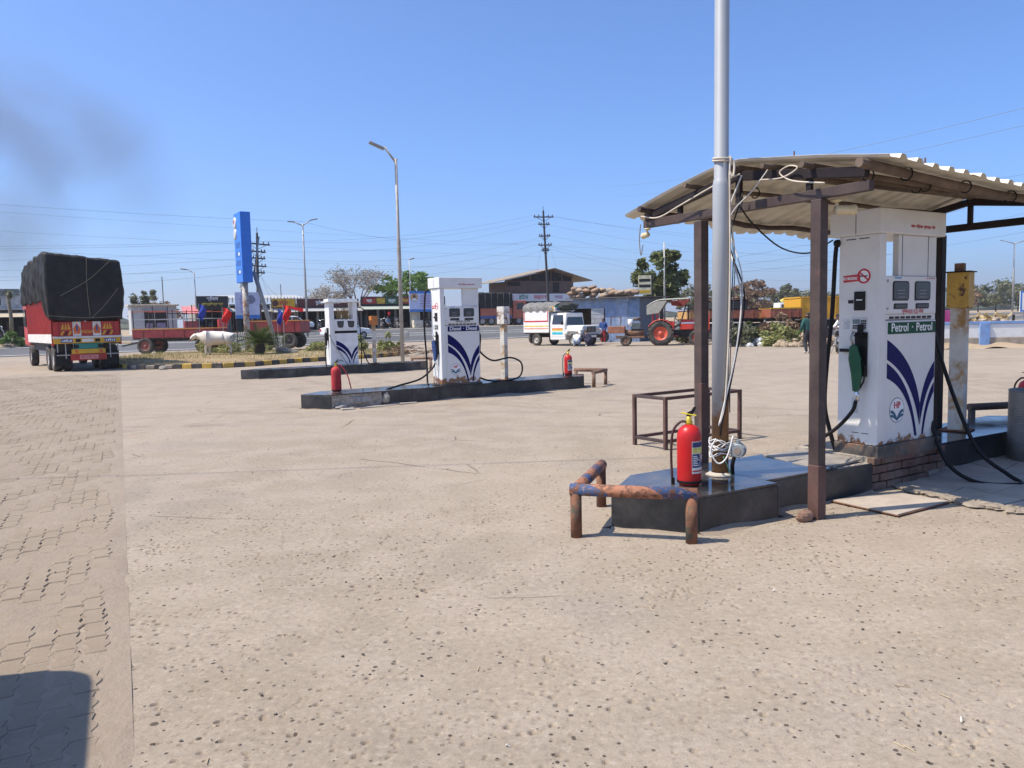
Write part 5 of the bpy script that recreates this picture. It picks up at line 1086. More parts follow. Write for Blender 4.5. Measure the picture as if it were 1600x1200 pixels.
# white cow
COWM = mat('white cow hide', (.72, .69, .62), .8, var=.1, vs=2, dust=.1); HOOF = mat('hoof', (.08, .07, .06), .7)
cw = thing('cow', 'lean white cow standing sideways on the median, facing left', 'cow', (-14.55, 38.2, .17), PI)
V = [(0, 0, .82, .46, .36), (.36, 0, .86, .45, .34), (-.42, 0, .87, .42, .34), (-.66, 0, .93, .31, .27), (-.80, 0, .9, .2), (.60, 0, .92, .40, .28), (.80, 0, .97, .27, .2), (.98, 0, 1.0, .2, .16), (1.12, 0, 1.0, .17, .15), (1.24, 0, .92, .13, .11), (1.35, 0, .82, .1, .09), (.52, 0, 1.2, .15)]
E_ = [(0, 1), (0, 2), (2, 3), (3, 4), (1, 5), (5, 6), (6, 7), (7, 8), (8, 9), (9, 10), (5, 11)]; em = [0] * 11
for sx_, x0, hind in ((1, .55, 0), (-1, .47, 0), (1, -.62, 1), (-1, -.52, 1)):
    y = sx_ * .13; o_ = len(V); root = 5 if not hind else 3
    if hind: V += [(x0 + .02, y, .70, .2), (x0 + .08, y, .54, .12), (x0 - .09, y, .36, .065), (x0 - .04, y, .1, .046), (x0 - .01, y, .02, .055)]
    else: V += [(x0, y, .68, .15), (x0 - .03, y, .52, .09), (x0 + .02, y, .32, .062), (x0, y, .1, .045), (x0 + .02, y, .02, .055)]
    E_ += [(root, o_)] + [(o_ + i, o_ + i + 1) for i in range(4)]; em += [0, 0, 0, 0, 1]
skinned('body', V, E_, [COWM, HOOF], em, cw)
for s_ in (-1, 1):
    b = B(); b.tube(bez([(1.06, s_ * .05, 1.08), (1.05, s_ * .12, 1.2), (.98, s_ * .13, 1.36)], 5), [.026] * 5 + [.02] * 5 + [.008], 6); b.build('horn', HOOF, cw, smooth=True); b = B(); b.ell((1.02, s_ * .17, 1.03), (.04, .1, .035), 8, 5); b.build('ear', COWM, cw, smooth=True); b = B(); b.ell((1.2, s_ * .075, .98), (.014, .01, .014), 6, 4); b.build('eye', HOOF, cw)
b = B(); b.tube(bez([(-.82, 0, .95), (-.92, 0, .75), (-.9, 0, .45), (-.88, 0, .3)], 5), [.03] * 5 + [.018] * 5 + [.03] * 6, 6); b.build('tail', COWM, cw, smooth=True); b = B(); b.ell((1.39, 0, .77), (.045, .06, .05), 8, 6); b.build('muzzle', mat('grey muzzle', (.2, .17, .15), .7), cw, smooth=True)

# ------------------------------------------------------------------ red farm trailers behind the median
TRR = mat('trailer red', (.22, .012, .016), .5, var=.2, dust=.1); TRO = mat('trailer orange trim', (.5, .2, .03), .6, dust=.2)
def trailer(label, loc, rz, L=5., W=1.9, side=.55, zb=.95, posts=True, rails=(), m=TRR, wr_=.5, trim=TRO, rimm=None, group='farm trailers'):
    t = thing('farm_trailer', label, 'trailer', loc, rz, group)
    for y0, y1 in ((-W / 2, -W / 2 + .05), (W / 2 - .05, W / 2)):
        sp = B().bx(-L / 2, L / 2, y0, y1, zb, zb + side).build('side_board', m, t, bev=.01); B().bx(-L / 2, L / 2, y0 - .012, y1 + .012, zb + side + .0005, zb + side + .07).build('top_trim', trim, t)
        for k in range(4): x = -L / 2 + L * (k + .5) / 4; B().bx(x - .035, x + .035, y0 - .025, y1 + .025, zb - .02, zb + side - .01).build('stake', m, sp)
    for x in (-L / 2, L / 2 - .05): B().bx(x, x + .05, -W / 2 + .051, W / 2 - .051, zb, zb + side).build('end_board', m, t, bev=.01)
    B().bx(-L / 2, L / 2, -W / 2 + .052, W / 2 - .052, zb - .08, zb - .001).build('floor', darksteel, t); B().bx(-L / 2 + .2, L / 2 - .2, -.35, .35, zb - .22, zb - .085).build('chassis', darksteel, t)
    for x in (-L / 2 + .75, L / 2 - .75):
        for y in (-W / 2 + .1, W / 2 - .1): wheel(t, (x, y, wr_), wr_, .26, rimm or mat('trailer rim', (.25, .05, .03), .7, dust=.3), 'y')
        B().cyl((x, -W / 2 + .2, wr_), (x, W / 2 - .2, wr_), .06).build('axle', darksteel, t)
    b = B(); b.bar((-L / 2, .25, zb - .25), (-L / 2 - 1.2, 0, .5), .08); b.bar((-L / 2, -.25, zb - .25), (-L / 2 - 1.2, 0, .5), .08); b.build('drawbar', darksteel, t)
    if posts:
        for k, x in enumerate(np.linspace(-L / 2 + .1, L / 2 - .1, 5)):
            for y in (-W / 2 + .03, W / 2 - .03): B().cyl((x, y, zb + side), (x, y, zb + side + 1.2 + .25 * (k % 2)), .03, n=6).build('stanchion', BROWN, t)
        for (x0, x1, z, m_) in rails:
            for y in (-W / 2 + .0, W / 2 - .0): B().bar((x0, y, zb + side + z), (x1, y, zb + side + z), .045).build('rail', m_, t)
    return t
ROr = mat('rail red', (.42, .08, .04), .6)
trailer('long red flat trailer with stake rails just right of the truck', (-20.4, 47.6, .02), R(-3), 5.1, 1.9, .5, .98, True, [(-2.5, -.4, 1.1, ROr), (-.3, .9, .0 + .95, DKB), (.5, 2.4, 1.05, ROr), (-2.4, 2.5, .62, steel)])
trailer('red trailer with tall stakes behind the sago palm', (-15.0, 50., .1), R(-4), 3.4, 1.9, .7, 1.05, True, [], rimm=mat('dark trailer rim', (.05, .04, .04), .7))
def flag(label, loc, m, h=2.2, sw=.4):
    t = thing('flag', label, 'flag', loc, random.uniform(-.3, .3), 'small flags on sticks'); B().cyl((0, 0, 0), (0, 0, h), .018, n=6).build('stick', steel, t); b = B(); b.grid(lambda u, v: (.02 + sw * u * (1 - .55 * v) + .05 * math.sin(v * 6), .07 * math.sin(u * 6 + v * 5), h - .05 - v * .85 - .25 * u * u), 8, 8); b.build('cloth', m, t, smooth=True)
FR = mat('red cloth', (.62, .015, .012), .8); FB = mat('blue cloth', (.02, .05, .36), .8)
flag('limp blue flag on a stick above the long red trailer', (-18.4, 45.6, .1), FB, 2.9); flag('red flag on a stick left of the leaning blue sign', (-16.9, 45.3, .1), FR, 2.65, .5); flag('red flag on a pale stick before the second trailer', (-12.45, 42.3, .2), FR, 2.55, .45); flag('dark blue flag right of the leaning blue sign', (-13.9, 46., .1), FB, 2.5, .35)
b = B(); b.grid(lambda u, v: (-1.6 + 1.6 * u, 0, .35 - .25 * u + .25 * v * u + .08 * math.sin(u * 5)), 10, 3); o = b.build('red_cloth_strip', FR); o.location = (-12.6, 47.0, 2.35); tag(o, 'red cloth strip tied across the stakes of the second trailer', 'cloth')

# ------------------------------------------------------------------ leaning blue company sign on its post
sn = thing('price_sign', 'tall leaning blue fuel company sign on a rusty post', 'sign', (-15.1, 44.1, .05), R(-59), ry=R(1.0))
SB = mat('sign blue', (.016, .17, .66), .35, var=.06); SBD = mat('sign deep blue', (.008, .09, .36), .4, var=.06)
B().cyl((0, 0, 0), (0, 0, 4.3), .17, n=16).build('post', mat('sign post paint', (.42, .41, .39), .6, col2=(.22, .09, .03), amt=.55, s2=1.6, soft=.1, dust=.2), sn, smooth=True)
B().bx(-.85, .85, -.28, .28, 4.0, 7.9).build('panel_box', [SB], sn, bev=.03)
for (z, r) in ((7.35, .36), (6.75, .33)): B().lathe([(0, -.34), (r * .7, -.34), (r, -.3), (r, -.281)], 24, (-.55, 0, z), 'y').build('roundel', mat('roundel silver', (.6, .6, .58), .4, .2), sn, smooth=True)
text('HP', .3, REDP, sn, (-.55, -.345, 7.42), bold=.008)
for k, z in enumerate((6.1, 5.6, 5.1, 4.6)): B().bx(-.55, .55, -.285, -.2805, z - .16, z + .16).build('price_board', SBD, sn); B().bx(.0, .42, -.2895, -.2855, z - .09, z + .09).build('price_digits', mat('digit white', (.6, .68, .7), .5), sn) if k in (1, 3) else None
b = B(); b.tube([(-.1, 0, 3.55), (-.7, -.1, 3.75), (-1., -.15, 3.85)], .04, 6); b.build('bracket_arm', steel, sn); b = B(); b.tube([(.15, 0, 3.3), (.4, 0, 3.4)], .03, 6); b.build('bracket_stub', steel, sn)
pr_ = thing('prop_pole', 'grey prop pole leaning against the blue sign', 'pole', (-13.6, 44.9, .1)); b = B(); b.tube([(0, 0, 0), (-1.05, -.4, 4.55)], .12, 10); b.build('shaft', mat('cement pole', (.36, .35, .32), .8), pr_, smooth=True); b = B(); b.tube([(-1.05, -.4, 4.5), (-.75, -.2, 6.6)], .05, 8); b.build('upper_pipe', steel, pr_, smooth=True)
fb = thing('flex_banner', 'pale printed flex banner with portrait behind the blue sign post', 'banner', (-17.95, 52.9, 0), R(31)); B().bx(-.85, .85, -.02, .02, 2.1, 3.9).build('sheet', mat('banner print', (.55, .60, .75), .6, var=.15, vs=2), fb); B().bx(-.85, .85, -.025, -.0205, 2.1, 2.35).build('blue_band', mat('banner blue', (.05, .2, .55), .6), fb)
for x in (-.8, .8): B().cyl((x, .05, 0), (x, .05, 3.9), .03, n=6).build('stake', BROWN, fb)
B().lathe([(0, -.026), (.3, -.026), (.3, -.0205)], 20, (.2, 0, 3.4), 'y').build('emblem', mat('emblem grey', (.2, .22, .3), .6), fb); B().bx(-.5, .0, -.024, -.0205, 2.5, 3.7).build('portrait_panel', mat('portrait lilac', (.4, .42, .62), .6, var=.2), fb)
# ------------------------------------------------------------------ far side of the highway: shops, kiosk, hotel
def shop_base(name, label, s0, s1, t0=17, cat='shop', z=1.05, group='shops across the highway'): return thing(name, label, cat, hw(s0, t0, z), HA, group), s1 - s0
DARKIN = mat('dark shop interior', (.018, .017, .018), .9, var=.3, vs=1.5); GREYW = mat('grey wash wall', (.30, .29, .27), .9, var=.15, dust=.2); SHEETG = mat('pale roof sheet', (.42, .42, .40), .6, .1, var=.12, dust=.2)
def shopfront(t, W, h, depth=5, sign=None, signh=.9, awn=.8, awm=None, bays=3, wall=GREYW, roofm=SHEETG):
    """open fronted shop: side walls, piers between the bays, roll shutters up, awning sheet and sign board"""
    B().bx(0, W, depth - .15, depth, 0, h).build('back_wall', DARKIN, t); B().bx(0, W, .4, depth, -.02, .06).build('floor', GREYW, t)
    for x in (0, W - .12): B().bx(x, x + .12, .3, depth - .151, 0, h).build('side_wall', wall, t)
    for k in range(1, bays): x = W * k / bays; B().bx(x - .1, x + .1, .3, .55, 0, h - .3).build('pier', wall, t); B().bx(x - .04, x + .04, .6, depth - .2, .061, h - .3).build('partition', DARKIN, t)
    B().bx(.0, W, .25, depth, h + .0005, h + .12).build('roof', roofm, t); B().bx(.121, W - .121, .31, .5, h - .42, h - .001).build('shutter_box', darksteel, t)
    if awn: b = B(); b.add([(-.1, .3, h - .25), (W + .1, .3, h - .25), (W + .1, .3 - awn, h - .62), (-.1, .3 - awn, h - .62)], [(0, 1, 2, 3)]); b.build('awning', awm or SHEETG, t, solid=.03); [B().cyl((x, .25 - awn, -.02), (x, .25 - awn, h - .62), .035, n=6).build('awning_post', BROWN, t) for x in np.linspace(.1, W - .1, bays + 1)]
    if sign: return B().bx(.02, W - .02, .12, .24, h - .15, h - .15 + signh).build('sign_board', sign, t)
RS = random.Random(3)
def goods(t, W, bays, h=1.3):
    for k in range(bays * 3):
        x = W * (k + .5) / (bays * 3); hh = RS.uniform(.5, h); B().bx(x - RS.uniform(.1, .28), x + RS.uniform(.1, .28), 1.2, 1.8, .061, hh).build('shelf_goods', mat('goods %d' % (k % 4), [(.12, .08, .06), (.05, .08, .1), (.16, .13, .1), (.08, .03, .03)][k % 4], .7), t)
BLKS = mat('black sign', (.012, .012, .014), .5); YEL = mat('yellow letters', (.65, .5, .03), .6); YSIGN = mat('yellow sign', (.6, .36, .02), .6, var=.1); MAR = mat('maroon sign', (.10, .025, .02), .6, var=.2); MUR = mat('mixed sign print', (.16, .05, .04), .6, var=.6, vs=2.2)
t, W = shop_base('roadside_shop', 'shop with black sign in white and yellow letters beyond the long trailer', 14.4, 17.2); sb = shopfront(t, W, 2.55, sign=BLKS, signh=.95, awn=0, bays=1); text('श्रीराम', .38, WHITEP, sb, (1.4, .115, 3.1), bold=.01); text('इलेक्ट्रिकल्स वर्क', .26, YEL, sb, (1.4, .115, 2.62), bold=.008); goods(t, W, 1)
b = B(); b.box((2.0, -.6, .6), (.7, .7, 1.2)); o = b.build('red_cooler', mat('cooler red', (.5, .06, .06), .5), t, bev=.03)
t, W = shop_base('roadside_shop', 'low grey fronted shop under a long pale sheet roof', 17.4, 21.5, 17.6); shopfront(t, W, 2.5, awn=1., bays=2, sign=None); b = B(); b.add([(-.2, -.2, 3.1), (7.5, -.2, 3.1), (7.5, 5, 3.6), (-.2, 5, 3.6)], [(0, 1, 2, 3)]); b.build('shed_roof', SHEETG, t, solid=.05); goods(t, W, 2)
for k in range(24): B().bx(-.15 + k * .32, -.06 + k * .32, -.21, -.16, 2.75, 3.25).build('fascia_slat', SHEETG, t)
t, W = shop_base('roadside_shop', 'shop with bright yellow sign behind the red trailer stakes', 21.0, 23.3, 16.6); sb = shopfront(t, W, 2.4, sign=YSIGN, signh=.8, awn=.6, bays=1); text('हॉटेल', .42, REDP, sb, (1.15, .115, 2.65), bold=.012); B().lathe([(0, -.006), (.3, -.006), (.3, 0)], 20, (.38, .118, 2.65), 'y').build('sign_dot', MAR, sb); goods(t, W, 1)
t, W = shop_base('roadside_shop', 'shop with long dark brown lettered sign left of farthest pump', 23.5, 29.8); sb = shopfront(t, W, 2.45, sign=MAR, signh=.75, awn=1.1, bays=3); text('पुरोहित फर्निचर', .42, WHITEP, sb, (3.1, .115, 2.68), bold=.008); goods(t, W, 3)
t, W = shop_base('roadside_shop', 'long open fronted shop row with colourful signs behind lamp post', 30.0, 39.5); sb = shopfront(t, W, 2.55, sign=BLKS, signh=.85, awn=1.5, awm=mat('greenish awning', (.36, .40, .33), .7, dust=.2), bays=5); goods(t, W, 5, 1.6)
for k, (x0, x1, c) in enumerate(((.2, 1.6, (.3, .03, .02)), (1.7, 2.6, (.4, .22, .03)), (2.7, 4.0, (.05, .12, .05)), (4.1, 5.3, (.3, .05, .03)), (5.4, 6.6, (.06, .1, .05)), (6.7, 8.2, (.35, .25, .05)), (8.3, 9.3, (.2, .04, .04)))): B().bx(x0, x1, .105, .1195, 2.5, 3.15).build('sign_panel', mat('sign panel %d' % k, c, .6, var=.4, vs=4), sb); text(['चहा', 'नाश्ता', 'ज्यूस', 'मिसळ', 'पान', 'भोजन', 'थाळी'][k], .4, [WHITEP, YEL][k % 2], sb, ((x0 + x1) / 2, .102, 2.82), bold=.008)
# left edge shop, kiosk
t, W = shop_base('roadside_shop', 'weathered two storey shop at the left picture edge', -6.0, 1.2); shopfront(t, W, 2.3, awn=1.6, bays=3, awm=mat('tan awning', (.42, .35, .25), .8)); B().bx(1.5, W, .5, 5, 2.43, 3.45).build('upper_storey', mat('blotched plaster', (.42, .42, .41), .9, var=.3, vs=2), t); B().bx(.5, W - .3, .4, 3, 3.4505, 4.0).build('parapet', mat('mossy plaster', (.2, .22, .2), .9, var=.4), t); goods(t, W, 3)
for x in (3, 5): B().bx(x, x + .6, .47, .4995, 2.7, 3.2).build('upper_window', glass, t)
t, W = shop_base('kiosk', 'pale ribbed sheet kiosk with dark windows behind the long trailer', 9.0, 12.7, 17, 'kiosk', group='kiosks'); KS = mat('pale ribbed sheet', (.50, .51, .50), .55, .1, dust=.2)
B().bx(0, W, 0, 2.5, 0, 2.5).build('cabin', KS, t)
for k in range(19): B().bx(.03 + k * .2, .1 + k * .2, -.03, 0, .02, 2.48).build('wall_rib', KS, t)
for (x0, x1) in ((1.05, 1.85), (1.9, 2.85)): q_ = B().bx(x0, x1, -.05, -.031, .6, 2.05).build('window', DARKIN, t); B().bx(x0 + .1, x1 - .1, -.058, -.0505, .62, 1.0).build('window_shelf', mat('shelf print', (.25, .2, .3), .7, var=.5, vs=9), q_)
B().bx(.95, 2.95, -.12, -.032, 2.06, 2.22).build('shutter_roll', steel, t); b = B(); b.bx(-.2, W + .2, -.35, 2.7, 2.505, 2.6); b.build('roof_sheet', mat('kiosk roof', (.55, .47, .36), .7), t)
for k in range(20): B().bx(-.15 + k * .205, -.07 + k * .205, -.36, 2.7, 2.601, 2.64).build('roof_rib', MATS['kiosk roof'], t)
t, W = shop_base('kiosk', 'small pink roofed stall with blue drum beside the kiosk', 13.1, 14.3, 15.4, 'stall', group='kiosks'); B().bx(0, 1.1, 0, 1, 0, 1.1).build('counter', mat('stall maroon', (.3, .05, .06), .6), t, bev=.02); b = B(); b.add([(-.1, -.2, 1.75), (1.2, -.2, 1.75), (1.2, 1.1, 2.4), (-.1, 1.1, 2.4)], [(0, 1, 2, 3)]); b.build('roof', mat('pink sheet', (.62, .2, .2), .6), t, solid=.04); [B().bx(x, x + .05, y, y + .05, 1.1, 1.78 + (.6 if y else 0)).build('post', BROWN, t) for x in (0, 1.05) for y in (0, .95)]
# hoarding on two posts with a portrait panel
t = thing('billboard', 'blue and lilac printed billboard on posts before the shop row', 'billboard', hw(34.2, 14.6, 1.05), HA); B().bx(0, 2.75, -.03, .03, 1.6, 3.7).build('sheet', mat('billboard lilac', (.60, .62, .78), .6, var=.08), t)
for (z0, z1) in ((1.6, 1.85), (3.45, 3.7)): B().bx(0, 2.75, -.036, -.0305, z0, z1).build('blue_band', MATS['banner blue'], t)
B().lathe([(0, -.04), (.42, -.04), (.42, -.0305)], 20, (.55, 0, 3.05), 'y').build('portrait_disc', mat('portrait orange', (.6, .35, .15), .6), t); b = B(); b.lathe([(0, -.046), (.17, -.046), (.17, -.041)], 14, (.55, 0, 3.15), 'y'); b.build('portrait_head', SKIN, t); b = B(); b.yprism([(.25, 2.72), (.85, 2.72), (.72, 2.98), (.38, 2.98)], -.046, -.041); b.build('portrait_shirt', WHITEP, t)
for k in range(8): B().bx(1.15 + .1 * (k % 2), 2.55 - .15 * (k % 3), -.036, -.0305, 2.05 + .17 * k, 2.11 + .17 * k).build('print_line', mat('billboard ink', (.3, .12, .3), .6), t)
for x in (.1, 1.6): B().cyl((x, .07, 0), (x, .07, 3.7), .045, n=8).build('post', steel, t)
t = thing('pan_stall', 'low white and yellow printed stall box under the billboard', 'stall', hw(34.8, 14.9, 1.05), HA, 'kiosks'); B().bx(0, 1.0, 0, .8, 0, .75).build('counter', mat('printed stall', (.62, .6, .5), .6, var=.4, vs=5), t); B().bx(0, 1.0, .7, .8, .7505, 1.6).build('back_board', mat('stall board', (.5, .48, .42), .7), t); B().bx(-.05, 1.05, -.1, .85, 1.6, 1.66).build('lid', steel, t)
# hotel with a gabled shed on top
t = thing('hotel_building', 'brown gabled hotel building with long white lettered fascia', 'building', hw(46.8, 18.2, 1.0), HA); HB = mat('brown sheet wall', (.125, .085, .068), .8, var=.15, vs=1.2); WOOD = mat('ochre timber front', (.36, .24, .13), .8, var=.25)
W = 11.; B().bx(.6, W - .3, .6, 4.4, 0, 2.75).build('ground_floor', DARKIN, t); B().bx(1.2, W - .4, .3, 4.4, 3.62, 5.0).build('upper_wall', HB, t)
for k in range(28): B().bx(1.25 + k * .33, 1.32 + k * .33, .26, .2995, 3.63, 4.98).build('wall_rib', HB, t)
fs = B().bx(.0, W, .0, .25, 2.75, 3.6).build('fascia', mat('white fascia', (.66, .68, .70), .5), t); B().bx(-.25, -.001, .0, 4., 2.75, 3.6).build('fascia_return', MATS['white fascia'], t)
text('हॉटेल', .62, mat('green letters', (.02, .22, .12), .6), fs, (3.3, -.006, 3.18), bold=.014); text('साईराज', .62, REDP, fs, (5.6, -.006, 3.18), bold=.014); text('जनता', .55, mat('purple letters', (.25, .05, .2), .6), fs, (8.2, -.006, 3.18), bold=.012); text('धाबा', .5, REDP, t, (-.256, 1.8, 3.18), (PI / 2, 0, -PI / 2), bold=.01); b = B(); b.lathe([(.26, -.008), (.26, 0), (.2, 0), (.2, -.008), (.26, -.008)], 20, (1.7, -.002, 3.18), 'y'); b.build('emblem_ring', mat('pale red ring', (.55, .25, .25), .6), fs)
for sgn, (xa, za, xb, zb_) in enumerate(((-.9, 4.85, 7.4, 6.55), (12.9, 5.15, 7.4, 6.55))): b = B(); b.add([(xa, -.5, za), (xb, -.5, zb_), (xb, 4.8, zb_), (xa, 4.8, za)], [(0, 1, 2, 3)]); b.build('roof_slope', mat('roof tan sheet', (.26, .21, .16), .8, var=.2), t, solid=.07)
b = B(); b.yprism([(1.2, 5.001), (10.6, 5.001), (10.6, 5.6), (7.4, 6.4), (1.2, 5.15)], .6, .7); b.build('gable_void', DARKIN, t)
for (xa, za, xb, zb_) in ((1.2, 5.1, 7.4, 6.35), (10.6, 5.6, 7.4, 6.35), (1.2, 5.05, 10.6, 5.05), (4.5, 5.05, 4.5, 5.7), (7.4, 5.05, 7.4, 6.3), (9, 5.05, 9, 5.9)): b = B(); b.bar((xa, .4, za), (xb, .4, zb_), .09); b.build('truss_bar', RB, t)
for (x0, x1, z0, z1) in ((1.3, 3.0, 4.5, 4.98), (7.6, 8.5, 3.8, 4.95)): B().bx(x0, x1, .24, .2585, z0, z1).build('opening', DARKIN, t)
for (x0, x1, m) in ((.7, 2.2, WOOD), (3.4, 4.3, WOOD), (4.4, 7., WOOD), (7.3, 10.4, WOOD)): B().bx(x0, x1, .5, .5995, .02, 1.0 if x0 > 3 else 2.7).build('front_panel', m, t)
for x in (.65, 3.2, 7.1, 10.5): B().bx(x - .1, x + .1, .3, .499, 0, 2.74).build('column', MATS['white fascia'], t)
bush('bright green potted bush before the hotel front', hw(50.0, 17.4, 1.0), 1.0, 1.5, LEAF2, leaf=.07, per=70, nc=14)
# dark loads of parked lorries behind the diesel pump
def lorry(label, s, t_, L, body, tarp, low, z=1.05, rz=0., hgt=3.3, group='lorries across the highway'):
    t = thing('parked_lorry', label, 'truck', hw(s, t_, z), HA + rz, group); B().bx(0, L, 0, 2.3, 1.05, 1.9).build('bed', body, t, bev=.03); B().bx(.0, L, -.02, 2.3, .75, 1.049).build('lower_band', low, t, bev=.02); b = B()
    b.grid(lambda u, v: (-.05 + (L + .1) * u, (-.06 if v < .7 else -.06 + (v - .7) / .3 * 2.4) + .05 * math.sin(u * 40 + v * 9) * (1 - v), 1.85 + min(v / .7, 1) * (hgt - 1.85) + .09 * math.sin(u * 23 + v * 3) * v), 60, 12); b.build('tarpaulin', tarp, t, smooth=True); B().bx(-.02, L + .02, 0, 2.3, 1.9, hgt - .12).build('load', DARKIN, t)
    for k in range(6): b = B(); b.bar((L * (k + .5) / 6, -.14, 1.85), (L * (k + .5) / 6, -.14, hgt), .03); b.build('rope', RP, t)
    for x in (.9, 2.0, L + .9): [wheel(t, (x, y, .48), .48, .28, MATS['truck rim'], 'y') for y in (.2, 2.1)]
    B().bx(L + .15, L + 1.9, 0, 2.3, .7, 2.7).build('cab', body, t, bev=.1); B().bx(L + .6, L + 1.5, -.012, .0, 1.7, 2.4).build('side_window', glass, t); return t
lorry('parked lorry with dark ribbed tarpaulin and orange blue body behind the diesel pump', 42.1, 15.2, 4.6, mat('lorry orange', (.42, .10, .05), .6, dust=.2), TARP, mat('lorry blue', (.03, .08, .3), .6, dust=.2), hgt=3.55)
lorry('red boxed lorry parked between the pickup and the blue workshop', 63.5, -3.0, 5.2, mat('lorry red', (.16, .02, .018), .6, var=.2), mat('maroon cover', (.12, .02, .018), .7, var=.2), TW, z=0, rz=PI / 2 * .75, hgt=3.1)

# ------------------------------------------------------------------ cars and motorbikes by the shops
def car(label, loc, rz, m):
    t = thing('parked_car', label, 'car', loc, rz, 'white cars near the shops'); b = B(); prof_ = [(-1.95, .35), (1.95, .35), (2.0, .62), (1.85, .82), (1.0, .92), (.45, 1.38), (-.75, 1.42), (-1.5, 1.0), (-1.95, .92)]
    b.yprism(prof_, -.82, .82); b.build('body', m, t, bev=.1, seg=3)
    for y in (-.825, .825): b = B(); b.yprism([(.85, .93), (.42, 1.28), (-.05, 1.31), (-.05, .93)], y - .006, y + .006); b.build('front_window', glass, t); b = B(); b.yprism([(-.13, .93), (-.13, 1.31), (-.7, 1.32), (-1.25, .98)], y - .006, y + .006); b.build('rear_window', glass, t)
    b = B(); b.add([(.98, -.7, .96), (.98, .7, .96), (.5, .62, 1.345), (.5, -.62, 1.345)], [(0, 1, 2, 3)]); b.build('windscreen', glass, t, solid=.02); b = B(); b.add([(-1.52, -.66, 1.04), (-1.52, .66, 1.04), (-.82, .6, 1.405), (-.82, -.6, 1.405)], [(0, 1, 2, 3)]); b.build('rear_screen', glass, t, solid=.02)
    for x in (-1.25, 1.25):
        for y in (-.76, .76): wheel(t, (x, y, .3), .3, .2, steel, 'y')
    for y in (-.6, .6): B().bx(-1.99, -1.93, y - .14, y + .14, .68, .86).build('tail_lamp', REDP, t); B().bx(1.9, 1.97, y - .16, y + .16, .62, .76).build('headlight', chrome, t)
    return t
car('white hatchback on the road just behind the farthest pump', hw(24.0, 4.6, .35), HA + .12, white); car('white car parked before the shops behind the red trailer', hw(21.9, 13.6, 1.02), HA, white)
def bike(label, loc, rz, m, group='motorbikes'):
    t = thing('motorcycle', label, 'motorcycle', loc, rz, group)
    for x in (-.65, .68):
        o = B().lathe([(.24, -.04), (.3, -.035), (.3, .035), (.24, .04)], 24, (0, 0, 0), 'y').build('wheel', tyre, t, smooth=True); o.location = (x, 0, .3); b = B(); [b.bar((0, 0, 0), (.25 * math.cos(a), 0, .25 * math.sin(a)), .018) for a in np.linspace(0, 2 * PI, 7)[:6]]; b.lathe([(0, -.06), (.06, -.06), (.06, .06), (0, .06)], 10, (0, 0, 0), 'y'); b.build('spokes', chrome, o)
        B().lathe([(.36, -.06), (.37, 0), (.36, .06)], 12, (x, 0, .3), 'y', R(20) if x > 0 else R(10), R(130) if x > 0 else R(150)).build('mudguard', m, t, solid=.008)
    b = B(); b.yprism([(-.1, .68), (.32, .66), (.42, .78), (.3, .92), (.05, .92), (-.08, .8)], -.13, .13); b.build('tank', m, t, bev=.05); b = B(); b.yprism([(-.8, .8), (-.1, .72), (-.08, .8), (-.3, .84), (-.75, .9)], -.12, .12); b.build('seat', BLACKP, t, bev=.03)
    B().bx(-.18, .25, -.12, .12, .28, .62).build('engine', steel, t, bev=.04); b = B(); b.tube([(.1, .14, .3), (-.3, .16, .28), (-.85, .17, .36)], .035, 8); b.build('exhaust', chrome, t, smooth=True)
    for y in (-.07, .07): b = B(); b.cyl((.68, y, .3), (.42, y, .95), .025); b.build('fork', chrome, t)
    b = B(); b.tube([(.33, -.36, 1.02), (.42, -.15, .98), (.42, .15, .98), (.33, .36, 1.02)], .016, 6); b.build('handlebar', chrome, t); B().lathe([(0, .0), (.08, .0), (.09, -.08), (0, -.1)], 14, (.56, 0, .88), 'x').build('headlamp', chrome, t, smooth=True); b = B(); b.bar((-.2, .12, .3), (-.25, .25, .02), .02); b.build('side_stand', steel, t)
    for y in (-.28, .28): b = B(); b.cyl((.38, y, 1.0), (.36, y * 1.25, 1.18), .008); b.ell((.36, y * 1.28, 1.2), (.015, .05, .035), 8, 5); b.build('mirror', BLACKP, t)
    return t
bk = bike('silver black motorcycle parked by the person in green', (13.05, 30.7, 0), R(70), mat('bike grey', (.1, .1, .11), .35))
for k, (s, t_, a, lb) in enumerate(((24.8, 14.2, 1.2, 'motorbike parked before the brown lettered shop'), (27.6, 14.4, 1.5, 'second motorbike before the brown lettered shop'), (31.2, 14.6, 1.3, 'leftmost motorbike before the long shop row'), (33.0, 14.9, 1.7, 'motorbike before the shop row left of the billboard'), (36.4, 14.1, .3, 'motorbike parked sideways below the billboard'), (38.3, 14.6, 1.4, 'motorbike at the right end of the shop row'), (-.8, 13.9, .4, 'motorbike outside the shop at left picture edge'))): dup(bk, hw(s, t_, 1.05), HA + a, lb)
SH1 = mat('white shirt', (.62, .62, .6), .8); SH2 = mat('bluish shirt', (.2, .25, .35), .8); TRD = mat('dark trousers', (.025, .025, .03), .8); SHO = mat('pale shoes', (.5, .48, .45), .7)
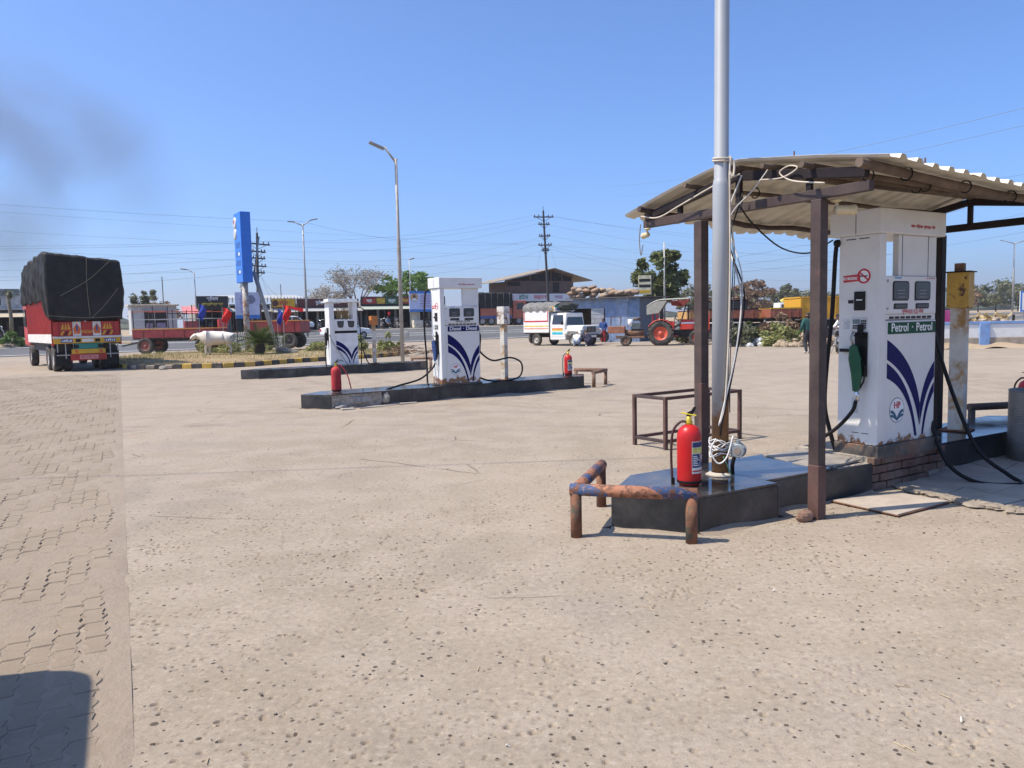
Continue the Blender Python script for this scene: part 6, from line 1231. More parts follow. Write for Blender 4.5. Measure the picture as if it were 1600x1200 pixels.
person('person in white shirt standing at the brown lettered shop', hw(27.0, 14.2, 1.05), HA + 2, {}, SH1, TRD, SHO, 1.65, group='people at the shops'); person('person in bluish shirt sitting at the long shop row', hw(32.2, 15.6, 1.05), HA + 3.4, dict(pel=(0, 0, .28), bel=(0, .01, .35), che=(0, .02, .47), nec=(0, .03, .58), hea=(0, .05, .65), top=(0, .05, .715), shl=(-.105, .02, .55), shr=(.105, .02, .55), ell=(-.14, .03, .4), elr=(.14, .03, .4), wrl=(-.1, .15, .32), wrr=(.1, .15, .32), hil=(-.055, .02, .27), hir=(.055, .02, .27), knl=(-.07, .26, .28), knr=(.07, .26, .28), anl=(-.07, .25, .045), anr=(.07, .25, .045), tol=(-.07, .34, .018), tor=(.07, .34, .018)), SH2, TRD, SHO, 1.65, group='people at the shops')
b = B(); b.lathe([(0, .35), (.13, .33), (.15, .15), (.12, 0), (0, 0)], 12); b.cyl((0, 0, .34), (0, 0, .7), .01); o = b.build('hanging_lantern', red_enamel); o.location = hw(32.4, 15.6, 2.35); tag(o, 'small red lantern hanging under the shop row awning', 'lantern')
# tall stone-lined trunk and shrubs at the left edge
t = thing('bare_palm', 'bare palm like trunk before the left edge shop', 'trunk', hw(.25, 15.3, 1.03)); b = B(); b.tube([(0, 0, 0), (.05, 0, 1.6), (-.05, 0, 3.2), (.02, 0, 3.7)], [.17, .14, .13, .1], 10); b.build('trunk', mat('mossy trunk', (.2, .17, .11), .95, var=.3), t, smooth=True); leaves('tuft', [(0, 0, 3.6, .3), (0, .1, 3.3, .2)], 60, .07, LEAFD, t)
for k, (s, lb) in enumerate(((.5, 'green shrub growing on the road divider at left edge'), (-2.5, 'small shrub on the divider at far left'))): bush(lb, hw(s, 7, .62), 1.6, 1.1, LEAF2, leaf=.06, per=50, nc=14)

# ------------------------------------------------------------------ pickup, workshop shack, tractor
pk = thing('pickup_truck', 'old white cargo pickup with grey tarpaulin hood by the workshop', 'pickup', (2.15, 47.6, 0), R(-47)); PW = mat('pickup white', (.72, .71, .67), .45, var=.06, dust=.12)
B().bx(-1.0, 3.4, -.42, .42, .5, .7).build('chassis', darksteel, pk); B().bx(-1.05, 1.12, -.82, .82, .72, .8).build('bed_floor', darksteel, pk)
for y0, y1 in ((-.85, -.8), (.8, .85)):
    B().bx(-1.05, 1.1, y0, y1, .8, 1.45).build('bed_side', PW, pk); B().bx(-1.05, 1.1, y0, y1, 1.4505, 2.12).build('upper_panel', PW, pk); s_ = -1 if y0 < 0 else 1; yo = y0 if s_ < 0 else y1
    for (x0, x1, z0, z1, m) in ((-1.0, 1.05, 1.44, 1.52, REDP), (-1.02, -.96, 1.5, 2.1, REDP), (1.0, 1.06, 1.5, 2.1, REDP), (-1.0, 1.05, 1.16, 1.22, YEL), (-1.0, 1.05, 1.02, 1.06, TO)): B().bx(x0, x1, min(yo, yo + s_ * .008), max(yo, yo + s_ * .008), z0, z1).build('painted_stripe', m, pk)
B().bx(-1.1, -1.05, -.82, .82, .8, 1.5).build('tailgate', PW, pk)
b = B(); b.xprism([(-.85, .35), (.85, .35), (.85, 1.25), (.72, 1.95), (-.72, 1.95), (-.85, 1.25)], 1.2, 2.45); b.build('cab', PW, pk, bev=.05); b = B(); b.xprism([(-.78, .62), (.78, .62), (.78, 1.08), (.7, 1.2), (-.7, 1.2), (-.78, 1.08)], 2.4505, 3.72); b.build('bonnet', PW, pk, bev=.06)
for s_ in (-1, 1): b = B(); b.yprism([(2.45, .75), (2.6, 1.0), (3.5, 1.02), (3.75, .95), (3.75, .72), (3.42, .72), (3.35, .86), (2.75, .86), (2.65, .7)], s_ * .86 - .1, s_ * .86 + .1); b.build('wheel_arch', PW, pk, bev=.02)
b = B(); b.add([(2.46, -.72, 1.25), (2.46, .72, 1.25), (2.40, .64, 1.85), (2.40, -.64, 1.85)], [(0, 1, 2, 3)]); b.build('windscreen', glass, pk, solid=.07)
for s_ in (-1, 1):
    dpl = B().bx(1.32, 2.36, s_ * .857 - .006, s_ * .857 + .006, .55, 1.24).build('door', PW, pk); b = B(); b.add([(1.4, s_ * .862, 1.3), (2.3, s_ * .862, 1.3), (2.2, s_ * .765, 1.83), (1.45, s_ * .765, 1.83)], [(0, 1, 2, 3)]); b.build('side_window', glass, pk, solid=.03)
    for (z0, z1, m) in ((.98, 1.05, TO), (.9, .97, YEL), (.68, .82, mat('cyan decal', (.03, .4, .5), .5))): B().bx(1.4, 2.25, s_ * .8685 - .003, s_ * .8685 + .003, z0, z1).build('door_decal', m, dpl)
    B().lathe([(0, .03), (.11, .02), (.12, 0)], 16, (3.73, s_ * .58, .98), 'x').build('headlight', chrome, pk, smooth=True); b = B(); b.bar((2.38, s_ * .87, 1.35), (2.42, s_ * 1.05, 1.35), .03); b.box((2.42, s_ * 1.08, 1.35), (.05, .12, .2)); b.build('mirror', BLACKP, pk)
gr_ = B().bx(3.7205, 3.75, -.38, .38, .8, 1.12).build('grille', BLACKP, pk)
for k in range(6): B().bx(3.7505, 3.76, -.33 + k * .12, -.29 + k * .12, .82, 1.1).build('grille_bar', chrome, gr_)
B().bx(3.74, 3.9, -.85, .85, .45, .66).build('bumper', darksteel, pk, bev=.03); B().bx(3.9005, 3.91, -.25, .25, .5, .62).build('number_plate', WHITEP, pk)
for (x, y) in ((0, -.75), (0, .75), (3.05, -.75), (3.05, .75)): wheel(pk, (x, y, .36), .36, .22, mat('pickup rim', (.35, .34, .31), .6, dust=.4), 'y')
wheel(pk, (-1.2, .1, .42), .34, .2, darksteel, 'x')
HOOD = mat('grey tarpaulin', (.12, .125, .125), .8, var=.4, vs=5, dust=.3, bmp=.5, bs=12); b = B(); b.grid(lambda u, v: (-1.1 + 2.7 * u, -.88 * math.cos(v * PI) * (1 + .03 * math.sin(u * 30)), 2.1 + .55 * math.sin(v * PI) ** .6 * (1 - .35 * max(0, u - .75)) + .018 * math.sin(u * 25 + v * 17)), 40, 20); b.build('tarpaulin_hood', HOOD, pk, smooth=True)
hb = B().bx(1.55, 1.65, -.85, .85, 2.05, 2.3).build('header_board', TW, pk); b = B(); b.xprism([(-.85, 2.3005), (.85, 2.3005), (.3, 2.55), (-.3, 2.55)], 1.55, 1.65); b.build('header_crest', TG, pk); B().bx(1.66, 1.67, -.7, .7, 2.1, 2.26).build('header_sign', mat('header blue', (.08, .15, .3), .6), hb); text('श्री गणेश', .16, REDP, hb, (1.674, 0, 2.18), (PI / 2, 0, PI / 2), bold=.004); B().bx(1.15, 1.54, -.86, -.8, 2.05, 2.35).build('header_side', TY, hb)
b = B(); b.ell((1.9, 0, 2.35), (.7, .65, .25), 14, 9, jit=.12); b.build('roof_bundle', mat('dark bundle', (.03, .032, .03), .9, bmp=.5, bs=10), pk)

ws = thing('workshop_shack', 'blue corrugated sheet workshop shack with sack covered roof', 'shed', (8.4, 50.2, 0), R(-25)); 
def ribbed(parent, x0, x1, z0, z1, y, m, name='wall_sheet', ax='x', pit=.09):
    n = max(4, int((x1 - x0) / pit) * 2); b = B()
    for i in range(n + 1):
        x = x0 + (x1 - x0) * i / n; o = .022 * (i % 2)
        for z in (z0, z1): b.v.append((x, y - o, z) if ax == 'x' else (y + o, x, z))
    b.f = [(2 * i, 2 * i + 2, 2 * i + 3, 2 * i + 1) for i in range(n)]; b.m = [0] * n; return b.build(name, m, parent, solid=.004)
BL = [mat('faded blue sheet %d' % k, c, .55, .1, var=.2, vs=3, dust=.25, col2=(.3, .27, .25), amt=.3, s2=2) for k, c in enumerate(((.20, .30, .48), (.26, .35, .50), (.16, .26, .42)))]; BL_SHADE = mat('shade toned blue sheet', (.10, .13, .17), .6, .1, var=.2, dust=.15)  # last one: darker copy of the blue, the right wall's shade put into its colour
for k in range(3): ribbed(ws, -2.35 + k * .79, -1.57 + k * .79, -.02 if k else .0, 2.9, -.01 * (k % 2), BL[k])
for k in range(6): ribbed(ws, .02 + k * .8, .81 + k * .8, 0, 2.88, .01 * (k % 2), BL_SHADE, ax='y')
B().bx(-4.6, -.05, 5.0, 5.1, 0, 2.8).build('back_wall', BL_SHADE, ws); B().bx(-4.65, -4.6, .0, 5.0, 0, 2.8).build('side_wall', BL_SHADE, ws); ribbed(ws, -4.6, -2.36, 2.25, 2.9, 0, BL[1]); B().bx(-4.6, -2.4, 1.5, 1.6, 0, 2.8).build('inner_wall', mat('oily timber', (.1, .06, .035), .9, var=.4), ws)
B().bx(-4.55, -2.5, 1.3, 1.49, .7, .75).build('bench', WOOD, ws); [B().lathe([(.1, -.03), (.2, -.03), (.2, .03), (.1, .03)], 12, (-3.6 + .35 * (k % 2), 1.4, 1.2 + .4 * k), 'y').build('hanging_tyre', [tyre, YSIGN][k == 2], ws) for k in range(3)]
dr_ = bpy.data.objects.new('open_door', None); COL.objects.link(dr_); dr_.parent = ws; dr_.location = (-2.4, -.05, 0); dr_.rotation_euler = (0, 0, R(8)); ribd = mat('bare ribbed sheet', (.45, .46, .47), .45, .3, var=.15, dust=.2)
for k in range(16): B().bx(-.85, 0, -.02 - .015 * (k % 2), 0 - .012 * (k % 2), .05 + k * .138, .185 + k * .138).build('door_slat', ribd, dr_)
b = B(); b.add([(-4.9, -.5, 2.92), (.4, -.5, 2.92), (.7, 5.4, 3.0), (-4.9, 5.4, 3.0)], [(0, 1, 2, 3)]); b.build('roof', mat('dark roof sheet', (.09, .08, .075), .8, dust=.2), ws, solid=.06)
SK = [mat('jute sack %d' % k, c, .95, var=.25, vs=4, bmp=.6, bs=15) for k, c in enumerate(((.30, .20, .13), (.24, .17, .12), (.33, .25, .18), (.17, .15, .13)))]
sack0 = None
for k in range(46):
    x = -4.7 + 4.4 * ((k * .618) % 1) + random.uniform(-.15, .15); lay = (3 if x < -2.6 else (2 if x < -1.6 else 1)); ly = random.randint(0, lay)
    p = ws.matrix_basis @ Vector((x, random.uniform(-.35, .5) + ly * .15, 3.06 + .17 * ly)); b = B(); b.ell((0, 0, 0), (random.uniform(.26, .42), .25, random.uniform(.13, .19)), 12, 8, rot=rotm(random.uniform(-.7, .7), 0, random.uniform(-.35, .35)), jit=.13); o = b.build('sack', SK[k % 4 if k > 12 else k % 3], None, smooth=True); o.location = (8.4 + x * math.cos(R(-25)) - (random.uniform(-.35, .4)) * math.sin(R(-25)), 50.2 + x * math.sin(R(-25)) + random.uniform(-.35, .6), 3.08 + .17 * ly + random.uniform(-.03, .05)); o.rotation_euler = (0, 0, R(-25)); tag(o, 'lumpy sack in the heap on the blue workshop roof', 'sack', 'sacks heaped on the workshop roof')
for k, (x, y, r) in enumerate(((5.75, 51.1, .35),)): wt = thing('loose_tyre', 'loose black tyre leaning at the workshop door', 'tyre', (6.15, 50.7, 0), R(40)); B().lathe([(.2, -.1), (.35, -.1), (.37, 0), (.35, .1), (.2, .1), (.2, -.1)], 24, (0, 0, .37), 'y').build('tyre', tyre, wt, smooth=True)
b = B(); b.bx(-.45, .45, -.04, .04, 0, 1.35); o = thing('notice_board', 'small yellow and white board on the roof by the tree', 'board', (9.6, 55., 3.2), 0); b.build('panel', mat('board cream', (.6, .55, .35), .6, var=.3, vs=3), o); [B().bx(-.4, .4, -.047, -.0405, .1 + k * .4, .3 + k * .4).build('print', [YSIGN, BLKS, BLKS][k], o) for k in range(3)]; B().cyl((.5, 0, -3.2), (.5, 0, 1.5), .06, n=8).build('post', darksteel, o)
# people at the pickup
BLUEJ = mat('blue jacket', (.02, .06, .22), .8); REDT = mat('red trousers', (.3, .02, .03), .8); NVY = mat('navy overalls', (.02, .02, .045), .8)
person('person in blue jacket and red trousers at the workshop door', (5.75, 47.9, 0), 2.6, dict(wrl=(-.1, .12, .55), wrr=(.1, .12, .55)), BLUEJ, REDT, SHO, 1.6, group='people at the workshop')
CR = dict(pel=(0, 0, .16), bel=(0, .05, .22), che=(0, .13, .31), nec=(0, .2, .39), hea=(0, .25, .44), top=(0, .29, .5), shl=(-.1, .17, .36), shr=(.1, .17, .36), ell=(-.12, .26, .25), elr=(.12, .26, .25), wrl=(-.06, .36, .2), wrr=(.06, .36, .2), hil=(-.06, .02, .16), hir=(.06, .02, .16), knl=(-.1, .2, .27), knr=(.1, .2, .27), anl=(-.09, .06, .04), anr=(.09, .06, .04), tol=(-.1, .15, .018), tor=(.1, .15, .018))
person('person in white shirt crouching at the pickup front wheel', (3.75, 44.0, 0), -.2, CR, SH1, SH2, SHO, 1.65, group='people at the workshop'); person('person in dark overalls crouching before the pickup bumper', (4.55, 44.0, 0), .6, CR, NVY, NVY, SHO, 1.7, group='people at the workshop')

tr = thing('tractor', 'red farm tractor with a grey canvas hood by the workshop', 'tractor', (8.45, 43.2, 0), R(-14)); TRD_ = mat('tractor red', (.60, .035, .015), .4, var=.1, dust=.15); RIMR = mat('tractor rim', (.62, .07, .025), .5, dust=.15)
for y in (-.78, .78): wheel(tr, (0, y, .68), .68, .4, RIMR, 'y', tread=20); wheel(tr, (1.95, y * .85, .42), .42, .24, RIMR, 'y', tread=16)
B().bx(-.3, 2.3, -.18, .18, .45, .85).build('gearbox', darksteel, tr, bev=.04); B().bx(1.9, 2.0, -.6, .6, .38, .46).build('front_axle', darksteel, tr)
b = B(); b.xprism([(-.34, .85), (.34, .85), (.34, 1.3), (.22, 1.42), (-.22, 1.42), (-.34, 1.3)], 1.05, 2.5); b.build('bonnet', TRD_, tr, bev=.04); B().bx(2.5005, 2.53, -.28, .28, .9, 1.3).build('grille', BLACKP, tr); B().bx(1.1, 2.3, -.345, -.341, 1.18, 1.26).build('side_decal', WHITEP, tr); B().bx(1.05, 2.0, -.25, .25, .55, .849).build('engine', darksteel, tr, bev=.04)
for s_ in (-1, 1): b = B(); b.lathe([(.74, -.22), (.76, -.2), (.76, .2), (.74, .22)], 14, (0, s_ * .74, .68), 'y', R(15), R(150)); b.build('fender', TRD_, tr, solid=.02); B().bx(.3, .95, s_ * .5 - .15, s_ * .5 + .15, .5, .54).build('footboard', TRD_, tr); b = B(); b.yprism([(.45, .55), (.62, .55), (.75, 1.3), (.4, 1.35)], s_ * .45 - .03, s_ * .45 + .03); b.build('fender_side', TRD_, tr); B().bx(2.2, 2.5, s_ * .36 - .02, s_ * .36 + .02, 1.05, 1.2).build('headlight', chrome, tr)
B().bx(-.2, .3, -.25, .25, 1.05, 1.15).build('seat', BLACKP, tr, bev=.04); B().bx(-.27, -.18, -.25, .25, 1.1, 1.55).build('seat_back', BLACKP, tr, bev=.04); b = B(); b.cyl((1.05, 0, 1.25), (.75, 0, 1.5), .025); b.tube([(.75 + .1 * math.sin(a) * .5, .2 * math.cos(a), 1.5 + .2 * math.sin(a) * .85) for a in np.linspace(0, 2 * PI, 17)], .015, 6); b.build('steering_wheel', BLACKP, tr); b = B(); b.cyl((1.5, -.2, 1.4), (1.5, -.2, 2.2), .035); b.build('exhaust', darksteel, tr)
for (x, z1) in ((-.45, 2.0), (-.2, 2.25), (1.0, 2.2)):
    for y in (-.6, .6): B().cyl((x, y, 1.2 if x < 0 else 1.0), (x + (.35 if x > .5 else 0), y, z1), .025, n=6).build('hood_post', TRD_ if x < 0 else darksteel, tr)
CANV = mat('dusty canvas', (.33, .33, .28), .85, var=.12, dust=.25)
b = B(); b.grid(lambda u, v: (-.75 + 2.35 * u, -.72 + 1.44 * v, 2.2 + .3 * math.sin(min(u / .35, 1) * PI / 2) + .05 * u + .06 * math.sin(v * PI)), 14, 8); b.build('hood_top', CANV, tr, solid=.02, smooth=True); b = B(); b.grid(lambda u, v: (-.75 + .02 * math.sin(u * 9), -.72 + 1.44 * u, 1.75 + .47 * v), 8, 4); b.build('hood_back', CANV, tr, solid=.015)
for y in (-.72, .72): b = B(); b.yprism([(-.76, 1.72), (-.1, 1.8), (.35, 2.46), (-.2, 2.45), (-.76, 2.18)], y - .01, y + .01); b.build('hood_side', CANV, tr)
b = B(); b.add([(.9, -.7, 2.47), (1.6, -.7, 2.5), (1.25, -.7, 2.15)], [(0, 1, 2)]); b.add([(.5, -.7, 2.44), (1.6, -.7, 2.47), (1.2, -.5, 2.12), (.6, -.5, 2.2)], [(0, 1, 2, 3)]); b.build('hood_lining', mat('hood red lining', (.2, .03, .02), .8), tr, solid=.01)
fw_ = B().bx(2.6, 3.0, -.5, .5, .3, .95).build('front_weight', mat('black weight', (.02, .022, .028), .5, dust=.2), tr, bev=.05); B().bx(2.54, 2.62, -.55, .55, .8, 1.55).build('guard_frame', TRD_, tr)
cp = thing('compressor_cart', 'rusty two wheeled compressor cart hitched behind the red tractor', 'compressor', (6.35, 43.4, 0), R(-12)); RX = mat('rusty orange box', (.28, .10, .05), .8, var=.3, dust=.2)
B().bx(-.85, .1, -.45, .45, .72, 1.1).build('tool_box', RX, cp, bev=.02); B().bx(-.4, 1.2, -.4, .4, .42, .55).build('frame', RB, cp, bev=.02); [wheel(cp, (.15, y, .3), .3, .16, RB, 'y') for y in (-.5, .5)]; B().cyl((.1, -.1, .72), (1.15, -.1, .72), .2, n=16).build('tank', RB, cp, smooth=True); B().bx(.45, 1.0, -.3, .3, .92, 1.3).build('engine_block', mat('compressor green grey', (.06, .09, .1), .6, dust=.2), cp, bev=.04); B().lathe([(0, -.1), (.2, -.1), (.22, 0), (.2, .1), (0, .1)], 16, (.75, 0, 1.5)).build('air_filter', mat('filter brown', (.12, .1, .09), .8), cp, smooth=True); B().cyl((.4, -.2, 1.1), (.4, -.2, 1.5), .14, n=12).build('fuel_can', white, cp, smooth=True)
for x in (-.7, -.15): B().cyl((x, -.4, 1.1), (x + .05, -.4, 1.6), .025, n=6).build('handle_post', RB, cp)
B().bar((-.7, -.4, 1.6), (-.1, -.4, 1.62), .035).build('handle_rail', RB, cp); B().bar((1.2, 0, .48), (1.9, 0, .55), .07).build('drawbar', RB, cp)
# ------------------------------------------------------------------ right background
OR1 = mat('trailer brown orange', (.28, .07, .03), .6, var=.2, dust=.2); OR2 = mat('trailer pale orange', (.55, .30, .10), .6, dust=.15)
trailer('brown orange trailer behind the silver pole', (13.2, 46.6, .1), R(4), 3.0, 1.8, .5, 1.3, False, m=OR1, trim=DKB); trailer('pale orange trailer between two brown ones', (15.0, 47.4, .1), R(2), 1.3, 1.8, .45, 1.25, False, m=OR2, trim=BROWN); trailer('rightmost brown orange trailer left of the yellow tipper', (16.1, 46.0, .1), R(3), 1.9, 1.8, .5, 1.3, False, m=OR1, trim=YSIGN); trailer('orange trailer half hidden behind the tractor front', (11.6, 48.6, .1), R(6), 1.6, 1.8, .45, 1.3, False, m=OR2, trim=OR1)
tp = thing('tipper_truck', 'yellow tipper truck parked behind the person in green', 'truck', (17.1, 45.5, 0), R(4)); TPY = mat('tipper yellow', (.66, .33, .015), .5, var=.06, dust=.1)
B().bx(0, 4.2, 0, 2.3, 1.25, 2.5).build('tipper_body', TPY, tp, bev=.03); B().bx(-.03, 4.25, -.03, 2.33, 2.5005, 2.58).build('body_rim', TPY, tp)
for x in (.05, 1.1, 2.1, 3.1, 4.1): b = B(); b.bar((x, -.05, 1.28), (x, -.05, 2.48), .12, .08); b.build('body_rib', TPY, tp)
b = B(); b.bar((.9, -.06, 2.0), (.75, -.06, 1.6), .05); b.build('side_latch', darksteel, tp); B().bx(.2, 4.6, .6, 1.7, .8, 1.2).build('chassis', darksteel, tp); B().bx(4.4, 6.0, 0, 2.3, .8, 2.5).build('cab', TPY, tp, bev=.1); B().bx(4.8, 5.7, -.015, 0, 1.6, 2.25).build('side_window', glass, tp)
for x in (.9, 2.1, 5.2): [wheel(tp, (x, y, .5), .5, .28, MATS['truck rim'], 'y') for y in (.15, 2.1)]
vn = thing('parked_van', 'white van with bundles on its roof far behind the trailers', 'van', (26., 74.5, .9), R(3), 'far vehicles'); b = B(); b.yprism([(0, .4), (3.6, .4), (3.7, .9), (3.0, 1.35), (2.6, 1.75), (.05, 1.78), (0, 1.0)], 0, 1.6); b.build('body', white, vn, bev=.06); [B().bx(x0, x1, -.012, 0, 1.1, 1.6).build('window', glass, vn) for x0, x1 in ((.2, .9), (1.0, 1.7), (1.8, 2.5))]; [wheel(vn, (x, y, .3), .3, .2, steel, 'y') for x in (.7, 2.9) for y in (.1, 1.5)]; b = B(); b.ell((1.3, .8, 2.0), (.9, .6, .28), 10, 7, jit=.1); b.build('roof_bundle', mat('yellow bundle', (.55, .45, .1), .8, var=.5, vs=2), vn)
bs_ = thing('parked_bus', 'dark glazed bus with magenta band half hidden behind the petrol pump', 'bus', (19.0, 34.2, 0), R(62)); B().bx(-.0, 6.5, -.9, 1.3, .45, 1.05).build('skirt', DKB, bs_, bev=.03); B().bx(-.0, 6.5, -.9, 1.3, 1.0505, 1.6).build('band', mat('bus magenta', (.24, .02, .12), .4, dust=.1), bs_, bev=.03); B().bx(0, 6.5, -.88, 1.28, 1.6005, 2.6).build('upper_body', mat('bus teal grey', (.06, .09, .11), .35), bs_, bev=.06)
for k in range(5): B().bx(.4 + 1.2 * k, 1.4 + 1.2 * k, -.895, -.881, 1.75, 2.4).build('side_window', glass, bs_)
B().bx(-.012, -.0005, -.7, 1.1, 1.75, 2.4).build('rear_window', mat('pale glass', (.2, .28, .32), .1), bs_); B().bx(-.012, -.0005, -.8, -.55, .6, .85).build('lamp', YSIGN, bs_); B().bx(-.012, -.0005, .95, 1.2, .6, .85).build('lamp', YSIGN, bs_); [wheel(bs_, (x, y, .42), .42, .25, steel, 'y') for x in (1.2, 5.2) for y in (-.8, 1.2)]
# person in green walking away, cap of dark hair
person('person in dark green jumper and black trousers seen from behind', (11.9, 30.8, 0), R(8), dict(elr=(.16, .0, .63), wrr=(.13, .09, .52), ell=(-.17, -.03, .65), wrl=(-.15, .07, .52), knl=(-.06, .03, .28), anl=(-.065, -.05, .05), tol=(-.075, .03, .02)), mat('green jumper', (.012, .07, .06), .85), TRD, SHO, 1.66)
person('person bending behind the parked motorcycle, pale sleeves', (13.6, 31.3, 0), R(100), dict(bel=(0, .02, .6), che=(0, .08, .7), nec=(0, .14, .79), hea=(0, .19, .85), top=(0, .22, .91), shl=(-.1, .1, .77), shr=(.1, .1, .77), ell=(-.13, .17, .65), elr=(.13, .17, .65), wrl=(-.1, .27, .6), wrr=(.1, .27, .6)), SH1, TRD, SHO, 1.66)
# low boundary wall, white and blue
wl = thing('boundary_wall', 'low white plastered wall with blue coping at the right edge', 'wall', (17.6, 32.2, 0), R(-3)); WPL = mat('flaking white plaster', (.72, .71, .68), .85, var=.06, col2=(.36, .31, .25), amt=.25, s2=1.5, soft=.06); WBL = mat('wall blue', (.17, .30, .55), .7, var=.15, dust=.2); WGR = mat('bare wall base', (.36, .30, .23), .95, var=.2, vs=3, bmp=.5)
B().bx(0, 9, 0, .22, 0, .42).build('base_course', WGR, wl, bev=.02)
for k in range(4): B().bx(.02 + k * 2.25, 2.23 + k * 2.25, .01, .2, .4205, .98).build('wall_panel', WPL, wl, bev=.01); B().bx(.0 + k * 2.25, 2.24 + k * 2.25, -.02, .24, .9805, 1.1).build('coping', WBL, wl, bev=.01)
for x in (2.15, 6.65): B().bx(x - .2, x + .2, -.08, .3, -.01, 1.04).build('pillar', WBL, wl, bev=.01)
b = B(); b.grid(lambda u, v: (8 * u, -.8 + 1.0 * v, .02 + .28 * v * v + .05 * math.sin(u * 30 + v * 5)), 50, 6); o = b.build('earth_bank', EARTH, None, smooth=True); o.location = (17.7, 32.1, 0); struct(o)
# rubble heaps and dry scrub
def heap(label, loc, w_, h_, m, n=40, name='rubble_heap'):
    b = B()
    for k in range(n): a = random.uniform(0, 6.3); r = w_ / 2 * math.sqrt(random.random()); s_ = random.uniform(.06, .2); b.ell((r * math.cos(a), r * math.sin(a) * .6, h_ * (1 - 2 * r / w_) * random.random() + s_ * .3), (s_ * 1.3, s_, s_ * .8), 7, 5, jit=.2)
    o = b.build(name, m, None); o.location = loc; tag(o, label, 'rubble'); o['kind'] = 'stuff'; return o
heap('heap of pale rubble and earth behind the right wall', (22.5, 36, 0), 7, 1.4, mat('heap stone', (.36, .3, .24), .95, var=.4, vs=3), 110); heap('mound of brown earth behind the person in green', (14.8, 37.5, 0), 4, .8, EARTH, 90, 'earth_mound'); heap('white plastic litter and stones between the bushes', (12.9, 38.9, 0), 2.6, .55, mat('litter white', (.6, .6, .58), .8, var=.3, vs=6), 40, 'litter_heap')
for k, (x, y, w_, h_, m, lb) in enumerate(((11.5, 39.3, 1.9, 1.5, LEAFD, 'dusty green bush right of the silver pole'), (12.4, 39.8, 1.3, 1.3, LEAF, 'darker bush second right of the silver pole'), (13.5, 38.6, 1.8, 1.2, LEAFY, 'yellow green bush left of the person in green'), (14.0, 40.3, 2.0, 1.9, DRYB, 'tall brown dry weeds behind the yellow green bush'), (16.2, 43.5, 2.4, .9, LEAF2, 'bright green weeds before the yellow tipper'), (10.4, 45.2, 1.6, 1.6, LEAFD, 'dusty bush behind the tractor bonnet'), (24, 39, 5, 1.3, DRYG, 'dry straw scrub behind the right wall'), (21.5, 37.0, 2.4, 1.0, DRYB, 'brown dry weeds behind the blue wall pillar'))): bush(lb, (x, y, 0), w_, h_, m, leaf=.05 if w_ < 3 else .08, per=70, nc=22)
for k in range(7): b = B(); x = 20.3 + k * 1.1; b.box((0, 0, .65), (.09, .09, 1.3)); o = b.build('fence_post', darksteel, None); o.location = (x, 38 + .3 * k, 0); tag(o, ['leftmost', 'second', 'third', 'fourth', 'fifth', 'sixth', 'rightmost'][k] + ' dark fence post in the scrub behind the right wall', 'fence post', 'fence posts behind the right wall')
t = thing('road_sign', 'white and blue road sign board at far right edge', 'sign', (39.95, 60, 0), 0); B().bx(-.3, 2.2, -.03, .03, 1.35, 2.95).build('panel', WHITEP, t); [B().bx(x0, x1, -.036, -.0305, z0, z1).build('blue_border', MATS['banner blue'], t) for x0, x1, z0, z1 in ((-.3, -.15, 1.35, 2.95), (-.149, 2.2, 2.82, 2.95), (-.149, 2.2, 1.35, 1.48))]; [B().cyl((x, .06, 0), (x, .06, 2.9), .05, n=8).build('post', steel, t) for x in (.1, 1.9)]

# ------------------------------------------------------------------ trees
tree('roadside_tree', 'leafy green tree behind the blue workshop roof', (11.3, 57.5, 0), 6.2, 4.3, LEAF, 56, 80, .12, .45, .1, group='trees', cr=.5)
tree('bare_tree', 'grey leafless tree behind the shops left of lamp post', hw(32.2, 24, 1.05), 7.4, 6.8, leaf_mat('sparse blossom', (.22, .21, .18), (.30, .28, .25)), per=4, leaf=.07, trunk=.35, bare=True, group='trees'); tree('bare_tree', 'smaller pale leafless tree at far left of bare tree', hw(29.2, 25, 1.05), 5.2, 4.8, leaf_mat('sparse blossom pale', (.27, .26, .23), (.36, .34, .31)), per=5, leaf=.07, trunk=.35, bare=True, group='trees')
tree('acacia_tree', 'flat topped bright green acacia behind the shop row', hw(38.2, 24, 1.05), 6.1, 8.0, LEAF2, 60, 70, .11, .55, .5, group='trees'); tree('roadside_tree', 'small tree top above the pale kiosk', hw(11.4, 27, 1.05), 4.2, 3.0, LEAFD, 24, 60, .1, .45, .1, group='trees')
FAR = [(1088, 130, 5.5, 8, 0), (1118, 150, 4.5, 9, 2), (1150, 140, 5, 8, 1), (1178, 120, 5.6, 6.5, 2), (1205, 160, 5, 9, 0), (1228, 130, 5.2, 6, 0), (1255, 150, 4.6, 10, 0), (1300, 170, 4.6, 12, 0), (1345, 160, 4.5, 12, 2), (1400, 170, 5, 12, 0), (1440, 160, 4.5, 10, 2), (1500, 150, 4.5, 9, 2), (1528, 170, 5.6, 10, 0), (1556, 165, 6.2, 12, 0), (1590, 170, 5.6, 10, 0), (1630, 150, 5.5, 10, 0), (950, 190, 5, 14, 0), (760, 200, 4, 14, 2), (250, 130, 4.6, 8, 2)]
FARL = ['just left of the silver pole', 'directly behind the silver pole', 'first right of the silver pole', 'second right of the silver pole', 'above the rightmost brown trailer', 'just left of the yellow tipper', 'behind the left end of the yellow tipper', 'behind the middle of the yellow tipper', 'hidden behind the left of the petrol pump', 'hidden behind the petrol pump door', 'hidden behind the right of the petrol pump', 'right of the rusty yellow meter box', 'leftmost of the clump at the right edge', 'tallest of the clump at the right edge', 'behind the far right road sign', 'just beyond the right picture edge', 'low behind the blue workshop', 'low behind the diesel pump', 'low behind the pale kiosk']
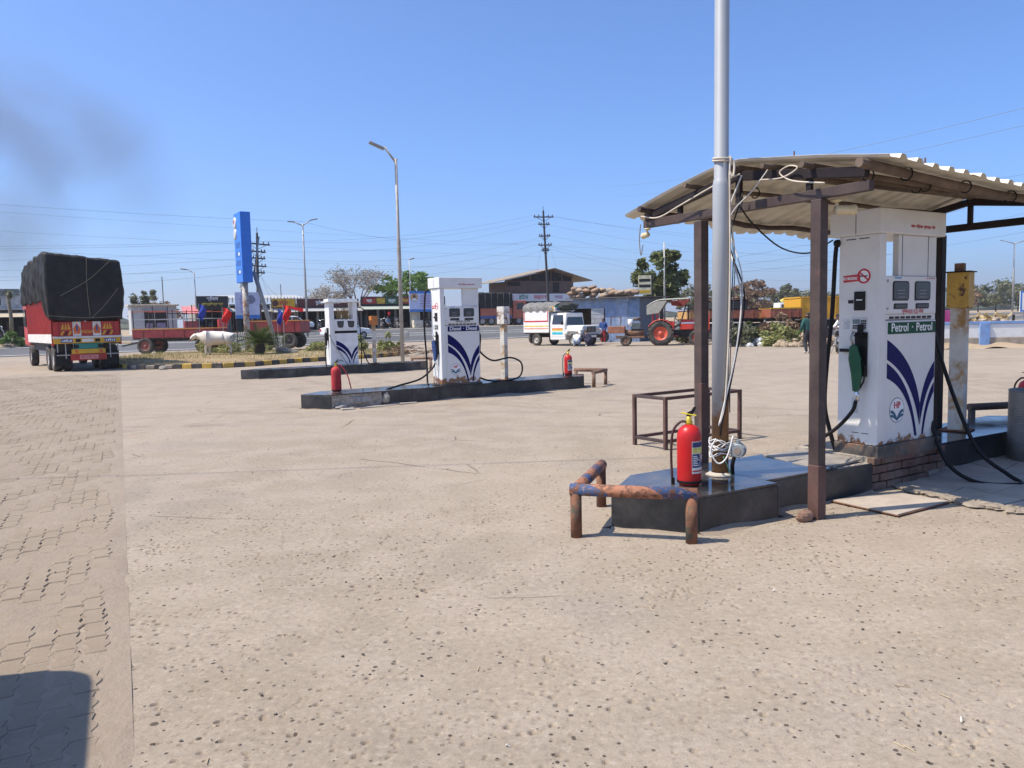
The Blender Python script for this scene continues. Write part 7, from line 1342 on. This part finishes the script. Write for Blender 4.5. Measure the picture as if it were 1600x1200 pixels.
for k, (px, Y, h_, w_, kind) in enumerate(FAR):
    x = (px - 800) / 1200 * Y
    tree('distant_tree', 'distant ' + ['hazy green', 'olive', 'brownish dry'][kind] + ' tree ' + FARL[k], (x, Y, .9), h_, w_, [LEAFD, LEAFD, DRYB][kind], 34, 60, .17, .3, .2, group='distant trees')
b = B()
for k in range(120): x = -700 + k * 12 + random.uniform(-4, 4); y = 420 + random.uniform(-40, 60); b.ell((x, y, 1), (random.uniform(6, 14), 5, random.uniform(3, 6.5)), 8, 5, jit=.2)
tag(struct(b.build('distant_wood', mat('distant wood', (.07, .085, .055), .95, var=.4, vs=.1)), 'stuff'), 'far belt of trees merging along the horizon', 'wood')

# ------------------------------------------------------------------ street lamps and power poles
GAL = mat('galvanised pole', (.38, .38, .36), .5, .3, dust=.2); GAL2 = mat('rusting lamp post', (.36, .33, .29), .6, .1, col2=(.24, .15, .08), amt=.5, s2=.8, soft=.2)
def lamp(label, loc, h, arms, r=.09, m=GAL, name='street_lamp', lean=(0, 0)):
    t = thing(name, label, 'street lamp', loc, 0, 'street lamps'); t.rotation_euler = (lean[1], lean[0], 0); B().lathe([(0, 0), (r, 0), (r, h * .6), (r * .75, h * .62), (r * .7, h), (0, h)], 12).build('shaft', m, t, smooth=True)
    for (dx, dy, dz) in arms: d = Vector((dx, dy, 0)).normalized(); b = B(); e = Vector((dx, dy, h + dz)); b.tube([(0, 0, h - .15), e], r * .5, 8); b.build('arm', m, t, smooth=True); b = B(); b.box(e + d * .28 + Vector((0, 0, .04)), (.6, .24, .09), rotm(math.atan2(dy, dx), 0, -math.atan2(dz, math.hypot(dx, dy)) * .5)); b.build('lamp_head', mat('lamp head', (.25, .25, .25), .5), t, bev=.03)
    return t
lp1 = lamp('tall street lamp with one arm standing behind the pumps', (-4.15, 29.3, 0), 7.7, [(-.4, -.1, .42)], .074, GAL2); B().bx(.08, .26, -.1, .1, 1.0, 1.25).build('meter_box', GAL, lp1, bev=.02); B().bx(-.25, .25, -.25, .25, 0, .06).build('foot_plate', GAL2, lp1)
lamp('double arm street lamp on the divider behind the yellow sign', hw(21.5, 7, .6), 9.4, [(-.6, -.3, .1), (.6, .3, .35)]); lamp('small street lamp above the pale kiosk', hw(14.2, 16, 1.05), 5.5, [(-.5, -.2, .15)], .06); lamp('thin camera mast behind the billboard', hw(34.8, 15.6, 1.05), 6.9, [(.1, -.1, .05)], .05); lamp('distant street lamp at the right edge behind the scrub', (80.8, 124, .9), 11.2, [(-2.2, -.5, .3), (1.9, .5, .3)], .14); lamp('distant street lamp behind the yellow tipper', (36.6, 90, .9), 9, [(-.8, 0, .2)], .09)
for k, (s, t_, h_, lb) in enumerate(((19.0, 20, 4.7, 'thin rod standing on the shop roof left of yellow sign'), (22.8, 20, 4.6, 'thin rod on the shop roof above the yellow sign'), (11.9, 19, 5.2, 'thin mast on the roof right of the pale kiosk'))): b = B(); b.cyl((0, 0, 0), (0, 0, h_), .04, n=6); o = b.build('roof_rod', darksteel); o.location = hw(s, t_, 1.05); tag(o, lb, 'rod', 'roof rods')
POLEM = mat('tarred steel pole', (.05, .045, .045), .7, .2)
def ppole(label, loc, h, arms, rz, lean):
    t = thing('power_pole', label, 'power pole', loc, rz, 'power poles', ry=lean); B().lathe([(0, 0), (.17, 0), (.1, h), (0, h)], 8).build('shaft', POLEM, t)
    for (z, w_) in arms:
        a = B().bx(-w_ / 2, w_ / 2, -.05, .05, z - .06, z + .06).build('cross_arm', POLEM, t)
        for x in (-w_ / 2 + .1, -w_ / 4, w_ / 4, w_ / 2 - .1): B().lathe([(0, 0), (.05, 0), (.06, .12), (.03, .2), (0, .2)], 8, (x, 0, z + .06)).build('insulator', mat('brown insulator', (.08, .05, .04), .4), a)
        b = B(); b.bar((-w_ * .4, 0, z), (0, -.05, z - .5), .04); b.bar((w_ * .4, 0, z), (0, -.05, z - .5), .04); b.build('brace', POLEM, t)
    b = B(); b.cyl((0, 0, h), (0, 0, h + .5), .03); b.build('tip_rod', POLEM, t); return t
ppole('power pole with many cross arms behind the leaning blue sign', hw(19.3, 15, 1.05), 9.0, [(8.0, 2.4), (7.3, 1.6), (6.7, 1.5), (6.0, 1.7), (5.4, 1.4)], HA + .2, R(2)); ppole('leaning power pole rising in front of the hotel gable', hw(51.5, 15, 1.0), 12.7, [(12.0, 2.6), (11.2, 1.5), (9.9, 1.5), (8.9, 1.8), (8.3, 1.0)], HA, R(-2.6))
pp3 = lamp('thin grey pole standing behind the workshop by the tree', (11.1, 55.5, 0), 6.9, [], .07, GAL, 'service_pole')
pp3['category'] = 'pole'; del pp3['group']
WIRE = mat('overhead wire', (.16, .16, .17), .6); n_w = 0
def wire(a, b_, drop, r=.009, m=WIRE):
    q_ = B(); q_.tube(sag(a, b_, drop, 18), r, 4, cap=False); o = q_.build('overhead_wire', m, None); tag(o, 'thin overhead power wire crossing the sky', 'wire', 'overhead wires')
topA = lambda z, x=0: hw(19.3 + x, 15, 1.05 + z); topB = lambda z, x=0: hw(51.0 + x, 15, 1.0 + z)
for i, (za, zb, x) in enumerate(((8.2, 12.2, -1.), (8.2, 12.2, 1.), (7.4, 11.3, -.6), (6.8, 10.0, .6), (6.1, 9.0, -.7), (5.5, 8.5, .5))):
    wire(topA(za, x), topB(zb, x), .9 + .15 * i); wire(topA(za, x), hw(-45, 14 + i * .3, za + .3 - .1 * i), 1. + .12 * i); wire(topB(zb, x), hw(118, 14 + .5 * i, zb - .6 * i - 1 + 1.5), 1.3 + .2 * i)
for (a, b_, d) in ((hw(-40, 30, 14.5), hw(160, 34, 13), 2), (hw(-40, 31, 12.6), hw(160, 35, 12), 2), (hw(-40, 30, 10.8), hw(160, 34, 10.5), 2.2), (hw(-30, 12, 12.8), hw(21.5, 7.2, 10.2), .6), (hw(21.5, 7.2, 10.2), topB(9.5), 1.2), (hw(-40, 4, 5.0), hw(14, 16, 6.5), .5), ((24, 30, 10.2), (9.5, 75, 14.2), .8), ((25, 30, 9.7), (10.5, 76, 13.4), .8), ((40, 60, 10.6), (14, 57, 5.5), .5), ((42, 60, 9.4), (14, 57, 5.0), .5), ((44, 60, 8.2), (15, 57, 4.6), .4), ((60, 60, 15.5), (12, 48, 8.2), 1.)): wire(a, b_, d)
for (x0, x1) in ((-1.0, -1.6), (.9, 1.6)): wire(topB(10.5), hw(51 + x1, 14.4, 6.2), .0, .01)
for x in (1.6, 2.4): wire(topA(5.0, .5), hw(19.3 + x, 16, 4.2), .3, .01)

# ------------------------------------------------------------------ drifting smoke beyond the highway
def smoke(name, label, loc, dim, rot, dens, thr, sc, seed):
    m = bpy.data.materials.new('smoke ' + name); m.use_nodes = True; t = m.node_tree; t.nodes.remove(t.nodes['Principled BSDF']); out = t.nodes['Material Output']
    pv = nd(t, 'ShaderNodeVolumePrincipled'); pv.inputs['Color'].default_value = (.28, .23, .18, 1); pv.inputs['Anisotropy'].default_value = .2
    c = coords(t); ln = nd(t, 'ShaderNodeVectorMath', operation='LENGTH'); lk(t, c, ln.inputs[0]); fall = ramp(t, ln.outputs['Value'], 1.0, .15)
    mp_ = nd(t, 'ShaderNodeMapping'); mp_.inputs['Location'].default_value = (seed, seed * .7, 0); mp_.inputs['Scale'].default_value = (dim[0] / 40, dim[1] / 40, dim[2] / 40); lk(t, c, mp_.inputs[0])
    n = noise(t, mp_.outputs[0], sc, 6, .62, .9); d = mul(t, mul(t, ramp(t, n, thr, thr + .35), fall), dens); lk(t, d, pv.inputs['Density']); lk(t, pv.outputs[0], out.inputs['Volume'])
    b = B(); b.ell((0, 0, 0), (1, 1, 1), 16, 10); o = b.build(name, m); o.location = loc; o.scale = dim; o.rotation_euler = rot; tag(o, label, 'smoke'); o['kind'] = 'stuff'; return o
smoke('smoke_plume', 'faint grey smoke plume drifting in the sky above the loaded truck', (-129, 210, 54), (56, 18, 27), (0, R(33), 0), .03, .28, 1.1, 3.1)
smoke('smoke_puff', 'dense grey smoke puff at right end of the drifting plume', (-101, 205, 46), (26, 12, 19), (0, R(50), 0), .026, .28, 1.2, 8.4)
smoke('smoke_haze', 'low grey smoke haze left of the truck load', (-134, 200, 27), (30, 14, 18), (0, R(10), 0), .045, .28, 1.2, 5.2)

# one service cable crosses the yard high above the camera; only its faint shadow is in the picture (cable shadow)
q_ = B(); q_.tube(sag((-26, 6.0, 9.4), (14, 8.6, 9.0), .5, 18), .011, 5, cap=False); tag(q_.build('service_cable', WIRE), 'service cable crossing high above the yard, outside the frame', 'cable')

# paper scraps, straw and pebbles lying about the yard
b = B(); LM = [mat('litter paper', (.62, .58, .5), .8), mat('litter straw', (.45, .36, .22), .9), mat('pebble', (.26, .22, .18), .9), mat('dark chip', (.08, .065, .05), .9)]
for k in range(520):
    y = 2.6 + 10 * random.random() ** 1.6; x = random.uniform(-.62, .66) * y; q = random.random(); z = .004
    if x + 1.49 < -(y - 2.73) * .508: z = .014
    if q < .025: b.k = 0; L_ = random.uniform(.012, .035); a_ = random.uniform(0, 6); b.tube([(x, y, z), (x + L_ * .5 * math.cos(a_), y + L_ * .5 * math.sin(a_), z + .012), (x + L_ * math.cos(a_ + .5), y + L_ * math.sin(a_ + .5), z)], .003, 4)
    elif q < .09: b.k = 1; a_ = random.uniform(0, 6); b.bar((x, y, z), (x + .05 * math.cos(a_), y + .05 * math.sin(a_), z + .004), .003)
    else: b.k = 2 if q < .6 else 3; r_ = random.uniform(.0025, .0065); b.ell((x, y, z), (r_ * 1.4, r_, r_ * .7), 6, 4, jit=.2)
o = b.build('ground_litter', LM); o['kind'] = 'stuff'; tag(o, 'scattered pebbles, straw and paper scraps on the yard', 'litter')

# ------------------------------------------------------------------ dusty air
hm = bpy.data.materials.new('dusty air'); hm.use_nodes = True; t = hm.node_tree; t.nodes.remove(t.nodes['Principled BSDF'])
pv = nd(t, 'ShaderNodeVolumePrincipled'); pv.inputs['Color'].default_value = (.97, .98, 1.0, 1); pv.inputs['Density'].default_value = .0004; pv.inputs['Anisotropy'].default_value = .3
lk(t, pv.outputs[0], t.nodes['Material Output'].inputs['Volume'])
b = B(); b.bx(-5200, 5200, -1200, 6200, -1.5, 110); hz_ = b.build('haze', hm); tag(hz_, 'thin dusty haze paling the distance', 'haze'); hz_['kind'] = 'stuff'
